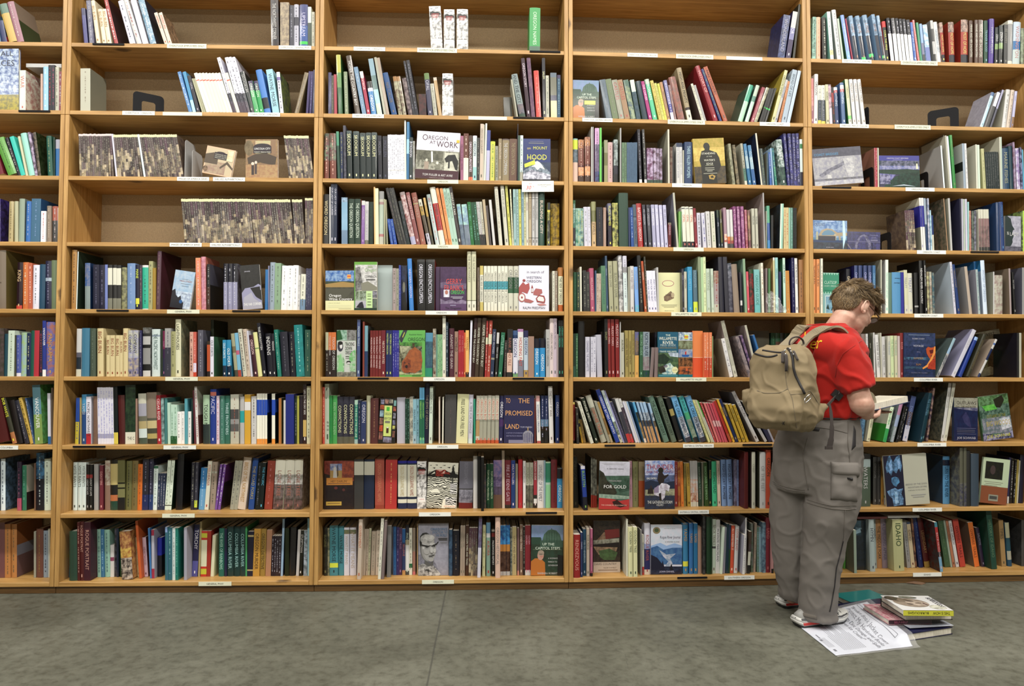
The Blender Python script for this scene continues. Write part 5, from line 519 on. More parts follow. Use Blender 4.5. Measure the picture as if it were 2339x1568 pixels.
62,590,290,-40 889 F A:bridges T:29b:COAST_BRIDGES;733,740,465 222 E90;742,752,272,-8 c67 g:fcc S:965;758,772,272,-8 c45 g:fcc;778,790,272,-6 ccb;795,1225,355,-10 446 F A:coastmem T:dde:OREGON_COAST_MEMORIES;1320,1327,545 222 E90;1480,1494,248,-35 dee S:aaa R1;1518,1530,135,-48 bba S:876 R4;1540,1555,140,-45 bba;1560,1578,148,-45 dde;1585,1612,135,-45 394 T:896:TILLAMOOK;1695,1720,225,-20 9ab S:bbb|40:333|60:bbb;1724,1744,225,-22 ddd g:aab;1832,1846,235,-12 ddc S:bba;1850,1873,238,-12 cdc x2;1905,1935,280,-25 bb8 g:997;1940,2080,315,-20 233 g:777 x6;2086,2096,155,-12 ccb S:bba;2098,2112,155,-12 bcb;2120,2190,275,-15 357 T:aa8:MARINE_FISHES;2195,2232,250,-18 145 S:145;2240,2258,210,-20 a9b~744;2270,2305,275,-20 98b~dde g:a7c;2310,2328,265,-15 335~99c;2332,2345,290,-15 5ac
@4 4 1840 280 4.687
75,445,1045 58a F A:crossings T:234:CROSSINGS;448,800,1168 457 F A:guide T:99b:CROSSINGS_GUIDE R5;922,930,1165 222 E90;1085,1185,940,-25 ccd~555 |25:455~a76|55:bba~588|80:233 x5 S:734;1245,1265,808,-30 ddd |15:33a|55:ddd T:88c:FORTUNES S:ccb|12:bba|15:33a|55:998;1268,1290,808,-30 ddd |15:33a|55:ddd;1295,1318,812,-32 246 |0:9ab|50:247;1320,1335,812,-15 ccd~57a;1345,1358,940,-15 bde~69b;1362,1380,995,-15 ccb |0:248|55:ccb;1520,1530,815,-45 a86 S:876~454;1555,1575,812,-30 bbb S:aa9;1660,1672,815,-12 224 S:335;1680,1695,818,-10 bbc;1700,1712,820,-10 bcb;1718,1735,820,-8 ccd;1738,1752,850 9cc;1755,1775,945,-5 b76~c98;1780,1805,945 334~787;1808,1828,945 556~99a;1860,1880,930,-10 ccb |22:977|40:977~655|90:444;1885,1912,930,-12 ccb |22:977|40:977~655|90:444;1915,1945,930,-12 ccb |22:977|40:977~655|90:444;1948,1975,930,-15 ccb |22:977|40:977~655|90:444;2058,2095,855,-10 247;2098,2135,850,-20 248 T:58b:OREGON_COAST S:bbc;2130,2300,1000 999 F A:lady T:bbc:LADY;2318,2332,945 444~9b5;2332,2345,945 be4
@4 5 1840 570 4.687
82,108,105 e95 T:654:TILLAMOOK_BURN;118,150,105 e95 T:654:TILLAMOOK_BURN;155,162,98 998;164,186,98 ddc g:998;187,358,250 397 F A:clatsop T:bdd:CLATSOP_COUNTY R4;440,485,210 223 T:dca:GREAT S:223 R3;525,560,172 458 |30:67a|50:334 T:bbe:CHINOOK S:226;572,608,172 458 |30:67a|50:334 T:bbe:CHINOOK;625,660,172 458 |30:67a|50:334 T:bbe:CHINOOK;675,710,172 458 |30:67a|50:334 T:bbe:CHINOOK;720,750,172 47a T:8bd:CHINOOK;805,818,112 bba S:998;858,888,112 ded T:8cb:OREGON_COAST_HISTORY S:bbb;895,935,248 687;925,1020,245,-5 59c A:blueplain S:479;1030,1058,245 33a;1062,1098,222,-20 cca T:99a:TREATY |80:ccb;1105,1155,255,-12 ccb T:99b:TREATY;1175,1215,250,-10 222 |80:aaa |84:222;1228,1268,120,-10 222 T:ddd:NEHALEM_RIVER_COUNTRY S:222;1285,1305,118,-20 222 T:ddd:NEHALEM_RIVER_COUNTRY;1310,1330,240,-12 bb8~755 ;1338,1360,240,-12 bba~776 g:c66;1365,1385,250,-10 367~998;1595,1618,135,-50 ccd g:999 S:9aa |0:bcd;1628,1655,162,-60 248 T:986:OREGON_COAST;1755,1785,185,-55 ba9 S:999;1862,1885,215,-30 abb S:99a g:69a;1905,1948,118,-40 cde T:9ac:MYSTERY_OF_OREGON S:27a|20:9ab;1820,1845,130,-20 27b R4;2010,2022,240 ccc S:998;2025,2115,275 bba~977 S:aa9 x1;2190,2208,205,-15 a99 S:876;2235,2255,245,-25 222 T:aaa:THE_TOTEM |0:222;2320,2345,195 999 S:667
@4 6 1840 570 4.687
610,655,905,-10 876~988;658,680,905,-12 ccc g:999 ;700,715,895,-20 443 T:bba:BRIDGES;735,752,892,-12 ccc T:99a:GREAT_SALMON_HOAX S:998;770,805,915,-25 ddd T:777:A_RIVER_OF_THE_WEST;812,822,895,-10 ccb;828,862,935,-10 ccc T:999:RIVER_OF_THE_WEST;885,912,928,-5 ccb T:9ab:THE_INDIANS;918,952,925,-8 cda T:9b9:THE_INDIANS;958,988,925,-8 cca T:8a9:THE_INDIANS;992,1015,928,-5 cbb;1018,1052,895 933 T:d88:RIVER R2;1055,1390,892 346 F A:voyage T:ccd:VOYAGE_OF_A_SUMMER_SUN;1395,1425,948,190 9bc |25:9bd|40:bbb~777 T:568:OREGON S:566 R1;1560,1605,855,240 ccd T:bbb:CELILO S:99b;1640,1680,935,185 24a T:35a:COLUMBIA |0:9be|8:24a S:24a;1725,1765,905,190 cc9 T:875:VOYAGES_INDEPENDENCE |0:443 S:443;1840,1865,960,200 ccc |10:57b|15:ccc|25:236|55:ccc|90:347 S:a98;1900,2195,905,-95 998 F A:northwest T:333:NORTHWEST R19;2265,2285,895 333 S:223;2290,2312,895 bba
@4 7 1940 860 4.9
120,160,450,30 69b~247 R6;195,235,400,55 cca T:887:COLUMBIA S:998;375,415,340,90 dec |50:cdc|62:3a5 T:296:COLUMBIA S:aa9|50:282 R1;460,500,300,110 889 |0:b8a|30:9ac|60:899 T:dde:OREGON_SHORE S:788~444 R0;520,545,330,100 222 g:889 R1;545,575,340,90 222 g:aaa;595,650,218,105 446 |0:458|35:655|65:ccd T:89c:DISCOVERING S:236;785,815,185,110 145 T:69b:THE_COLUMBIA S:245 R0;818,845,190,110 145 T:7aa:THE_COLUMBIA;850,870,130,70 435~b98;1045,1078,75,90 ccc T:998:CHRONICLES S:776~344;1080,1115,70,105 ccb T:998:CHRONICLES;1150,1415,240 346 F A:outlaws T:bbb:OUTLAWS_THE_BIG_RIVER R4;1480,1820,235,-70 464 F A:woods T:bb4:BIG_WOODS R4
@4 8 1940 860 4.9
0,90,880 444;100,220,870 565 R3 |0:444|10:9aa|25:565 T:bbb:WATERS;270,312,905 555 T:999:OREGON S:333;318,355,905 555 T:999:OREGON;357,388,915 c94 T:a74:RUGGED |0:c94;390,412,925 ccc T:888:WINTER |80:384|85:ccc;420,905,895,-45 bba F A:bridgegods T:999:BRIDGE_OF_THE_GODS R2;1052,1128,895,0 59c |8:224|20:59c T:246:RETURN_TO_THE_RIVER S:357;1240,1278,800 665 |60:446~776 S:776~445 R1;1282,1312,800 665 |60:446~776 R1;1316,1360,835 333 R1;1368,1455,868 456 R1;1460,1760,905,50 bca F A:museum R3;1765,1785,910,30 336 |85:ccc;1790,1820,920,30 222 g:bbb;1830,1850,935,30 222 g:bbb;1852,1872,935,30 a94;1875,1890,945,30 bba;1900,1950,880,20 224
@4 9 1900 1150 5.328
-400,-380,80 543;-340,-290,200 456;-260,-220,200 866;-180,-120,190 445;-60,-20,200 344;0,60,200 766;155,175,440 5a4;268,300,330,-10 9a9 S:665 R0;290,430,210 223 F A:columbia T:556:COLUMBIA R5;455,518,205,-20 abb T:556:HYMN R2;520,560,195,-18 9aa T:667:HYMN;570,632,200,-22 b85 T:543:THE_MIDDLE_FORK;640,705,180,-25 989 T:668:A_LIFELONG_AFFAIR;728,852,205,-25 bb8 T:353:IDAHO|30:bb8 R2;920,965,225,-60 999 g:666;970,1015,230,-60 cb9 T:722:IDAHO |0:457|5:cb9;1018,1040,190,-50 533~a75;1065,1120,165,-80 237 g:57a;1140,1205,195,-90 622 T:a85:LEGENDARY |88:a83;1318,1352,235,-75 489 |10:b33|60:223|70:7ac T:dbb:BUILT_BY_THE_MOUNTAINS S:622~455 R0;1380,1445,220,-90 464 g:685;1448,1470,210,-90 9a9;1475,1505,215,-90 b75 T:643:IDAHO_FISHING;1515,1552,215,-95 ccc T:546:FRANK_CHURCH;1565,1632,200,-95 c43 T:722:OWYHEE_TRAILS;1740,1800,240,-85 d72 T:842:OWYHEE_TRAILS |15:e72 S:876;1850,1890,305,-75 324 T:99a:SALMON |0:435 S:655;1910,1955,310,-75 324 T:99a:SALMON;1965,2030,95,-50 254 T:686:HISTORY_OF_IDAHO R3;2070,2125,210,-40 a85 T:554:TIMES;2150,2200,240,-40 368 |0:bb9|35:256|65:aa9|85:257;2310,2345,205,0 555 S:444~555"""
def cc(s, gain=None):
    """colour[~second tone][^woodcut tone] -> args for MB.col"""
    wave = 0; c2 = None
    if '^' in s: s, t = s.split('^'); c2 = hexc(t); wave = 1
    elif '~' in s: s, t = s.split('~'); c2 = hexc(t[:3])
    return hexc(s[:3]), c2, wave
class Bk: pass
REC = [0, .012, .012, .012, .016, .018, .024, .05, .085, .085]
def parse():
    out = []; bay = row = 0; ox = oy = sc = 0
    for ln in DATA.split('\n'):
        if ln.startswith('@'):
            p = ln[1:].split(); bay, row, ox, oy, sc = int(p[0]), int(p[1]), float(p[2]), float(p[3]), float(p[4]); continue
        for it in ln.split(';'):
            tk = it.replace('|', ' |').split()
            if not tk: continue
            n = [float(v) for v in tk[0].split(',')]
            k = Bk(); k.bay, k.row = bay, row; k.col = tk[1]; k.bands = []; k.g = k.title = k.tc = k.side = k.art = None; k.sb = []; k.face = False; k.rec = REC[row]; k.end = None; rep = 1; ins = False
            for t in tk[2:]:
                if t[0] == '|':
                    a, c = t[1:].split(':'); (k.sb if ins else k.bands).append((float(a)/100, c)); continue
                ins = False
                if t[0] == 'g' and t[1] == ':': k.g = t[2:5]
                elif t[0] == 'T': _, k.tc, k.title = (t.split(':')+[''])[:3]; k.title = k.title.replace('_', ' ')
                elif t[0] == 'S' and t[1] == ':': k.side = t[2:]; ins = True
                elif t == 'F': k.face = True
                elif t[0] == 'E' and t[1:].isdigit(): k.end = int(t[1:])
                elif t[0] == 'A' and t[1] == ':': k.art = t[2:]
                elif t[0] == 'R' and t[1:].isdigit(): k.rec = .004 + int(t[1:])*.011 if row > 6 else .004+int(t[1:])*.012
                elif t[0] == 'x' and t[1:].isdigit(): rep = int(t[1:])
            lean = n[3]/sc if len(n) > 3 else 0.0
            X0, X1, Y = ox+n[0]/sc, ox+n[1]/sc, oy+n[2]/sc
            k.bands.sort()
            for i in range(rep):
                q = Bk(); q.__dict__.update(k.__dict__); q.rep = (i, rep)
                q.x0 = X0+(X1-X0)*i/rep; q.x1 = X0+(X1-X0)*(i+1)/rep; q.top = Y; q.lean = lean
                if rep > 1:
                    rr = random.Random(int(q.x0*7)+row); q.top += rr.uniform(-.5, .5)
                    if '~' in q.col and rep > 3:   # brown photo-history spines: each shows its own slice of a picture
                        q.bands = q.bands[:2]; f = rr.uniform(.22, .5); q.col = '645~755'
                        if q.bands: q.bands = [q.bands[0], (q.bands[1][0] if len(q.bands) > 1 else .06, rr.choice(['544', '433', '645', '655']))]
                        while f < .95:
                            q.bands.append((f, rr.choice(['655~876', '544~765', '986~cb9', '765~433', 'cb9~a98', '766', '433', '876~443', '544~ba8', 'a97~655']))); f += rr.uniform(.06, .22)
                        q.g = '998'; q.side = '765~544'
                out.append(q)
    return out
random.seed(4)
BK = parse()
for k in BK:
    py = shelf_py(k.bay, k.row, k.rec, min(max((k.x0+k.x1)/2, -60), 2500))
    s0, _ = onbay(k.bay, k.x0, py, k.rec); s1, _ = onbay(k.bay, k.x1, py, k.rec); st, zt = onbay(k.bay, k.x0+k.lean, k.top, k.rec)
    W = BAYS[k.bay][3]; z0 = ZS[k.row]; k.th = math.atan2(st-s0, zt-z0)       # lean angle, + to the right
    k.s0, k.s1 = s0, s1
    wd = max(.0035, (s1-s0)*math.cos(k.th)); 
    if k.face: k.w = wd; 
    k.wd = wd; h = math.hypot(st-s0, zt-z0)-(wd*abs(math.sin(k.th)) if k.th > 0 else 0)
    k.h = max(.1, min(h, .33)); k.z0 = z0
    if k.face: k.d = min(.03, .012+.002*(k.row % 4))
    else: k.d = min(DP-k.rec-.012, max(.105, .70*k.h+.006*((int(k.x0*13) % 5)-2)))
    if k.col.startswith('eee~333'): k.d = .15
    k.area = max(0, min(k.x1, 2339)-max(k.x0, 0))*max(0, (py-max(k.top, 0)))
    cx = (k.x0+k.x1)/2
    if (1712 < cx < 1900 and 5 < k.row < 8) or (1900 < cx < 1960 and k.row == 7) or (1765 < cx < 1960 and k.row > 7) or (1880 < cx < 2005 and k.row in (5, 6) and not k.face and cx < 1990): k.area *= .12
for k in BK:                    # books standing in front of one set far back are only as deep as the gap allows
    if k.end: k.wd = .004; k.area = 0
    for q in BK:
        if q.bay == k.bay and q.row == k.row and q.rec > .14 and k.rec < .1 and k.s1+.06 > q.s0 and k.s0 < q.s1+.02: k.d = min(k.d, q.rec-k.rec-.004)
# settle: slide neighbours apart along the shelf until no two stand in the same place
def quad2(k):
    c, s = math.cos(k.th), math.sin(k.th)
    if k.th <= 0: A = Vector((k.s0, 0)); u = Vector((c, -s)); B0 = A       # rests on its lower left corner
    else: A = Vector((k.s0, 0)); u = Vector((c, -s))
    up = Vector((s, c))
    # for th<0 (top to the left) the right lower corner rises; for th>0 the left one does
    p0 = A.copy()
    if k.th > 0: p0 = Vector((k.s0, k.wd*s))
    return [p0, p0+u*k.wd, p0+u*k.wd+up*k.h, p0+up*k.h]
def overlap(a, b):
    """horizontal distance b must move right to clear a (0 if clear)"""
    A, B = quad2(a), quad2(b); best = 0
    ys = sorted(set([p.y for p in A+B])); lo = max(min(p.y for p in A), min(p.y for p in B)); hi = min(max(p.y for p in A), max(p.y for p in B))
    if hi <= lo: return 0
    def span(Q, y):
        xs = []
        for i in range(4):
            p, q = Q[i], Q[(i+1) % 4]
            if (p.y-y)*(q.y-y) <= 0 and abs(p.y-q.y) > 1e-9: xs.append(p.x+(q.x-p.x)*(y-p.y)/(q.y-p.y))
        return (min(xs), max(xs)) if xs else None
    for y in [lo+1e-5, hi-1e-5]+[v for v in ys if lo < v < hi]:
        sa, sb = span(A, y), span(B, y)
        if sa and sb: best = max(best, sa[1]-sb[0])
    return best
shelf_sets = {}
for k in BK: shelf_sets.setdefault((k.bay, k.row), []).append(k)
for key, L in shelf_sets.items():
    W = BAYS[key[0]][3]; L.sort(key=lambda k: k.s0+.12*k.h*math.sin(k.th)); GAP = .0004
    for it in range(60):
        mv = 0
        for i in range(len(L)):
            for j in (i+1, i+2, i+3):
                if j >= len(L): continue
                a, b = L[i], L[j]
                if a.rec+a.d < b.rec or b.rec+b.d < a.rec: continue
                o = overlap(a, b)+GAP
                if o > GAP+1e-5:
                    if j == i+1 and o > .006 and not a.face and not b.face:     # mostly a difference of lean: share it
                        da = b.th-a.th
                        if da < -.02: a.th += da*.25; b.th -= da*.25; o *= .5
                    a.s0 -= o*.5; b.s0 += o*.5; mv = max(mv, o)
        for k in L:
            Q = quad2(k); lo = min(p.x for p in Q); hi = max(p.x for p in Q)
            if key[0] != 0 and lo < TP+.001: k.s0 += TP+.001-lo
            while hi > W-TP-.001 and k.th > .03:
                k.th *= .96; Q = quad2(k); hi = max(p.x for p in Q)
            if hi > W-TP-.001: k.s0 -= hi-(W-TP-.001)
        if mv < .0006: break
        if it in (20, 35, 45):   # still crowded: slim the ones that press
            for i in range(len(L)-1):
                if overlap(L[i], L[i+1]) > .0008:
                    for k in (L[i], L[i+1]):
                        if not k.face: k.wd *= .94
def tone(mb, s): c, c2, wv = cc(s); mb.col(c, c2, wv)
def draw_art(mb, key, w, h, y, x0=0.0, M=None):
    """cover picture on the plane y, upper left corner at (x0, h)"""
    lay = 0
    for op in ART[key].split('|'):
        p = op.split(' ')
        if len(p) < 2: continue
        lay += 1; yy = y-.00012*lay-.0002
        X = lambda v: x0+w*float(v)/100; Z = lambda v: h*(1-float(v)/100)
        cl = lambda v, a, b: max(a, min(b, v))
        if p[0] == 'R':
            tone(mb, p[5]); a, b, c, d = X(p[1]), X(float(p[1])+float(p[3])), Z(float(p[2])+float(p[4])), Z(p[2]); mb.quad((a, yy, c), (b, yy, c), (b, yy, d), (a, yy, d))
        elif p[0] == 'O':
            tone(mb, p[5]); n = 20; mb.poly([(X(float(p[1])+float(p[3])*math.cos(6.2832*i/n)), yy, Z(float(p[2])+float(p[4])*math.sin(6.2832*i/n))) for i in range(n, 0, -1)])
        elif p[0] == 'P':
            tone(mb, p[1]); pts = [tuple(float(v) for v in q.split(',')) for q in p[2:]]
            P = [(X(cl(a, 0, 100)), Z(cl(b, 0, 100))) for a, b in pts]
            ar = sum(P[i][0]*P[(i+1) % len(P)][1]-P[(i+1) % len(P)][0]*P[i][1] for i in range(len(P)))
            if ar < 0: P.reverse()
            mb.poly([(a, yy, b) for a, b in P])
        elif p[0] in 'TL':
            mb.col(hexc(p[5])); s = ' '.join(p[6:]); hh = h*float(p[3])/100
            T = Matrix.Translation((X(p[1]), yy, Z(p[2])-(hh/2 if p[0] == 'T' else 0))) @ Matrix.Rotation(R(90), 4, 'X')
            text(mb, s, T, hh*.85, w*float(p[4])/100, 'C' if p[0] == 'T' else 'L')
def make_book(k):
    """cover mesh and page mesh in a frame with the resting corner at the origin: x across, y into the shelf, z up"""
    c = MB(); g = MB(); w, h, d = k.wd, k.h, k.d
    rnd = random.Random(int(k.x0*31)+k.row*7); hard = w > .018 and not k.face and rnd.random() < .75
    t = min(.0022 if hard else .0006, w*.2); bulge = min(.0035, w*.12) if hard else .0006
    main = k.col; side = k.side or (main if '~' not in main else main)
    if k.face:
        tone(c, main); c.box(0, w, 0, t, 0, h); c.box(0, w, d-t, d, 0, h); c.box(0, t, t, d-t, 0, h)
        g.mi = 0; g.box(t, w-.002, t, d-t, .001, h-.001)
        if k.art: draw_art(c, k.art, w, h, 0.0)
        return c, g
    # profile round the spine: left board, curved spine, right board
    n = 4 if w > .008 else 1
    arc = [(w*i/n, bulge*(1-math.sin(math.pi*i/n))) for i in range(n+1)]; arc[0] = (0, bulge*1.4); arc[-1] = (w, bulge*1.4)
    lv = [0.0]+[h*(1-b[0]) for b in sorted(k.bands, reverse=True) if 0 < b[0] < 1]+[h]
    cols = []   # from the bottom up
    bs = sorted(k.bands)
    for i in range(len(lv)-1):
        mid = 1-(lv[i]+lv[i+1])/2/h; cur = main
        for a, co in bs:
            if a <= mid: cur = co
        cols.append(cur)
    for i, co in enumerate(cols):
        tone(c, co); z0, z1 = lv[i], lv[i+1]
        for j in range(n): (a, ya), (b, yb) = arc[j], arc[j+1]; c.quad((a, ya, z0), (b, yb, z0), (b, yb, z1), (a, ya, z1))
    sl = [0.0]+[h*(1-b[0]) for b in sorted(k.sb, reverse=True) if 0 < b[0] < 1]+[h]
    for i in range(len(sl)-1):
        mid = 1-(sl[i]+sl[i+1])/2/h; cur = side
        for a, co in sorted(k.sb):
            if a <= mid: cur = co
        tone(c, cur); z0, z1 = sl[i], sl[i+1]; f = bulge*1.4
        c.quad((0, d, z0), (0, f, z0), (0, f, z1), (0, d, z1)); c.quad((w, f, z0), (w, d, z0), (w, d, z1), (w, f, z1))
    tone(c, side); f = bulge*1.4
    c.quad((t, f+t, 0), (t, d, 0), (t, d, h), (t, f+t, h)); c.quad((w-t, d, 0), (w-t, f+t, 0), (w-t, f+t, h), (w-t, d, h))
    for z, fl in ((0, 1), (h, 0)):
        A = [(0, d, z), (0, f, z), (t, f+t, z), (t, d, z)]; B2 = [(w-t, d, z), (w-t, f+t, z), (w, f, z), (w, d, z)]; C2 = [(0, f, z)]+[(a, y, z) for a, y in arc[1:-1]]+[(w, f, z), (w-t, f+t, z), (t, f+t, z)]
        for q in (A, B2, C2): c.poly(q[::-1] if fl else q)
    c.quad((0, d, 0), (t, d, 0), (t, d, h), (0, d, h)); c.quad((w-t, d, 0), (w, d, 0), (w, d, h), (w-t, d, h))
    ins = .003 if hard else .0002
    g.box(t, w-t, f+t+.0003, d-ins, ins if hard else .0004, h-(ins if hard else .0004))
    yy = -.00035
    if k.title or k.g:
        spans = [(a, b) for a, b in zip(lv, lv[1:]) if b-a > .3*h] or [(lv[0], lv[-1])]
        if k.title:
            c.col(hexc(k.tc)); fh = min(w*.52, .019 if k.w_big else .0125); L = sum(glyph(ch)[2] for ch in k.title)*fh/.7
            lo, hi = (h*.12, h*.93) if len(spans) > 1 or (spans[0][1]-spans[0][0]) > .75*h else spans[0]
            room = (hi-lo)*.94
            if L < room*.55: fh = min(fh*room*.6/L, w*.62)
            mid = (lo+hi)/2 if L > room*.6 else hi-max(L, room*.55)/2-.01*h
            T = Matrix.Translation((w/2+ -fh*.48, yy, mid)) @ Matrix.Rotation(R(90), 4, 'X') @ Matrix.Rotation(R(-90), 4, 'Z')
            T = Matrix.Translation((w/2-fh*.5, yy, mid)) @ Matrix.Rotation(R(90), 4, 'X') @ Matrix.Rotation(R(-90), 4, 'Z')
            text(c, k.title, T, fh, room)
            if mid-L/2 > h*.25:
                zz = h*.06; fw = min(w*.3, .006); c.quad((w/2-fw/2, yy, zz), (w/2+fw/2, yy, zz), (w/2+fw/2, yy, zz+h*.05), (w/2-fw/2, yy, zz+h*.05))
        else:
            c.col(hexc(k.g)); z = h*.93; fw = min(w*.34, .006)
            while z > h*.12:
                l = h*rnd.choice([.02, .03, .045, .06]); 
                if rnd.random() < .8:
                    m_ = rnd.uniform(.7, 1)
                    for q in range(max(1, int(l/.0028))):
                        zz = z-q*.0028; c.quad((w/2-fw*m_/2, yy, zz-.0018), (w/2+fw*m_/2, yy, zz-.0018), (w/2+fw*m_/2, yy, zz), (w/2-fw*m_/2, yy, zz))
                z -= l+h*.012
    if k.art and not k.face:
        if k.art == 'names':
            c.col(hexc('eee')); c.quad((w*.04, yy, h*.88), (w*.96, yy, h*.88), (w*.96, yy, h*.995), (w*.04, yy, h*.995))
            c.col(hexc('222')); yy2 = yy-.0002
            for a, b, e_ in ((.1, .93, .2), (.5, .95, .3), (.3, .9, .25)): c.quad((w*a, yy2, h*b), (w*(a+e_), yy2, h*b), (w*(a+e_), yy2, h*(b+.012)), (w*a, yy2, h*(b+.012)))
            c.col(hexc('222')); c.poly([(w*.05, yy2, h*.80), (w*.95, yy2, h*.80), (w*.95, yy2, h*.84), (w*.7, yy2, h*.87), (w*.5, yy2, h*.86), (w*.3, yy2, h*.89), (w*.05, yy2, h*.85)])
            c.col(hexc('e33'))
            for i_, wd_ in enumerate(('OREGON', 'GEOGRAPHIC', 'NAMES')): text(c, wd_, Matrix.Translation((w/2, yy-.0004, h*(.80-.037*i_))) @ Matrix.Rotation(R(90), 4, 'X'), h*.028, w*.7)
            c.col(hexc('eee')); c.quad((w*.1, yy2, h*.14), (w*.9, yy2, h*.14), (w*.9, yy2, h*.24), (w*.1, yy2, h*.24))
            c.col(hexc('e33')); text(c, 'MCARTHUR', Matrix.Translation((w/2, yy-.0004, h*.19)) @ Matrix.Rotation(R(90), 4, 'X'), h*.018, w*.5)
        elif k.art == 'bike': draw_art(c, 'bike', w, h, yy)
        elif ART.get(k.art): draw_art(c, k.art, w, h, yy)
    return c, g
def local(k):
    Q = quad2(k)
    return Matrix.Translation((Q[0].x, k.rec, k.z0+Q[0].y+.0004)) @ Matrix.Rotation(k.th, 4, 'Y')
# ---- words for labels
NAMED = [('white', (225, 225, 222)), ('pale grey', (195, 195, 195)), ('grey', (140, 140, 140)), ('dark grey', (75, 75, 78)), ('black', (34, 34, 36)), ('cream', (218, 208, 172)), ('beige', (190, 175, 140)), ('tan', (165, 130, 90)), ('brown', (115, 75, 50)), ('dark brown', (65, 42, 34)),
 ('red', (190, 45, 45)), ('dark red', (125, 30, 38)), ('pink', (205, 110, 125)), ('orange', (222, 115, 40)), ('golden', (190, 140, 45)), ('yellow', (215, 205, 70)), ('olive', (120, 115, 65)), ('green', (55, 130, 70)), ('dark green', (30, 75, 50)), ('pale green', (155, 185, 145)), ('teal', (35, 120, 120)), ('turquoise', (110, 185, 185)),
 ('pale blue', (150, 180, 215)), ('blue', (45, 100, 180)), ('navy blue', (35, 45, 95)), ('slate blue', (90, 110, 135)), ('purple', (95, 60, 130)), ('maroon', (100, 35, 55)), ('rust', (170, 80, 50))]
def cname(h):
    c = [v*255 for v in hexc(h[:3])]; return min(NAMED, key=lambda n: sum((a-b)**2 for a, b in zip(n[1], c)))[0]
BAD = {'MOON', 'WAYNE', 'MORSE', 'TOM', 'MCCALL', 'HOMER', 'HATFIELD', 'GERRY', 'FRANK', 'FRANKS', 'LINCOLN', 'ATKINSON', 'MOLLEN', 'DUNIWAY', 'PATRICIA', 'CHURCH', 'DAVIS', 'PACKWOOD', 'MINNIE', 'HORACE', 'HENDERSON', 'OPAL', 'AURORA', 'MCKENZIE', 'SKOOKUM', 'VANCOUVER', 'MACHINE', 'WILLAGILLESPIE', 'YAMSI', 'DARLIN', 'HEY', 'LOURDES', 'BOB', 'WHISTLE', 'WHITTLE', 'MASSACRED', 'TORCHY', 'BULLETIN', 'MCARTHUR'}
SMALL = {'THE', 'OF', 'A', 'AND', 'AT', 'TO', 'FOR', 'IN', 'IT', 'BY', 'ON', 'THIS', 'I', 'OUR', 'MY', 'BE', 'WAS'}
FACE = {'sky': 'sky photo cover over a yellow field', 'tan': 'big plain tan volume', 'litho': 'sepia photo cover of a lighthouse, leaning', 'mill': 'sepia photo cover of a street with two figures', 'river': 'dark cover with a pale winding river', 'street': 'pale sky-blue cover with dark street scene at its foot',
 'work': 'cream and maroon cover with black and white workers photo', 'hood': 'blue cover of a snowy mountain with large yellow word', 'wine': 'photo cover of fields under blue sky with cream card', 'companion': 'green-edged cover of grey landscape photos', 'plain': 'blank pale cover', 'gerry': 'purple cover with big red and green lettering', 'western': 'white cover with red village drawing and navy lettering',
 'tracking': 'green and grey collage cover', 'roadside': 'green cover of a curled brown beaver', 'brew': 'black cover of many small photos round a lime panel', 'promised': 'blue cover with orange capitals and a dome', 'darlin': 'dark red leafy cover with orange title band', 'namescover': 'black and white woodcut landscape cover, red title', 'doctor': 'grey cover of an elderly woman in glasses',
 'capsticker': 'cover of a green dome with a yellow sticker', 'capitol': 'cover of a green dome and person in an orange top', 'waters': 'yellow cover with dark back-turned silhouette of a man', 'grail': 'pale yellow cover with a wine cork and ring', 'willamette': 'teal cover of a rocky river below white title', 'river4': 'cover strip of five small river photos', 'gold': 'cover of green canyon with white top and red foot', 'thunder': 'blue cover of a rider on a white horse, red title',
 'davis': 'painting cover with a red barn and green pond', 'rogue': 'white cover of blue misty hills with gold seal', 'bridges': 'wide grey photo cover of a bridge', 'coastmem': 'purple cover of a lighthouse above dark headland', 'crossings': 'blue cover of an arched bridge', 'guide': 'low purple cover of a bridge arch', 'lady': 'pale cover with a dark woman profile', 'clatsop': 'teal cover with white zigzag borders', 'voyage': 'dark blue water cover with an orange canoe end',
 'northwest': 'leaning cover of brown rocks and green grass', 'outlaws': 'dark blue cover with cream title band', 'woods': 'green forest and rapids cover, leaning', 'bridgegods': 'wide white and dark blue cover with a waterfall', 'museum': 'pale cover with black photo and orange foot, tilted', 'columbia': 'dark blue cover half hidden in the shade'}
for k in BK: k.w_big = k.wd > .02
for key, L in shelf_sets.items():
    L.sort(key=lambda k: k.s0)
    for i, k in enumerate(L): k.prev = L[i-1] if i else None; k.next = L[i+1] if i+1 < len(L) else None
BK.sort(key=lambda k: -k.area)
ENDS = [k for k in BK if k.end]; BK = [k for k in BK if not k.end]
NIND = 290
IND = BK[:NIND]; REST = [k for k in BK[NIND:]]
def base_label(k):
    w = [x for x in (k.title or '').replace("'", '').split() if x not in BAD]; key = [x for x in w if x not in SMALL][:2]
    if k.face and k.art in FACE: s = 'face-out book, '+FACE[k.art]
    else:
        lean = ' leaning' if abs(k.th) > .14 else ''
        size = 'tall ' if k.h > .27 else 'thick ' if k.wd > .045 else 'slim ' if k.wd < .016 else ''
        s = f"{size}{cname(k.col)}{lean} book"
        if key: s += ' lettered '+' '.join(key).lower()
        elif len(k.bands) > 1 and (b := cname(k.bands[min(1, len(k.bands)-1)][1])) != cname(k.col): s += f' with {b} band'
    return s
def place(k): return f", {rown(k.row)}, {BAYNAME[k.bay]}"
BAYNAME = ['first bay', 'second bay', 'middle bay', 'fourth bay', 'last bay']
labs = {}
for k in IND: k.lab = base_label(k)+place(k); labs.setdefault(k.lab, []).append(k)
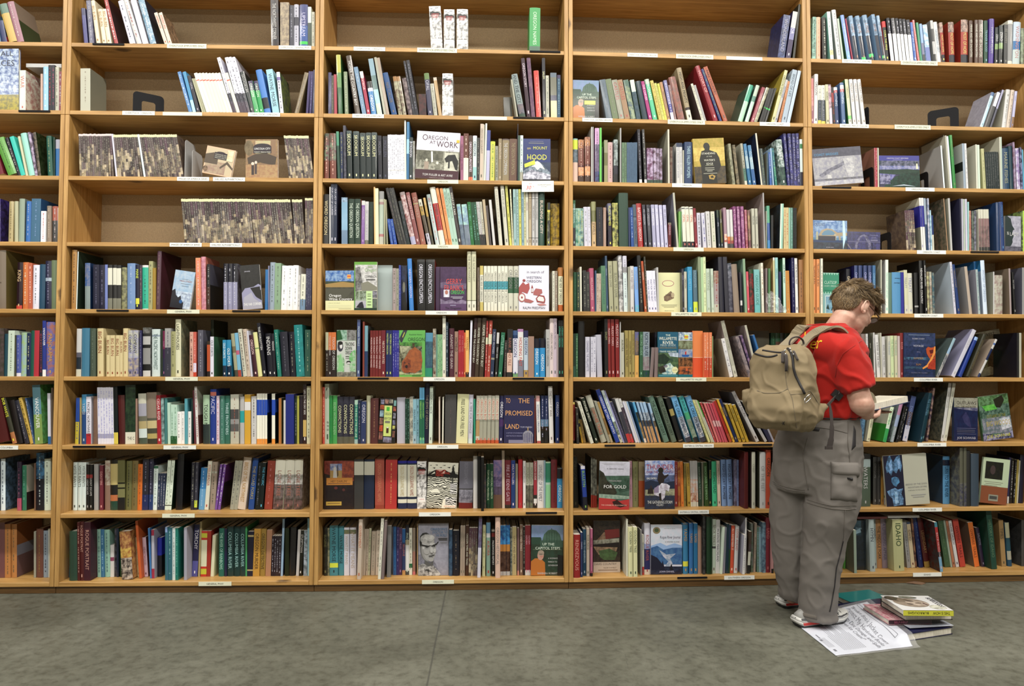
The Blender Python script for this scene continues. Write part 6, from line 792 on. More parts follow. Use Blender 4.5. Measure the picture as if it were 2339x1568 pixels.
for lab, L in list(labs.items()):
    if len(L) < 2: continue
    L.sort(key=lambda k: k.s0); n = len(L)
    W_ = ['', 'first', 'second', 'third', 'fourth', 'fifth', 'sixth', 'seventh', 'eighth', 'ninth', 'tenth']
    num = {2: 'two', 3: 'three', 4: 'four', 5: 'five', 6: 'six', 7: 'seven', 8: 'eight', 9: 'nine'}
    for i, k in enumerate(L):
        head = base_label(k)
        k.lab = f"{W_[i+1]} of {num.get(n, 'several')}, counted eastwards: {head}{place(k)}" if i < 10 else k.lab
for k in IND:
    k.lab = k.lab.replace(', counted eastwards:', ' from the west,')
    if len(k.lab.split()) > 16: k.lab = k.lab.replace(' from the west', '').replace('face-out book, ', '')
    if len(k.lab.split()) > 16: k.lab = k.lab.replace(', leaning', '').replace(' leaning', '')
PM = [M_PAPER]; PG = [M_GLOSS]
for k in IND:
    c, g = make_book(k); gl = (int(k.x0*3) % 3) == 0 or k.face
    o = obj('book', c.mesh('book', PG if gl else PM, cols=True), None, BAYS[k.bay][4] @ local(k))
    obj('page_block', g.mesh('page_block', [M_PAGE]), o)
    grp = {1: 'overstock books on the top shelves', 2: 'overstock books on the second shelves'}.get(k.row, f"books on the {ORD[k.row]} shelves")
    tag(o, k.lab, 'book', grp)
ALL = MB(); 
for k in REST:
    c, g = make_book(k); Mx = BAYS[k.bay][4] @ local(k)
    c.m = [1 if int(k.x0*3) % 3 == 0 else 0]*len(c.f); ALL.add(c, Mx)
    g.mi = 2; g.m = [2]*len(g.f); ALL.add(g, Mx)
o = obj('shelved_books', ALL.mesh('shelved_books', [M_PAPER, M_GLOSS, M_PAGE], cols=True))
tag(o, 'many slimmer spine-out books of every colour packed along all the shelves', 'books', None, 'stuff')
# ---------------------------------------------------------------- bookends
def tube(mb, pts, r, n=8, cap=True, flat=1.0, up=None):
    """round (or flattened) tube along pts; r is one radius or a list"""
    pts = [Vector(p) for p in pts]; N = len(pts); rr = r if isinstance(r, (list, tuple)) else [r]*N; base = len(mb.v)
    prev = None
    for i, p in enumerate(pts):
        t = (pts[min(i+1, N-1)]-pts[max(i-1, 0)]).normalized()
        a = up.copy() if up is not None else (prev if prev is not None else (Vector((0, 0, 1)) if abs(t.z) < .9 else Vector((1, 0, 0))))
        a = (a-t*a.dot(t)).normalized(); b = t.cross(a); prev = a
        for j in range(n):
            an = 2*math.pi*j/n; mb.v.append(tuple(p+a*(math.cos(an)*rr[i]*flat)+b*(math.sin(an)*rr[i])))
    for i in range(N-1):
        for j in range(n):
            q = base+i*n+j; q2 = base+i*n+(j+1) % n; mb.face((q, q2, q2+n, q+n))
    if cap: mb.face(tuple(base+j for j in range(n-1, -1, -1))); mb.face(tuple(base+(N-1)*n+j for j in range(n)))
def sweep_plate(outline, th):
    """flat plate in XZ from outer and inner loops of equal length, thickness th in y"""
    m = MB(); o, i_ = outline; n = len(o)
    for y in (-th/2, th/2):
        for p in o: m.v.append((p[0], y, p[1]))
        for p in i_: m.v.append((p[0], y, p[1]))
    for k in range(n-1):
        m.face((k, n+k, n+k+1, k+1)); m.face((2*n+k, 2*n+k+1, 3*n+k+1, 3*n+k)); m.face((k, k+1, 2*n+k+1, 2*n+k)); m.face((n+k, 3*n+k, 3*n+k+1, n+k+1))
    m.face((0, 2*n, 3*n, n)); m.face((n-1, 2*n-1, 4*n-1, 3*n-1)); return m
def arch(w, h, r, n=8):
    pts = [(0, 0)]
    for i in range(n+1): a = math.pi-math.pi/2*i/n; pts.append((r+r*math.cos(a), h-r+r*math.sin(a)))
    for i in range(n+1): a = math.pi/2-math.pi/2*i/n; pts.append((w-r+r*math.cos(a), h-r+r*math.sin(a)))
    pts.append((w, 0)); return pts
ENDLAB = {(1, 2): 'black metal bookend with a square opening on the second shelf of the second bay', (1, 3): 'grey metal bookend between the brown spines and the leaning lighthouse book', (4, 2): 'black metal bookend on the second shelf of the last bay',
 (4, 3): 'black metal bookend on the third shelf of the last bay', (4, 4): 'black metal bookend on the fourth shelf beside the tall sunset book'}
seen = {}
for k in sorted(ENDS, key=lambda k: k.x0):
    w = .15 if k.end not in (88, 90) else .125; h = min(k.h, .21)
    solid = k.end == 88
    o_ = arch(w, h, .022); i_ = arch(w*.44, h*.62, .012); i_ = [(x+w*.28, z) for x, z in i_]
    if solid: i_ = [(w*.4+(x-w*.4)*.06, z*.05) for x, z in o_]
    m = sweep_plate((o_, i_), .0016)
    m.box(0, w, 0 if k.end < 120 else -.06, .06 if k.end < 120 else 0, .0, .0012) if not solid and k.end in (35, 145) else None
    key = (k.bay, k.row); seen[key] = seen.get(key, 0)+1
    M = BAYS[k.bay][4] @ Matrix.Translation((k.s0+.002, k.rec+.006, k.z0+.0006)) @ Matrix.Rotation(R(90 if k.end in (88, 90) else k.end), 4, 'Z')
    if k.end == 145: M = BAYS[k.bay][4] @ Matrix.Translation((k.s0+.002, k.rec+.008, k.z0+.0006)) @ Matrix.Rotation(R(145), 4, 'Z')
    o = obj('bookend', m.mesh('bookend', [M_STEEL if k.row == 3 and k.bay == 1 else M_BLACK]), None, M)
    lab = ENDLAB[key]
    if key == (1, 3): lab = ['tall pale grey bookend holding up the row of brown spines', 'lower dark grey bookend just east of the pale one, third shelf'][seen[key]-1]
    if key == (4, 2): lab = ['black bookend standing right behind the leaning white books on the second shelf', 'wide black bookend with square opening beside leaning white travel books, second shelf'][seen[key]-1]
    if key == (4, 3): lab = ['black bookend against the pink books on the third shelf', 'black bookend against the big grey volumes past the lighthouse cover'][seen[key]-1]
    tag(o, lab, 'bookend', 'metal bookends')
# ---------------------------------------------------------------- books lying flat on top of others
def flat_book(name, label, M, w, d, h, cover, pages=None, art=None, group=None, spine=None):
    """spine along x at y=0, cover up; origin lower front corner"""
    c = MB(); t = .002
    tone(c, cover); c.box(0, w, 0, d, 0, t); c.box(0, w, 0, d, h-t, h)
    tone(c, spine or cover); c.box(0, w, 0, t, t, h-t)
    if art: art(c, w, d, h)
    o = obj(name, c.mesh(name, [M_GLOSS], cols=True), None, M)
    g = MB(); g.box(.003, w-.003, t, d-.004, t, h-t); obj('page_block', g.mesh('page_block', [M_PAGE]), o)
    tag(o, label, 'book', group); return o
def top_of(b, r, x0, x1):
    z = 0
    for k in BK:
        if k.bay == b and k.row == r:
            Q = quad2(k); lo = min(p.x for p in Q); hi = max(p.x for p in Q)
            if hi > x0 and lo < x1: z = max(z, max(p.y for p in Q))
    return ZS[r]+z
for b, r, px0, px1, py, th, col, lab, dd in ((0, 2, 55, 136, 150, .02, 'bbb', 'pale grey book lying flat on top of the upright books, second shelf, cut-off bay', .17), (4, 9, 1962, 2030, 1178, .012, '733', 'dark red book lying flat on the row, bottom shelf beside the reader', .2), (4, 9, 2032, 2104, 1178, .012, 'ccc', 'white book lying flat beside the red one, bottom shelf', .2)):
    s0 = onbay(b, px0, py, .03)[0]; s1 = onbay(b, px1, py, .03)[0]; s0 = max(s0, TP+.002); s1 = min(s1, BAYS[b][3]-TP-.002)
    z = top_of(b, r, s0, s1)+.001; z = min(z, ZS[r-1]-TH-th-.002)
    flat_book('book', lab, BAYS[b][4] @ Matrix.Translation((s0, .045, z)), s1-s0, dd, th, col, group='books lying flat on the rows')
# ---------------------------------------------------------------- price card
b = 2; O, e, n, W, M = BAYS[b]; y = shelf_py(b, 3, -.008, 1228); s0 = onbay(b, 1192, y, -.008)[0]; s1 = onbay(b, 1265, y, -.008)[0]; w_ = s1-s0; h_ = .058
m = MB(); m.mi = 0; m.box(0, w_, -.0006, 0, -h_, .001); m.box(0, w_, -.0006, .0075, .001, .0016)
def tx(s, x, z, h, wd, mi, mb=m, sh=0.0):
    mb.mi = mi; k = len(mb.v); text(mb, s, Matrix.Translation((x, -.0009, z)) @ Matrix.Rotation(R(90), 4, 'X'), h, wd)
    if sh: mb.v[k:] = [(v[0]+(v[2]-z)*sh, v[1], v[2]) for v in mb.v[k:]]
tx('30', w_*.20, -.044, .020, .05, 1, sh=.25); tx('SAVE', w_*.26, -.0165, .005, .03, 1); tx('ON MOUNT HOOD', w_*.70, -.023, .0062, w_*.42, 2); tx('BY JON BELL', w_*.70, -.0315, .004, w_*.3, 2); tx('$17', w_*.88, -.051, .004, .012, 1); tx('%', w_*.36, -.032, .007, .02, 1)
o = obj('price_card', m.mesh('price_card', [M_WHITE, plain('red_ink', (.62, .02, .03), .5), M_INK]), None, M @ Matrix.Translation((s0, -.0012, ZS[3]-.004)) @ Matrix.Rotation(R(-1.2), 4, 'Y'))
tag(o, 'white price card with a large red 30 hanging under the mountain cover', 'sign')
# ---------------------------------------------------------------- crumpled clear plastic at the books of the fourth bay
t = NT('clear_plastic'); t.b.inputs['Base Color'].default_value = (.9, .9, .92, 1); t.b.inputs['Roughness'].default_value = .12; t.b.inputs['Alpha'].default_value = .22; t.b.inputs['Specular IOR Level'].default_value = 1.0
M_CLEAR = t.m
from mathutils import noise
b = 3; O, e, n, W, M = BAYS[b]; s0 = onbay(b, 1748, 700, 0)[0]; s1 = onbay(b, 1794, 700, 0)[0]; z1 = onbay(b, 1770, 668, 0)[1]
m = MB(); NX, NY = 22, 22
for j in range(NY+1):
    for i in range(NX+1):
        u, v = i/NX, j/NY; x = s0+(s1-s0)*(u*(1-.55*v)); z = ZS[5]+.003+(z1-ZS[5])*v
        q = noise.noise_vector(Vector((u*5, v*5, 3.1)))*.011+noise.noise_vector(Vector((u*13, v*13, 7.1)))*.004
        m.v.append((x+q.x, -.016+q.y*.8, max(ZS[5]+.0012, z+q.z)))
for j in range(NY):
    for i in range(NX):
        a = j*(NX+1)+i
        if (1-u)**0 and math.hypot(i/NX-.45, j/NY-.35) < .62: m.face((a, a+1, a+NX+2, a+NX+1))
o = obj('plastic_wrap', m.mesh('plastic_wrap', [M_CLEAR]), None, M); tag(o, 'crumpled clear plastic wrap at the front of the fifth shelf', 'plastic wrap')
# ---------------------------------------------------------------- the reader
from mathutils.bvhtree import BVHTree
def V3(*a): return Vector(a)
def ring(c, a, b, yaw=0.0, pitch=0.0, n=28, ex=2.0, axis=None):
    """closed loop round c: half-widths a (to his side) and b (fore and aft); axis: direction the limb runs"""
    pts = []
    if axis is None:
        L = Vector((math.sin(yaw), -math.cos(yaw), 0)); Fw = Vector((math.cos(yaw)*math.cos(pitch), math.sin(yaw)*math.cos(pitch), -math.sin(pitch)))
    else:
        ax = Vector(axis).normalized(); ref = Vector((math.sin(yaw), -math.cos(yaw), 0)); L = (ref-ax*ref.dot(ax)).normalized(); Fw = ax.cross(L).normalized()
        if Fw.dot(Vector((math.cos(yaw), math.sin(yaw), 0))) < 0: Fw = -Fw
    for j in range(n):
        t = 2*math.pi*j/n; cx, sx = math.cos(t), math.sin(t)
        pts.append(Vector(c)+L*(a*math.copysign(abs(cx)**(2/ex), cx))+Fw*(b*math.copysign(abs(sx)**(2/ex), sx)))
    return pts
def loft(mb, rings, cap=True):
    n = len(rings[0]); base = len(mb.v)
    for r in rings: mb.v += [tuple(p) for p in r]
    for i in range(len(rings)-1):
        for j in range(n): a = base+i*n+j; b = base+i*n+(j+1) % n; mb.face((a, b, b+n, a+n))
    if cap: mb.face(tuple(base+j for j in range(n-1, -1, -1))); mb.face(tuple(base+(len(rings)-1)*n+j for j in range(n)))
def limb(mb, pts, rad, yaw=0.0, n=20, flat=1.0, sub=4):
    """tapered limb through joints with smooth interpolation"""
    P = [Vector(p) for p in pts]; out = []; rr = []
    for i in range(len(P)-1):
        p0, p1, p2, p3 = P[max(i-1, 0)], P[i], P[i+1], P[min(i+2, len(P)-1)]
        for k in range(sub):
            t = k/sub; out.append(.5*((2*p1)+(-p0+p2)*t+(2*p0-5*p1+4*p2-p3)*t*t+(-p0+3*p1-3*p2+p3)*t**3)); rr.append(rad[i]*(1-t)+rad[i+1]*t)
    out.append(P[-1]); rr.append(rad[-1]); tube(mb, out, rr, n=n)
    for e in (0, -1):          # rounded ends
        ellipsoid(mb, out[e], (rr[e]*.98,)*3)
def ellipsoid(mb, c, r, M=None, n=18):
    base = len(mb.v); c = Vector(c)
    for i in range(n//2+1):
        ph = math.pi*i/(n//2)
        for j in range(n):
            th = 2*math.pi*j/n; p = Vector((r[0]*math.sin(ph)*math.cos(th), r[1]*math.sin(ph)*math.sin(th), r[2]*math.cos(ph)))
            if M is not None: p = M @ p
            mb.v.append(tuple(c+p))
    for i in range(n//2):
        for j in range(n): a = base+i*n+j; b = base+i*n+(j+1) % n; mb.face((a, b, b+n, a+n))
def solid(name, mb, mat, voxel, smooth=4, parent=None, disp=None, factor=.5):
    """fuse overlapping closed shapes into one skin"""
    me = mb.mesh(name, [mat]); o = bpy.data.objects.new(name, me); COL.objects.link(o)
    r = o.modifiers.new('r', 'REMESH'); r.mode = 'VOXEL'; r.voxel_size = voxel; r.use_smooth_shade = True
    if smooth: s = o.modifiers.new('s', 'SMOOTH'); s.iterations = smooth; s.factor = factor
    bpy.context.view_layer.update(); dg = bpy.context.evaluated_depsgraph_get(); m2 = bpy.data.meshes.new_from_object(o.evaluated_get(dg)); m2.name = name
    bpy.data.objects.remove(o); m2.materials.clear(); m2.materials.append(mat)
    if disp:
        vn = [v.normal.copy() for v in m2.vertices]
        for v, nn in zip(m2.vertices, vn): v.co += nn*disp(v.co, nn)
    m2.polygons.foreach_set('use_smooth', [True]*len(m2.polygons)); m2.update()
    o = bpy.data.objects.new(name, m2); COL.objects.link(o)
    if parent: o.parent = parent; o.matrix_parent_inverse = parent.matrix_world.inverted()
    bv = BVHTree.FromPolygons([v.co.copy() for v in m2.vertices], [tuple(p.vertices) for p in m2.polygons])
    return o, bv
def onto(bv, px, py, off=0.0):
    c = Vector((0, 0, CH)); d = ray(px, py).normalized(); h = bv.ray_cast(c, d)
    if h[0] is None:
        return None
    n = h[1] if h[1].dot(d) < 0 else -h[1]
    return h[0]+n*off
def trace(bv, pts, off=.002, step=4):
    """points lying on a surface along a traced line"""
    out = []
    for (x0, y0), (x1, y1) in zip(pts, pts[1:]):
        k = max(1, int(math.hypot(x1-x0, y1-y0)/step))
        for i in range(k):
            p = onto(bv, x0+(x1-x0)*i/k, y0+(y1-y0)*i/k, off)
            if p: out.append(p)
    p = onto(bv, *pts[-1], off)
    if p: out.append(p)
    # smooth
    for _ in range(2): out = [out[0]]+[(out[i-1]+out[i]*2+out[i+1])/4 for i in range(1, len(out)-1)]+[out[-1]] if len(out) > 2 else out
    return out
def patch(mb, bv, quad, off=.004, nx=14, ny=14, th=.004, wob=0):
    """cloth patch laid on a surface: quad = four corners in the photograph, clockwise from upper left"""
    a, b, c, d = quad; base = len(mb.v); G = []
    for j in range(ny+1):
        for i in range(nx+1):
            u, v = i/nx, j/ny; x = (a[0]*(1-u)+b[0]*u)*(1-v)+(d[0]*(1-u)+c[0]*u)*v; y = (a[1]*(1-u)+b[1]*u)*(1-v)+(d[1]*(1-u)+c[1]*u)*v
            edge = min(u, 1-u, v, 1-v); o = off*min(1, edge*9+.25)
            p = onto(bv, x, y, o) or (G[-1] if G else None)
            if p is None: p = onto(bv, (a[0]+c[0])/2, (a[1]+c[1])/2, o)
            if wob: p = p+Vector((0, -1, 0))*wob*noise.noise(p*30)
            G.append(p)
    for p in G: mb.v.append(tuple(p))
    m = nx+1
    for j in range(ny):
        for i in range(nx): k = base+j*m+i; mb.face((k, k+m, k+m+1, k+1))
    # skirt down to the surface
    per = [(i, 0) for i in range(nx)]+[(nx, j) for j in range(ny)]+[(i, ny) for i in range(nx, 0, -1)]+[(0, j) for j in range(ny, 0, -1)]
    idx = [base+j*m+i for i, j in per]; dn = len(mb.v); cen = sum(G, Vector())/len(G); back = Vector((cen.x, cen.y, 0)).normalized()
    for k in idx: mb.v.append(tuple(Vector(mb.v[k])+back*(off+.003)))
    for q in range(len(idx)): r = (q+1) % len(idx); mb.face((idx[q], idx[r], dn+r, dn+q))
def cloth(name, c, rough=.8, weave=900, var=.12, sheen=.2, spec=.25):
    t = NT(name); ob = t.n('ShaderNodeTexCoord').outputs['Object']
    n = t.n('ShaderNodeTexNoise', i_Vector=ob, i_Scale=float(weave), i_Detail=2.0).outputs[0]; n2 = t.n('ShaderNodeTexNoise', i_Vector=ob, i_Scale=7.0, i_Detail=3.0).outputs[0]
    cc_ = t.mix(1.0, c, t.ramp(n, ((.3, (1-var,)*3), (.7, (1, 1, 1)))), 'MULTIPLY'); cc_ = t.mix(.35, cc_, t.ramp(n2, ((.35, (.8, .8, .8)), (.65, (1, 1, 1)))), 'MULTIPLY')
    t.link(cc_, t.b.inputs['Base Color']); t.b.inputs['Roughness'].default_value = rough; t.b.inputs['Specular IOR Level'].default_value = spec; t.b.inputs['Sheen Weight'].default_value = sheen
    bp = t.n('ShaderNodeBump', i_Height=n); bp.inputs['Strength'].default_value = .15; bp.inputs['Distance'].default_value = .001; t.link(bp.outputs[0], t.b.inputs['Normal']); return t.m
def skin_mat():
    t = NT('skin'); ob = t.n('ShaderNodeTexCoord').outputs['Object']; n = t.n('ShaderNodeTexNoise', i_Vector=ob, i_Scale=26.0, i_Detail=5.0).outputs[0]
    t.link(t.ramp(n, ((.3, (.52, .27, .20)), (.65, (.64, .40, .31)))), t.b.inputs['Base Color']); t.b.inputs['Roughness'].default_value = .5
    t.b.inputs['Subsurface Weight'].default_value = .12; t.b.inputs['Subsurface Radius'].default_value = (.012, .005, .003); t.b.inputs['Subsurface Scale'].default_value = 1.0; return t.m
M_SKIN = skin_mat(); M_SHIRT = cloth('red_jersey', (.43, .012, .007), .85, 700, .22, .12); M_PANTS = cloth('grey_nylon_trousers', (.175, .160, .147), .75, 1100, .12, 0)
M_PACK = cloth('tan_nylon', (.25, .195, .115), .75, 1400, .12, 0, .2); M_WEB = cloth('dark_webbing', (.045, .035, .032), .7, 900, .3); M_ZIP = plain('zip_tape', (.018, .016, .018), .6, var=.3, bscale=900)
M_YEL = plain('yellow_print', (.72, .46, .01), .7); M_CHROME = plain('polished_metal', (.75, .75, .78), .18, 1.0, var=.05); M_SEAM = cloth('trouser_seam', (.13, .115, .10), .8)
M_STRAP = cloth('tan_strap', (.25, .205, .13), .75, 700, .2)
DB = 3.20; YB = R(42)
def P(px, py, d=DB): return at(px, py, d)
Ls = Vector((math.sin(YB), -math.cos(YB), 0)); Fs = Vector((math.cos(YB), math.sin(YB), 0))
person = empty('person', loc=(1.40, 3.19, 0)); tag(person, 'person in a red T-shirt and grey cargo trousers reading a book, seen from behind', 'person')
bpy.context.view_layer.update()
# --- head frame
HC = P(1951, 699, 3.19); hy, hp = R(21), R(33)
hf = Vector((math.cos(hp)*math.cos(hy), math.cos(hp)*math.sin(hy), -math.sin(hp))); hu = Vector((math.sin(hp)*math.cos(hy), math.sin(hp)*math.sin(hy), math.cos(hp))); hr = hf.cross(hu)
HM = Matrix((hf, hr, hu)).transposed()       # columns: forward, his right, up
def H(f, r, u): return HC+hf*f+hr*r+hu*u
b = MB()
ellipsoid(b, H(-.006, 0, .012), (.103, .078, .094), HM, 24)          # cranium
ellipsoid(b, H(.032, 0, -.035), (.064, .066, .078), HM, 20)          # face
ellipsoid(b, H(.030, 0, -.074), (.062, .056, .046), HM, 20); ellipsoid(b, H(.056, 0, -.090), (.038, .040, .034), HM)              # jaw
ellipsoid(b, H(.075, 0, -.108), (.020, .024, .016), HM)              # chin
ellipsoid(b, H(.078, 0, .008), (.018, .050, .018), HM)               # brow
for s in (-1, 1):
    ellipsoid(b, H(.072, .034*s, -.040), (.020, .020, .018), HM)     # cheek
tube(b, [H(.088, 0, .000), H(.100, 0, -.020), H(.109, 0, -.036), H(.096, 0, -.044)], [.008, .010, .011, .009], 10)   # nose
for s in (-1, 1): ellipsoid(b, H(.100, .012*s, -.044), (.010, .008, .008), HM, 12)
tube(b, [H(.086, -.022, -.072), H(.093, 0, -.070), H(.086, .022, -.072)], [.004, .006, .004], 8); tube(b, [H(.084, -.02, -.080), H(.091, 0, -.081), H(.084, .02, -.080)], [.004, .006, .004], 8)
# neck, shoulders, chest, belly under the clothes
neck0 = P(1897, 778, 3.20); neck1 = H(-.018, 0, -.080)
tube(b, [neck0-Vector((.02, .01, .05)), neck0, (neck0+neck1)/2, neck1, H(-.01, 0, -.02)], [.085, .070, .058, .054, .05], 22)
tube(b, [neck0, H(.02, 0, -.085)], [.058, .040], 16)
TR = [(1868, 1010, .165, .120), (1878, 955, .150, .115), (1884, 905, .152, .115), (1886, 860, .160, .118), (1885, 820, .168, .118), (1885, 792, .165, .105), (1887, 770, .12, .085)]
loft(b, [ring(P(x, y), a, c, YB) for x, y, a, c in TR])
# right arm (towards us) and left arm
RS = P(1921, 800, 3.07); RE = P(1966, 918, 3.03); RW = P(1980, 946, 3.17); LS = P(1838, 800, 3.33); LE = P(1902, 925, 3.42); LW = P(1985, 940, 3.42)
limb(b, [RS, RS.lerp(RE, .45), RE, RE.lerp(RW, .35), RW], [.060, .054, .050, .049, .030]); ellipsoid(b, RE+Vector((-.004, -.006, -.004)), (.050, .050, .053))
limb(b, [LS, LS.lerp(LE, .5), LE, LE.lerp(LW, .4), LW], [.058, .050, .045, .042, .027])
# legs inside the trousers
for pts in ([P(1893, 1030, 3.14), P(1893, 1200, 3.11), P(1868, 1390, 3.14)], [P(1822, 1030, 3.27), P(1808, 1200, 3.27), P(1808, 1365, 3.32)]): limb(b, pts, [.085, .058, .030])
# hands: palm slab and five fingers each, closed round the book
BC = P(2024, 931, 3.30)                                               # middle of the held book's spine
def hand(b, wrist, palm, fdir, up, side, curl):
    """fdir: where the fingers point, up: out of the back of the hand reversed (towards the book), side: from little finger to thumb"""
    fdir = fdir.normalized(); up = up.normalized(); side = side.normalized()
    tube(b, [wrist, wrist.lerp(palm, .6), palm, palm+fdir*.042], [.026, .030, .034, .030], 14, flat=.45, up=up)
    for i, (l, off) in enumerate(((.058, -.030), (.070, -.010), (.074, .010), (.068, .029))):
        p = palm+fdir*.040+side*off; a = fdir.copy(); pts = [p-fdir*.02, p]; seg = (l*.45, l*.32, l*.25); an = 0
        for k, sg in enumerate(seg): an += curl*(.6, 1.0, .8)[k]; d = fdir*math.cos(an)+up*math.sin(an); p = p+d*sg; pts.append(p.copy())
        tube(b, pts, [.0095, .0092, .0085, .0078, .006], 10); ellipsoid(b, pts[-1], (.0062,)*3, None, 8)
    t0 = palm-fdir*.012+side*.028; t1 = t0+side*.026+fdir*.012+up*.006; t2 = t1+side*.010+fdir*.022+up*.022; t3 = t2+fdir*.012+up*.020-side*.004
    tube(b, [t0, t1, t2, t3], [.014, .012, .0105, .007], 10); ellipsoid(b, t3, (.007,)*3, None, 8)
bd = (P(2076, 912, 3.34)-P(1996, 938, 3.20)).normalized()            # along the lower edge of the held book
hand(b, RW, P(1976, 951, 3.22), Vector((.30, .95, .04)), Vector((0, 0, 1)), Vector((.95, -.30, 0)), .05)
hand(b, LW, P(1984, 940, 3.50), Vector((.35, -.9, 0)), Vector((0, 0, 1)), Vector((.9, .35, 0)), .03)
body, bvb = solid('body', b, M_SKIN, .0042, 5, person)
# ears
for s in (1, -1):
    eb = MB(); ex_, ez_ = -.012, -.022
    ellipsoid(eb, H(ex_, s*.080, ez_), (.0180, .0075, .0300), HM @ Matrix.Rotation(R(12), 3, 'Y'), 16)
    E_ = lambda a, k, y: H(ex_+.0165*k*math.cos(R(a))-.004*math.sin(R(a)), s*y, ez_+.030*k*math.sin(R(a)))
    tube(eb, [E_(a, 1, .0845+.002*math.sin(R(a-60))) for a in range(15, 262, 13)], [.002]+[.0034]*16+[.0030, .0025], 8)
    tube(eb, [E_(a, .62, .0835) for a in range(70, 240, 14)], .0024, 8)
    ellipsoid(eb, H(ex_+.004, s*.083, ez_-.024), (.010, .0045, .010), HM, 12); ellipsoid(eb, H(ex_+.014, s*.081, ez_-.004), (.004, .004, .006), HM, 10)
    o = obj('ear', eb.mesh('ear', [M_SKIN], smooth=True)); o.parent = person; o.matrix_parent_inverse = person.matrix_world.inverted()
def child(name, mb, mats, parent=person, smooth=True):
    o = obj(name, mb.mesh(name, mats if isinstance(mats, list) else [mats], smooth=smooth)); o.parent = parent; o.matrix_parent_inverse = parent.matrix_world.inverted(); return o
# hair: a cap and tousled locks
def hair_mat():
    t = NT('hair'); ob = t.n('ShaderNodeTexCoord').outputs['Object']; n = t.n('ShaderNodeTexNoise', i_Vector=ob, i_Scale=60.0, i_Detail=4.0).outputs[0]; g = t.n('ShaderNodeNewGeometry').outputs['Random Per Island']
    c = t.ramp(g, ((0.0, (.06, .035, .016)), (.5, (.155, .098, .045)), (1.0, (.33, .23, .115)))); c = t.mix(.5, c, t.ramp(n, ((.3, (.5, .5, .5)), (.7, (1, 1, 1)))), 'MULTIPLY')
    t.link(c, t.b.inputs['Base Color']); t.b.inputs['Roughness'].default_value = .45; return t.m
M_HAIR = hair_mat()
def hairline(df): 
    K = ((-1, -.90), (-.7, -.88), (-.42, -.62), (-.22, -.20), (0, .05), (.25, .16), (.6, .34), (1, .50))
    for (a, x), (c, y) in zip(K, K[1:]):
        if df <= c: return x+(y-x)*(df-a)/(c-a)
    return .46
hb = MB(); rnd = random.Random(5); SR = (.103, .078, .094); SC = Vector((-.006, 0, .012))
N1, N2 = 40, 24; gidx = {}
for i in range(N2+1):
    for j in range(N1):
        ph = math.pi*.86*i/N2; th = 2*math.pi*j/N1; d = Vector((math.sin(ph)*math.cos(th), math.sin(ph)*math.sin(th), math.cos(ph)))
        gidx[i, j] = len(hb.v); k = 1.05 if d.z > hairline(d.x)+.08 else .985
        hb.v.append(tuple(HC+HM @ (SC+Vector((d.x*SR[0]*k, d.y*SR[1]*k, d.z*SR[2]*k))))); gidx['d', i, j] = d
def bare(d): return d.z < hairline(d.x) or (abs(d.y) > .60 and -.36 < d.x < .40 and d.z < .20)
for i in range(N2):
    for j in range(N1):
        if not bare(gidx['d', i, j]): hb.face((gidx[i, j], gidx[i+1, j], gidx[i+1, (j+1) % N1], gidx[i, (j+1) % N1]))
def ctr(d): return noise.noise_vector(d*2.6+Vector((3, 1, 7)))
cnt_ = 0
while cnt_ < 11000:
    z = rnd.uniform(-.93, 1); th = rnd.uniform(0, 6.2832); q = math.sqrt(1-z*z); d = Vector((q*math.cos(th), q*math.sin(th), z))
    if bare(d): continue
    cnt_ += 1; low = z < .05 and d.x < .35
    p = SC+Vector((d.x*SR[0], d.y*SR[1], d.z*SR[2])); n = Vector((d.x/SR[0], d.y/SR[1], d.z/SR[2])).normalized(); cl = ctr(d)
    if low: flow = Vector((.12, 0, -1)); L = rnd.uniform(.014, .022); lift = .10; jit = .14
    else:
        flow = Vector((.9, .12*(1 if d.y > 0 else -1), -.30 if d.x < .3 else .15))+cl*1.1; L = rnd.uniform(.030, .050)*(1+.25*max(0, d.x)); lift = .30+.5*max(0, cl.z)+.35*max(0, d.x); jit = .12
        if z < .35: L *= .75; flow = flow*.5+Vector((.2, 0, -.8)); lift *= .6
    flow = flow+Vector((rnd.gauss(0, jit), rnd.gauss(0, jit), rnd.gauss(0, jit))); flow = (flow-n*flow.dot(n)).normalized()
    w0 = rnd.uniform(.0007, .0013); pts = []; bend = cl*.9+Vector((rnd.gauss(0, .1), rnd.gauss(0, .1), rnd.gauss(0, .1)))
    for k in range(5):
        t_ = k/4; w_ = p+flow*(L*t_)+n*(lift*L*math.sin(t_*1.9)*.6+.001)+bend*(L*t_*t_*.45)
        u_ = w_-SC; e_ = math.sqrt(sum((u_[a]/(SR[a]*1.065))**2 for a in range(3)))
        if e_ < 1.0: w_ = SC+u_/e_
        pts.append(HC+HM @ w_)
    tube(hb, pts, [w0, w0*1.15, w0, w0*.75, w0*.2], 4)
child('hair', hb, M_HAIR)
for s in (1, -1):                                                     # eyebrow tufts and eyes
    e = MB(); ellipsoid(e, H(.076, .030*s, -.014), (.012, .012, .011), HM, 14); child('eye', e, plain('eye_white', (.6, .56, .52), .3))
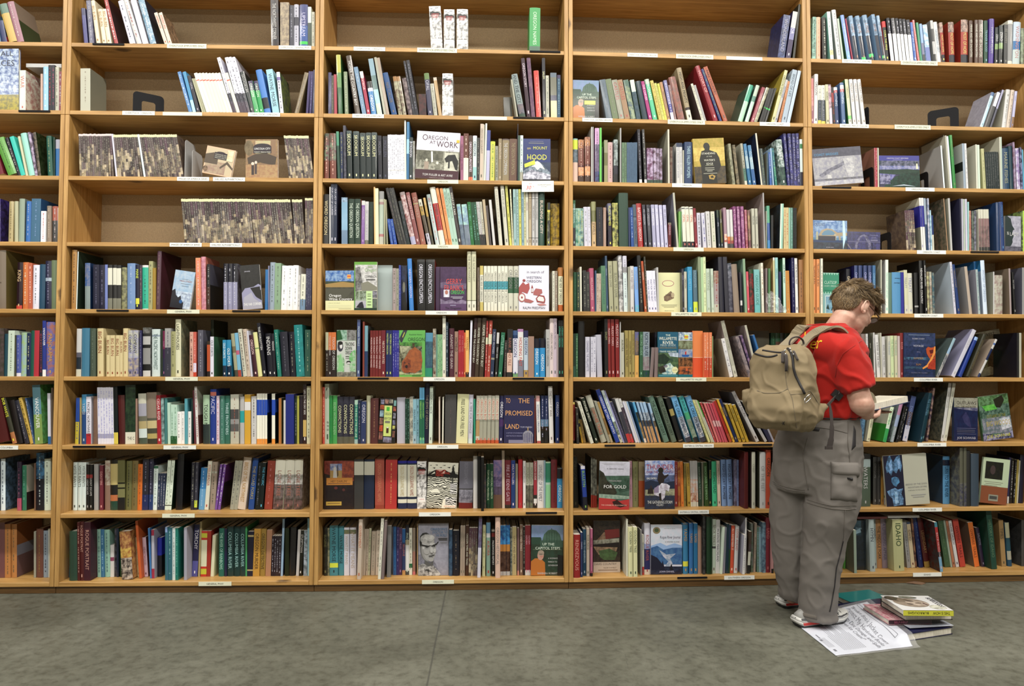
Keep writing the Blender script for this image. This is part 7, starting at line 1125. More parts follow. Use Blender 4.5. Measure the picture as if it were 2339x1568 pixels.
# glasses
M_FR = plain('brown_frames', (.06, .025, .012), .3)
gb = MB()
for s in (1, -1):
    rim = [H(.106-.010*abs(math.cos(a))*0, s*(.034+.024*math.cos(a)), -.016+.016*math.sin(a)) for a in [2*math.pi*k/20 for k in range(21)]]
    tube(gb, rim, .0018, 6, cap=False); tube(gb, [H(.104, s*.058, -.008), H(.095, s*.071, -.007), H(.05, s*.079, -.006), H(.004, s*.083, -.004), H(-.014, s*.081, -.018)], [.003, .0032, .0028, .0024, .0018], 6)
tube(gb, [H(.107, -.010, -.012), H(.110, 0, -.009), H(.107, .010, -.012)], .0018, 6)
gl = child('glasses', gb, M_FR)
for s in (1, -1):
    lb = MB(); lb.poly([H(.106, s*(.034+.023*math.cos(a)), -.016+.0155*math.sin(a)) for a in [2*math.pi*k/20 for k in range(20)]]); child('lens', lb, M_CLEAR, gl, False)
# --- T-shirt
def folds(seed, k1, amp, stretch=(1, 1, .35)):
    def f(co, n):
        q = Vector((co.x*stretch[0], co.y*stretch[1], co.z*stretch[2]))
        a = noise.noise(q*k1+Vector((seed, 0, 0))); c = noise.noise(q*k1*2.3+Vector((0, seed, 0)))
        g_ = noise.noise(Vector((co.x*9+co.z*7+seed, co.y*9, co.z*6-co.x*5)))
        return amp*((1-abs(a)*2.4)*.8+c*.3+.9*max(0, 1-abs(g_)*5))
    return f
b = MB()
TS = [(1874, 953, .158, .130), (1876, 946, .164, .134), (1879, 905, .168, .134), (1881, 860, .172, .132), (1881, 820, .180, .130), (1883, 795, .180, .124), (1886, 775, .156, .108), (1889, 758, .114, .090), (1893, 745, .086, .078)]
loft(b, [ring(P(x, y), a, c, YB, ex=2.3) for x, y, a, c in TS])
SE = P(1957, 888, 3.045)
tube(b, [RS+Vector((-.07, .06, .02)), RS+Vector((0, 0, -.004)), RS.lerp(SE, .5), SE], [.075, .082, .083, .080], 24)
SL = LS.lerp(LE, .62); tube(b, [LS+Vector((.05, -.04, .02)), LS, LS.lerp(SL, .5), SL], [.07, .078, .078, .074], 24)
shirt, bvs = solid('t_shirt', b, M_SHIRT, .006, 5, person, folds(3.0, 8.0, .0095, (1, 1, .5)))
sm = MB(); 
for ln_ in (((1968, 778), (1952, 790), (1925, 808), (1912, 835), (1908, 862)),): tube(sm, trace(bvs, ln_, .0008), .0013, 6)
child('sleeve_seam', sm, cloth('dark_red_seam', (.30, .008, .004)))
co_ = MB(); cr = ring(P(1896, 744), .083, .075, YB, n=40); cr2 = [p+Vector((.004, .002, .002)) for p in cr]; tube(co_, cr2+[cr2[0]], .005, 8, cap=False); child('collar', co_, M_SHIRT)
pr = MB()
def glyphs_on(bv, s, px, py, hpx, ang, adv=.78, it=.25):
    x = 0
    for ch in s:
        v, f, a = glyph(ch); n0 = len(pr.v); ok = True; pts = []
        for p in v:
            u = (x+p[0]+p[1]*it)*hpx; w_ = p[1]*hpx; X = px+u*math.cos(ang)+w_*math.sin(ang); Y = py+u*math.sin(ang)-w_*math.cos(ang); q = onto(bv, X, Y, .0018)
            if q is None: ok = False; break
            pts.append(q)
        if ok:
            pr.v += [tuple(q) for q in pts]
            for q in f: pr.face(tuple(n0+i for i in q))
        x += a*adv
glyphs_on(bvs, 'er', 1848, 799, 38, R(-8)); glyphs_on(bvs, 'k', 1836, 776, 24, R(-10)); glyphs_on(bvs, 'o', 1799, 794, 24, R(-20))
if pr.f: child('back_print', pr, M_YEL, shirt, False)
# --- trousers
b = MB()
PV = [(1878, 948, .160, .130), (1874, 975, .172, .142), (1868, 1005, .188, .155), (1865, 1050, .196, .163), (1864, 1090, .192, .163), (1863, 1120, .175, .15)]
loft(b, [ring(P(x, y), a, c, YB, ex=2.2) for x, y, a, c in PV])
RL = [(1903, 1060, 3.12, .116), (1901, 1110, 3.11, .120), (1898, 1150, 3.11, .116), (1892, 1190, 3.11, .106), (1884, 1230, 3.12, .091), (1876, 1290, 3.13, .083), (1871, 1340, 3.14, .080), (1868, 1385, 3.15, .080), (1867, 1411, 3.16, .083)]
LL = [(1826, 1060, 3.28, .126), (1820, 1110, 3.28, .120), (1814, 1150, 3.28, .112), (1811, 1200, 3.28, .103), (1811, 1260, 3.29, .093), (1813, 1310, 3.30, .083), (1816, 1345, 3.31, .077), (1817, 1366, 3.32, .079)]
for L_ in (RL, LL): loft(b, [ring(P(x, y, d), a, a*.95, R(25), ex=2.1) for x, y, d, a in L_])
def pf(co, n):
    q = Vector((co.x, co.y, co.z*.55+co.x*.25)); g_ = noise.noise(Vector((co.x*10+co.z*9, co.y*10, co.z*8-co.x*7))); a = noise.noise(q*8+Vector((5, 0, 0))); c = noise.noise(q*19+Vector((0, 9, 0))); e = noise.noise(Vector((co.x*3, co.y*3, co.z*26)))
    low = max(0, 1-co.z/.35)
    return .006*(1-abs(a)*2.6)*.8+.006*max(0, 1-abs(g_)*5)*.6+.002*c+.007*e*low
trous, bvp = solid('trousers', b, M_PANTS, .0065, 5, person, pf)
sb = MB(); tr = lambda pts, r=.0016, off=.0012: tube(sb, trace(bvp, pts, off), r, 6)
tr([(1764, 1098), (1776, 1106), (1800, 1114), (1822, 1118), (1838, 1120)]); tr([(1766, 1104), (1800, 1120), (1838, 1124)])
tr([(1842, 1148), (1868, 1156), (1900, 1163), (1935, 1165), (1955, 1162)], .0022); tr([(1842, 1141), (1868, 1149), (1900, 1156), (1956, 1155)])
tr([(1937, 962), (1936, 1010), (1940, 1040), (1941, 1060)]); tr([(1930, 1166), (1927, 1230), (1924, 1245)]); tr([(1846, 1000), (1835, 1040), (1838, 1075), (1846, 1120)], .0018)
tr([(1860, 976), (1905, 982), (1935, 990)], .0013)
child('seams', sb, M_SEAM, trous)
zb = MB(); tube(zb, trace(bvp, [(1926, 1236), (1920, 1262), (1910, 1300), (1906, 1340), (1899, 1380), (1895, 1398)], .0015), .0026, 6); child('leg_zip', zb, M_ZIP, trous)
cp = MB(); patch(cp, bvp, [(1898, 1060), (1955, 1062), (1957, 1146), (1897, 1142)], .012, wob=.004); child('cargo_pocket', cp, M_PANTS, trous)
cf = MB(); patch(cf, bvp, [(1897, 1056), (1958, 1058), (1960, 1090), (1899, 1086)], .020, ny=6); child('pocket_flap', cf, M_PANTS, trous)
tb = MB(); patch(tb, bvp, [(1931, 1090), (1946, 1091), (1946, 1099), (1931, 1098)], .021, 4, 4); patch(tb, bvp, [(1854, 976), (1873, 979), (1871, 986), (1855, 984)], .004, 4, 4); child('black_tab', tb, M_ZIP, trous)
pk = MB(); patch(pk, bvp, [(1950, 972), (1955, 985), (1955, 1020), (1945, 1030)], .0012, 5, 8); child('pocket_opening', pk, M_ZIP, trous)
hv = MB(); patch(hv, bvp, [(1831, 1399), (1866, 1408), (1867, 1417), (1832, 1409)], .004, 8, 4); child('hem_tab', hv, M_SEAM, trous)
bt = MB(); br_ = ring(P(1876, 951), .160, .131, YB, n=40, ex=2.2); tube(bt, br_+[br_[0]], .008, 8, cap=False, flat=.4); child('belt', bt, M_ZIP, trous)
# --- shoes
M_SOLE = plain('white_midsole', (.58, .58, .56), .5, var=.08); M_OUT = plain('black_outsole', (.02, .02, .022), .6); M_REDS = plain('red_sole_insert', (.62, .04, .03), .45); M_UP = plain('silver_mesh', (.30, .30, .29), .45, var=.3, bscale=600); M_UPD = plain('dark_overlay', (.06, .06, .065), .5)
def shoe(heel, toe):
    h = Vector((heel.x, heel.y, 0)); f = Vector((toe.x-heel.x, toe.y-heel.y, 0)); L = .285; f.normalize(); s = Vector((f.y, -f.x, 0))
    outl = [(0, .026), (.02, .034), (.08, .036), (.14, .034), (.19, .044), (.23, .044), (.265, .030), (.283, .010)]
    def band(mb, z0, z1, k0, k1, x0=0, x1=.3):
        pts = [(x, w) for x, w in outl if x0 <= x <= x1]; up = [(x, w) for x, w in pts]+[(x, -w) for x, w in reversed(pts)]; n = len(up); base = len(mb.v)
        for z, k in ((z0, k0), (z1, k1)):
            for x, w in up: zz = z+(.012*max(0, (x-.2)/.085)**2 if z < .02 else .012*max(0, (x-.2)/.085)**2)+(.006 if x < .01 else 0); mb.v.append(tuple(h+f*((x-.14)*k+.14)+s*(w*k)+Vector((0, 0, zz))))
        for i in range(n): j = (i+1) % n; mb.face((base+i, base+j, base+n+j, base+n+i))
        mb.face(tuple(base+i for i in range(n-1, -1, -1))); mb.face(tuple(base+n+i for i in range(n)))
    so = MB(); band(so, .013, .030, 1.0, 1.05); band(so, .030, .042, 1.05, .98); sol = child('shoe', so, M_SOLE); 
    ou = MB(); band(ou, .0005, .013, .95, 1.0); child('outsole', ou, M_OUT, sol, False)
    ri = MB(); band(ri, .015, .028, 1.010, 1.056, .02, .15); child('sole_insert', ri, M_REDS, sol, False)
    u = MB(); secs = [(.006, .026, .066), (.03, .034, .078), (.07, .034, .082), (.11, .033, .078), (.15, .036, .068), (.19, .041, .056), (.23, .040, .048), (.262, .028, .040), (.276, .014, .032)]
    rg = []
    for x, w, hh in secs:
        rg.append([h+f*x+s*(w*math.cos(a)*(1 if math.sin(a) < .3 else .92))+Vector((0, 0, .028+(hh-.028)*max(0, math.sin(a))-.006*max(0, -math.sin(a)))) for a in [2*math.pi*k/20 for k in range(20)]])
    loft(u, rg); child('upper', u, M_UP, sol)
    ov = MB()
    for k in range(4):
        x = .17+.026*k; w, hh = (.038, .066) if k == 0 else (.042, .060) if k == 1 else (.041, .052) if k == 2 else (.034, .046)
        tube(ov, [h+f*(x-.012*math.cos(a))+s*((w+.001)*math.cos(a))+Vector((0, 0, .03+(hh-.03)*max(0, math.sin(a)))) for a in [math.pi*q/12 for q in range(13)]], .0022, 6)
    tube(ov, [h+f*x+s*w+Vector((0, 0, z)) for x, w, z in ((-.001, .0, .04), (.012, .031, .042), (.06, .037, .038), (.12, .036, .040), (.17, .040, .040), (.22, .044, .040), (.262, .03, .044))], .004, 6)
    child('overlay', ov, M_UPD, sol)
shoe(floor_at(1817, 1433), floor_at(1936, 1417)); shoe(floor_at(1779, 1388), floor_at(1890, 1374))
# --- held book
hb_ = empty('open_book', loc=tuple(BC)); tag(hb_, 'open thick book with cream pages held in both hands by the person', 'book'); bpy.context.view_layer.update()
A0 = P(1997, 938, 3.19); A1 = P(2076, 919, 3.37); ax = (A1-A0).normalized(); dp = (Vector((-.35, .93, 0)).normalized()); dp = (dp-ax*dp.dot(ax)).normalized(); nn = dp.cross(ax); nn = nn if nn.z > 0 else -nn
Wd = (A1-A0).length; Dd = .15; th = .030
def hx(mb, a, c, d0, d1, z0, z1):
    n0 = len(mb.v)
    for z in (z0, z1):
        for dd in (d0, d1):
            for u in (a, c): mb.v.append(tuple(A0+ax*u+dp*dd+nn*z))
    for q in ((0, 2, 3, 1), (4, 5, 7, 6), (0, 1, 5, 4), (2, 6, 7, 3), (0, 4, 6, 2), (1, 3, 7, 5)): mb.face(tuple(n0+i for i in q))
# two halves of the page block, the nearer one thick, leaves of the far half rising in a curve
pgm = MB(); n0 = len(pgm.v)
hx(pgm, .002, Wd-.004, .002, Dd-.004, .002, th)
child('page_block', pgm, M_PAGE, hb_, False)
lf = MB(); M_LEAF = plain('printed_leaf', (.74, .70, .58), .75, var=.04)
for q in range(5):
    base = len(lf.v)
    for j in range(2):
        for i in range(13):
            t_ = i/12; a = R(8+q*4)+t_*R(95+q*6); lf.v.append(tuple(A0+ax*(.034-.004*q-.052*(1-math.cos(t_*R(88))))+nn*(th+(.060-.003*q)*math.sin(t_*R(84)))+dp*(.004+(Dd-.01)*j)))
    for i in range(12): lf.face((base+i, base+i+1, base+14+i, base+13+i))
child('leaves', lf, M_LEAF, hb_)
tp = MB(); hx(tp, .004, Wd-.005, .004, Dd-.006, th, th+.0008); tpo = child('open_page', tp, M_LEAF, hb_, False)
cv = MB(); hx(cv, -.003, Wd+.006, -.003, Dd, -.001, .002); child('cover', cv, plain('dark_blue_cover', (.03, .05, .12), .4), hb_, False)
# --- backpack
PC = P(1788, 890, 3.03); bk_ = -Fs
def K(l, f, z):
    z = z*(.88 if z < 0 else 1.0); l *= .92; f *= .9; return PC+Ls*l+bk_*f+Vector((0, 0, z))
b = MB(); rg = []
for z, wl, wf, lo, fo in ((-.200, .060, .04, .035, -.035), (-.19, .095, .065, .03, -.02), (-.165, .122, .088, .022, -.005), (-.11, .145, .100, .008, .003), (-.05, .152, .100, 0, .005), (.01, .152, .094, 0, .0), (.07, .152, .092, -.002, -.004), (.12, .148, .090, -.004, -.006), (.155, .138, .084, -.006, -.010), (.178, .118, .070, -.006, -.020), (.190, .08, .045, -.004, -.030)):
    rg.append(ring(K(lo, fo, z), wl*.88, wf*.88, YB, n=36, ex=3.1))
loft(b, rg)
# bulging front pocket and the bottle pockets at both sides
loft(b, [ring(K(.0, fo, z), wl*.88, wf*.9, YB, n=24, ex=2.6) for z, wl, wf, fo in ((-.19, .10, .03, .06), (-.15, .13, .045, .085), (-.09, .135, .045, .09), (-.03, .13, .035, .08), (.0, .12, .02, .07))])
loft(b, [ring(K(-.150+.12*max(0, -.05-z), fo, z), .022, w_, YB, n=20) for z, w_, fo in ((-.14, .035, .0), (-.11, .055, .01), (-.05, .066, .025), (-.01, .064, .03))])
loft(b, [ring(K(.125, fo, z), .022, w_, YB, n=20) for z, w_, fo in ((-.16, .03, -.01), (-.12, .05, -.01), (-.06, .055, -.015), (-.02, .05, -.01))])
tube(b, [K(.08, -.03, -.15), P(1866, 936, 3.01), P(1891, 926, 3.0)], [.06, .036, .012], 16)     # lower wing that carries the strap
def kf(co, n):
    q = Vector((co.x, co.y, co.z*1.0)); a = noise.noise(q*9+Vector((2, 4, 0))); c = noise.noise(q*24+Vector((7, 0, 0)))
    g_ = noise.noise(Vector((co.x*14+co.z*10, co.y*14, co.z*7-co.x*6))); return .009*(1-abs(a)*2.4)+.007*max(0, 1-abs(g_)*5)*.6+.002*c
pack = empty('backpack', loc=tuple(K(0, 0, -.205))); tag(pack, 'tan nylon backpack with black zips worn on the back of the person', 'backpack'); bpy.context.view_layer.update()
bag, bvk = solid('bag', b, M_PACK, .0055, 4, pack, kf)
z = MB(); tz = lambda pts, r=.0042, off=.0008: tube(z, trace(bvk, pts, off), r, 8)
tz([(1724, 808), (1735, 812), (1750, 816), (1766, 815), (1776, 811)]); tz([(1742, 801), (1755, 803), (1775, 806), (1790, 806)]); 
tz([(1799, 797), (1806, 803), (1811, 820), (1812, 840), (1817, 858), (1826, 876), (1833, 890), (1838, 900)], .0055)
child('zip', z, M_ZIP, pack)
zp = MB()
for q in (((1790, 806), (1790, 830)), ((1797, 812), (1798, 848)), ((1812, 805), (1822, 824))):
    tube(zp, trace(bvk, q, .008), .0065, 8, flat=.5)
child('zip_pull', zp, M_WEB, pack)
zm = MB()
for q in ((1794, 804), (1796, 811), (1797, 820), (1806, 800), (1808, 806), (1812, 811)):
    p = onto(bvk, q[0], q[1], .007)
    if p: ellipsoid(zm, p, (.0038, .0038, .005), None, 10)
child('zip_slider', zm, M_CHROME, pack)
cb = MB(); loop_ = [onto(bvk, x, y, .010) for x, y in ((1836, 908), (1844, 901), (1849, 903), (1847, 910), (1840, 919), (1834, 922), (1832, 918), (1836, 908))]
loop_ = [p for p in loop_ if p]
if len(loop_) > 3: tube(cb, loop_, .0019, 8); child('carabiner', cb, M_CHROME, pack)
sm = MB(); ts = lambda pts, r=.0014: tube(sm, trace(bvk, pts, .0004), r, 6)
ts([(1730, 893), (1745, 899), (1770, 899), (1786, 897), (1800, 888)], .002); ts([(1794, 850), (1796, 875), (1800, 890), (1810, 910), (1814, 940), (1818, 965), (1820, 978)]); ts([(1806, 902), (1830, 900), (1850, 893)])
ts([(1851, 894), (1862, 910), (1870, 924)])
child('seams', sm, cloth('tan_seam', (.16, .13, .085)), pack)
lg = MB()
for a in range(0, 360, 60): 
    p, q = onto(bvk, 1790, 967, .0012), onto(bvk, 1790+4.5*math.cos(R(a)), 967+4.5*math.sin(R(a)), .0012)
    if p and q and a != 0: tube(lg, [p, q], .0011, 5)
child('emblem', lg, M_ZIP, pack)
def ribbon(mb, pts, w, th, side):
    """flat strap through pts, w wide along side"""
    P_ = [Vector(p) for p in pts]; base = len(mb.v)
    for i, p in enumerate(P_):
        t_ = (P_[min(i+1, len(P_)-1)]-P_[max(i-1, 0)]).normalized(); s_ = side[i] if isinstance(side, list) else side; s_ = (s_-t_*s_.dot(t_)).normalized(); n = t_.cross(s_); ww = w[i] if isinstance(w, list) else w
        for a, c in ((-1, -1), (1, -1), (1, 1), (-1, 1)): mb.v.append(tuple(p+s_*(a*ww/2)+n*(c*th/2)))
    for i in range(len(P_)-1):
        for j in range(4): a = base+i*4+j; c = base+i*4+(j+1) % 4; mb.face((a, c, c+4, a+4))
    mb.face((base, base+1, base+2, base+3)); k = base+(len(P_)-1)*4; mb.face((k+3, k+2, k+1, k))
    return mb
def smoothpath(pts, sub=5):
    Pp = [Vector(p) for p in pts]; out = []
    for i in range(len(Pp)-1):
        p0, p1, p2, p3 = Pp[max(i-1, 0)], Pp[i], Pp[i+1], Pp[min(i+2, len(Pp)-1)]
        for k in range(sub): t = k/sub; out.append(.5*((2*p1)+(-p0+p2)*t+(2*p0-5*p1+4*p2-p3)*t*t+(-p0+3*p1-3*p2+p3)*t**3))
    out.append(Pp[-1]); return out
def over(pts, off): return [onto(bvs, x, y, off) or P(x, y, DB) for x, y in pts]
def calm(pts, k=6):
    for _ in range(k): pts = [pts[0]]+[(pts[i-1]+pts[i]+pts[i+1])/3 for i in range(1, len(pts)-1)]+[pts[-1]]
    return pts
st = MB()
rp = [P(1826, 796, 3.06)]+over([(1842, 781), (1858, 769), (1874, 760), (1890, 755), (1905, 753), (1918, 757)], .022)
e1 = rp[-1]+Ls*.02+Fs*.05+Vector((0, 0, -.012)); e2 = e1+Fs*.05+Vector((0, 0, -.09)); e3 = P(1960, 870, 3.30)
ribbon(st, smoothpath(calm(rp+[e1, e2, e3], 2)), .042, .010, Ls); child('shoulder_strap', st, M_STRAP, pack, False)
st = MB(); lp = [K(-.045, -.07, .18)]+over([(1816, 775), (1826, 761), (1838, 751)], .014); f1 = lp[-1]+Fs*.07+Vector((0, 0, -.02)); f2 = f1+Fs*.05+Vector((0, 0, -.16))
ribbon(st, smoothpath(lp+[f1, f2]), .050, .009, Ls); child('shoulder_strap', st, M_STRAP, pack, False)
hl = MB(); tube(hl, smoothpath([P(1809, 797, 3.05), P(1803, 786, 3.05), P(1808, 774, 3.05), P(1822, 770, 3.05), P(1833, 777, 3.06), P(1836, 786, 3.06)]), .006, 8, flat=.6); child('top_handle', hl, M_WEB, pack)
lw = MB(); w0 = P(1888, 929, 3.0); mid_ = onto(bvs, 1910, 905, .010) or P(1910, 905, 3.05)
ribbon(lw, smoothpath([w0, w0.lerp(mid_, .5), mid_, onto(bvs, 1920, 893, .008) or P(1920, 893, 3.05)]), .026, .003, Vector((.3, -.3, .9))); child('lower_strap', lw, M_WEB, pack, False)
bu = MB(); Mb = Matrix.Translation(mid_+Vector((0, -.006, .004))) @ Matrix.Rotation(R(40), 4, 'Y'); bu.box(-.022, .022, -.006, .006, -.017, .017, Mb); o = child('buckle', bu, plain('black_plastic', (.012, .012, .013), .3), pack, False)
tl = MB(); ribbon(tl, smoothpath([w0+Vector((.01, -.004, .012)), P(1897, 935, 2.99), P(1900, 970, 2.975), P(1899, 1000, 2.97), P(1894, 1023, 2.97)]), [.010]*6+[.014]*5+[.020]*5+[.026]*5, .002, Vector((1, .1, 0))); tl.box(-.016, .016, -.004, .004, -.008, .006, Matrix.Translation(P(1893, 1023, 2.97))); child('loose_strap', tl, M_WEB, pack, False)
# ---------------------------------------------------------------- things on the floor beside the reader
def flat_quad(px, z):
    return [floor_at(x, y, z) for x, y in px]
def framed(o, r, bk, z):
    """frame with origin at o (front left), x towards r, y away"""
    A = floor_at(*o, z); B = floor_at(*r, z); Cc = floor_at(*bk, z); w_ = (B-A).length; ang = math.atan2(B.y-A.y, B.x-A.x)
    d_ = abs((Cc-A).dot(Vector((-math.sin(ang), math.cos(ang), 0)))); return Matrix.Translation((A.x, A.y, 0)) @ Matrix.Rotation(ang, 4, 'Z'), w_, d_
def hardback(name, label, M, w, d, z0, z1, cover, spine_at='front', art=None, fore='ccb', under=None):
    """closed book lying flat: spine at front or left"""
    c = MB(); t = .0025; h = z1-z0
    tone(c, cover); c.box(0, w, 0, d, h-t, h); tone(c, under or cover); c.box(0, w, 0, d, 0, t)
    tone(c, spine_at[1] if isinstance(spine_at, tuple) else cover)
    sp = spine_at[0] if isinstance(spine_at, tuple) else spine_at
    if sp == 'front': c.box(0, w, 0, t, t, h-t)
    elif sp == 'left': c.box(0, t, 0, d, t, h-t)
    elif sp == 'back': c.box(0, w, d-t, d, t, h-t)
    if art: art(c, w, d, h)
    o = obj(name, c.mesh(name, [M_GLOSS], cols=True), None, M @ Matrix.Translation((0, 0, z0)))
    g = MB(); i = .004; x0 = t if sp == 'left' else i; y0 = t if sp == 'front' else i; y1 = d-t if sp == 'back' else d-i; g.box(x0, w-i, y0, y1, t, h-t); obj('page_block', g.mesh('page_block', [M_PAGE]), o)
    tag(o, label, 'book', 'books piled on the floor'); return o
FLAT = lambda x, y, z, a=0: Matrix.Translation((x, y, z)) @ Matrix.Rotation(R(a), 4, 'Z')
Z1 = .032
M1, w1, d1 = framed((2062, 1468), (2176, 1450), (2035, 1372), 0.0)
hardback('book', 'large dark blue picture book at the bottom of the pile on the floor', M1, w1, d1*.92, .0008, Z1, '225', 'back', fore='ddd')
M2, w2, d2 = framed((1962, 1386), (2050, 1375), (1940, 1367), .022)
def teal_art(c, w, d, h): pass
hardback('book', 'teal hardback lying on the concrete behind the paper flyer', Matrix.Translation((-.015, .045, 0)) @ M2, w2, max(d2, .13), .0008, .026, '188', 'back', teal_art, under='237')
# printed flyer in its clear sleeve, draped from the floor up over the blue book
A, B, C_, D_ = floor_at(1822, 1430, 0), floor_at(1909, 1500, 0), floor_at(2090, 1456, .04), floor_at(1985, 1372, .04)
def drape(u, v, extra=0.0):
    """u along from the toe of the shoe to the pile, v from the near edge to the far one"""
    a = B.lerp(C_, u); b_ = A.lerp(D_, u); p = a.lerp(b_, v); p.z = 0
    q = M1.inverted() @ p; inx = min(1, max(0, (q.x+.06)/.06)) if True else 0
    iny = min(1, max(0, (q.y+.05)/.05)); iny2 = min(1, max(0, (d1*.92+.05-q.y)/.05)); k = inx*iny*iny2; k = k*k*(3-2*k)
    p.z = .0026+(Z1+.0008)*k+extra+.0014*noise.noise(Vector((u*5, v*4, 0)))*(1-k); return p
def sheet(name, mat, u0, u1, v0, v1, ex, nx=110, ny=60, parent=None):
    m = MB()
    for j in range(ny+1):
        for i in range(nx+1): m.v.append(tuple(drape(u0+(u1-u0)*i/nx, v0+(v1-v0)*j/ny, ex)))
    for j in range(ny):
        for i in range(nx): a = j*(nx+1)+i; m.face((a, a+1, a+nx+2, a+nx+1))
    o = obj(name, m.mesh(name, [mat], smooth=True), parent); so = o.modifiers.new('s', 'SOLIDIFY'); so.thickness = .0004; so.offset = 1; return o
M_FLY = plain('flyer_paper', (.56, .59, .68), .45, var=.03, bscale=30)
M_SLV = M_CLEAR.copy(); M_SLV.name = 'thin_sleeve'; M_SLV.node_tree.nodes['Principled BSDF'].inputs['Alpha'].default_value = .10
fly = sheet('paper_flyer', M_FLY, 0, .97, 0, 1, 0); tag(fly, 'large white printed flyer on the floor under the toe of the shoe', 'flyer')
ink = MB()
def write(s, u, v, h, maxw, rot=0):
    """lettering that runs from the far edge towards the near one, as on the flyer"""
    adv = sum(glyph(ch)[2] for ch in s); k = h/.7; kx = maxw/adv; x = 0
    for ch in s:
        V_, F_, a = glyph(ch); n0 = len(ink.v)
        for p in V_: ink.v.append(tuple(drape(u+(p[1]*k), v-(x+p[0]*kx+p[1]*k*.2), .0013)))
        for q in F_: ink.face(tuple(n0+i for i in q))
        x += a*kx
for i, s in enumerate(('"Brodart Book Jacket Covers', 'Protect My Hardcover Books', 'from Dirt, Damage, and Spills', '... even Ice Cream!"')): write(s, .70-.070*i, .97-.03*i, .048, .86 if i < 3 else .60)
def bar(u0, u1, v0, v1, n=16):
    b0 = len(ink.v)
    for i in range(n+1):
        v = v0+(v1-v0)*i/n; ink.v.append(tuple(drape(u0, v, .0009))); ink.v.append(tuple(drape(u1, v, .0009)))
    for i in range(n): k = b0+2*i; ink.face((k, k+1, k+3, k+2))
rr = random.Random(3)
for i in range(13): u = .43-.022*i; bar(u, u+.0045, .10, .10+.78*(1 if i % 4 else .55))
for i in range(5): bar(.10-.016*i, .1035-.016*i, .22, .50)
bar(.045, .075, .10, .16, 4); bar(.03, .06, .42, .47, 4); bar(.05, .065, .50, .62, 4)
# line drawing of an open book
for (a, c, d, e) in ((.80, .97, .79, .60), (.79, .60, .83, .14), (.84, .97, .83, .60), (.83, .60, .87, .14), (.80, .97, .84, .97), (.83, .14, .87, .14), (.90, .96, .89, .60)):
    n0 = len(ink.v)
    for t_ in range(13):
        q = t_/12; u, v = a+(d-a)*q, c+(e-c)*q; ink.v.append(tuple(drape(u, v, .001))); ink.v.append(tuple(drape(u+.006, v+.006, .001)))
    for t_ in range(12): k = n0+2*t_; ink.face((k, k+1, k+3, k+2))
obj('flyer_print', ink.mesh('flyer_print', [plain('blue_black_ink', (.05, .055, .10), .6)]), fly)
slv = sheet('plastic_sleeve', M_SLV, -.002, 1.04, -.05, 1.05, .0022); tag(slv, 'clear plastic sleeve covering the printed flyer on the floor', 'plastic sleeve')
# the upper pile
ZB = Z1+.006
M3, w3, d3 = framed((2078, 1436), (2180, 1430), (2060, 1400), ZB)
fl2 = MB(); fl2.mi = 0; fl2.box(0, w3*.98, 0, .15, 0, .002); fl2.mi = 1; text(fl2, 'SELF', Matrix.Translation((w3*.25, .04, .0023)), .022, .09); fl2.mi = 2
for i in range(4): fl2.quad((w3*.55, .03+.012*i, .0022), (w3*.9, .03+.012*i, .0022), (w3*.9, .034+.012*i, .0022), (w3*.55, .034+.012*i, .0022))
o = obj('paper_leaflet', fl2.mesh('paper_leaflet', [M_FLY, plain('crimson_ink', (.45, .01, .06), .5), M_INK]), None, M3 @ Matrix.Translation((0, 0, ZB))); tag(o, 'white leaflet with red lettering sticking out under the pile of books', 'leaflet')
Z2 = ZB+.003
M4, w4, d4 = framed((2030, 1418), (2130, 1416), (1992, 1371), Z2+.02)
def pink_art(c, w, d, h):
    c.col(hexc('402')); c.quad((0, -.0004, .002), (w, -.0004, .002), (w, -.0004, h-.002), (0, -.0004, h-.002)); c.col(hexc('c68')); text(c, 'SELF-HELP', Matrix.Translation((w*.28, -.0008, .006)) @ Matrix.Rotation(R(90), 4, 'X'), .010, .07)
    c.col(hexc('a35')); 
    for i in range(3): c.quad((.03+.012*i, .02, h+.0003), (.034+.012*i, .02, h+.0003), (.034+.012*i, d*.8, h+.0003), (.03+.012*i, d*.8, h+.0003))
hardback('book', 'pink paperback under the two hardbacks on the floor pile', M4 @ Matrix.Rotation(R(0), 4, 'Z'), .20, .20, Z2, Z2+.022, 'dbb~c57', 'front', pink_art)
Z3 = Z2+.0225
M5, w5, d5 = framed((2068, 1419), (2176, 1417), (2017, 1372), Z3)
hardback('book', 'black-jacketed book with its white page edges facing out, second from top of the pile', M5, w5, .185, Z3, Z3+.034, '322', 'back', under='322')
Z4 = Z3+.0345
M6, w6, d6 = framed((2063, 1395), (2178, 1396), (2013, 1356), Z4+.024)
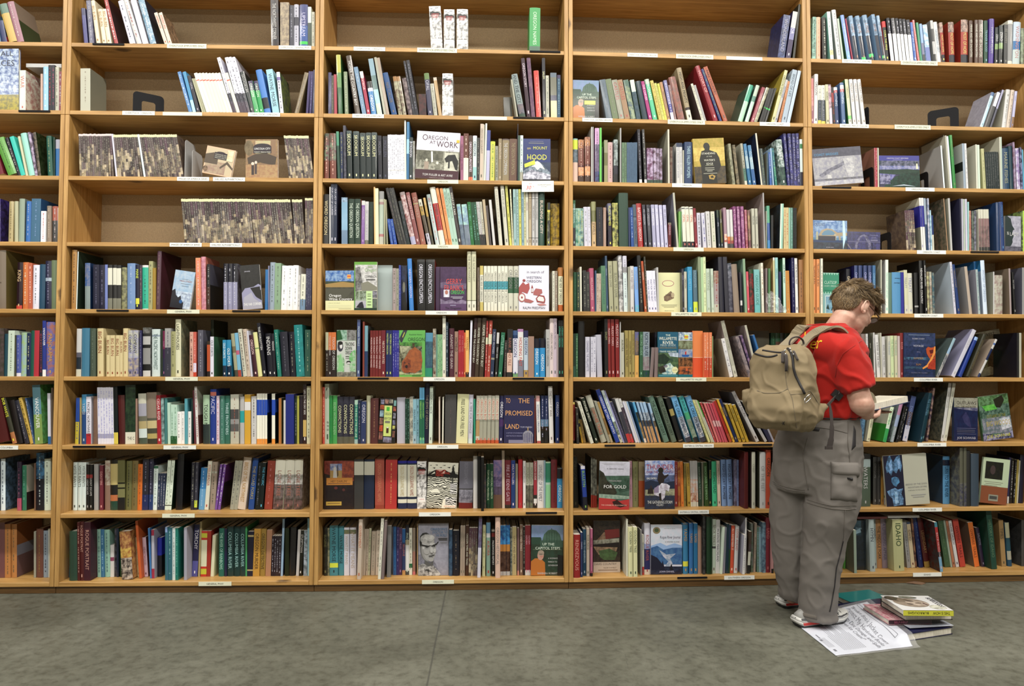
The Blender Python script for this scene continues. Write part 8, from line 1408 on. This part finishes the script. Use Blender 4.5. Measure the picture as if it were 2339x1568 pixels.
def how_art(c, w, d, h):
    c.col(hexc('cc2')); c.quad((0, -.0005, .001), (w, -.0005, .001), (w, -.0005, h-.001), (0, -.0005, h-.001)); c.col(hexc('221'))
    c.quad((0, -.0007, h-.0012), (w, -.0007, h-.0012), (w, -.0007, h), (0, -.0007, h))
    T = Matrix.Translation((w*.76, -.0009, h*.76)) @ Matrix.Rotation(R(90), 4, 'X') @ Matrix.Rotation(R(180), 4, 'Z'); text(c, 'THIS IS HOW', T, h*.50, w*.34); T = Matrix.Translation((w*.30, -.0009, h*.74)) @ Matrix.Rotation(R(90), 4, 'X') @ Matrix.Rotation(R(180), 4, 'Z'); text(c, 'BURROUGHS', T, h*.44, w*.42)
    z = h+.0004; c.col(hexc('ccc')); 
    def pl(col, pts, k):
        tone(c, col); c.poly([(w*a, d*b, z+.0003*k) for a, b in pts])
    ov = lambda cx, cy, rx, ry, an=0: [(cx+rx*math.cos(q)*math.cos(an)-ry*math.sin(q)*math.sin(an), cy+rx*math.cos(q)*math.sin(an)+ry*math.sin(q)*math.cos(an)) for q in [6.2832*i/22 for i in range(22)]]; pl('987~a98', ov(.40, .50, .34, .30, -.35), 0); pl('765~987', ov(.22, .72, .20, .15, -.5), 1); pl('a98~cba', ov(.50, .46, .22, .19, -.4), 2); pl('433~654', ov(.42, .60, .075, .030, -.3), 3); pl('433~654', ov(.34, .40, .065, .028, -.5), 3); pl('322', ov(.42, .595, .03, .016, -.3), 4); pl('322', ov(.34, .40, .028, .014, -.5), 4); pl('765', ov(.53, .46, .07, .030, .1), 4); pl('644', ov(.64, .40, .022, .075, .3), 4); pl('443~765', ov(.12, .80, .13, .13), 5); pl('554~998', ov(.50, .86, .18, .07, -.2), 3); pl('ddc~998', ov(.80, .20, .16, .15), 1)
    c.col(hexc('224')); text(c, 'BURROUGHS', Matrix.Translation((w*.86, d*.52, z+.0006)) @ Matrix.Rotation(R(-90), 4, 'Z'), .022, d*.66); c.col(hexc('445')); text(c, 'AUGUSTEN', Matrix.Translation((w*.95, d*.6, z+.0006)) @ Matrix.Rotation(R(-90), 4, 'Z'), .012, d*.4)
hardback('book', 'hardback with a face photo on its cover and yellow spine, top of the floor pile', M6, w6, min(d6, .19), Z4, Z4+.025, 'ddd', 'front', how_art, under='221')
# scrap of brown paper lying against the base of the case
m = MB(); a = floor_at(2068, 1333); m.v = [tuple(a+Vector((x, y, .001+z))) for x, y, z in ((0, 0, .001), (.05, .01, .012), (.11, -.006, .002), (.075, -.028, 0), (.03, -.022, .004))]; m.face((0, 4, 3, 2, 1)); o = obj('paper_scrap', m.mesh('paper_scrap', [plain('brown_scrap', (.16, .09, .05), .8)])); so = o.modifiers.new('s', 'SOLIDIFY'); so.thickness = .001; tag(o, 'small torn brown paper scrap on the floor by the base of the last bookcase', 'scrap')
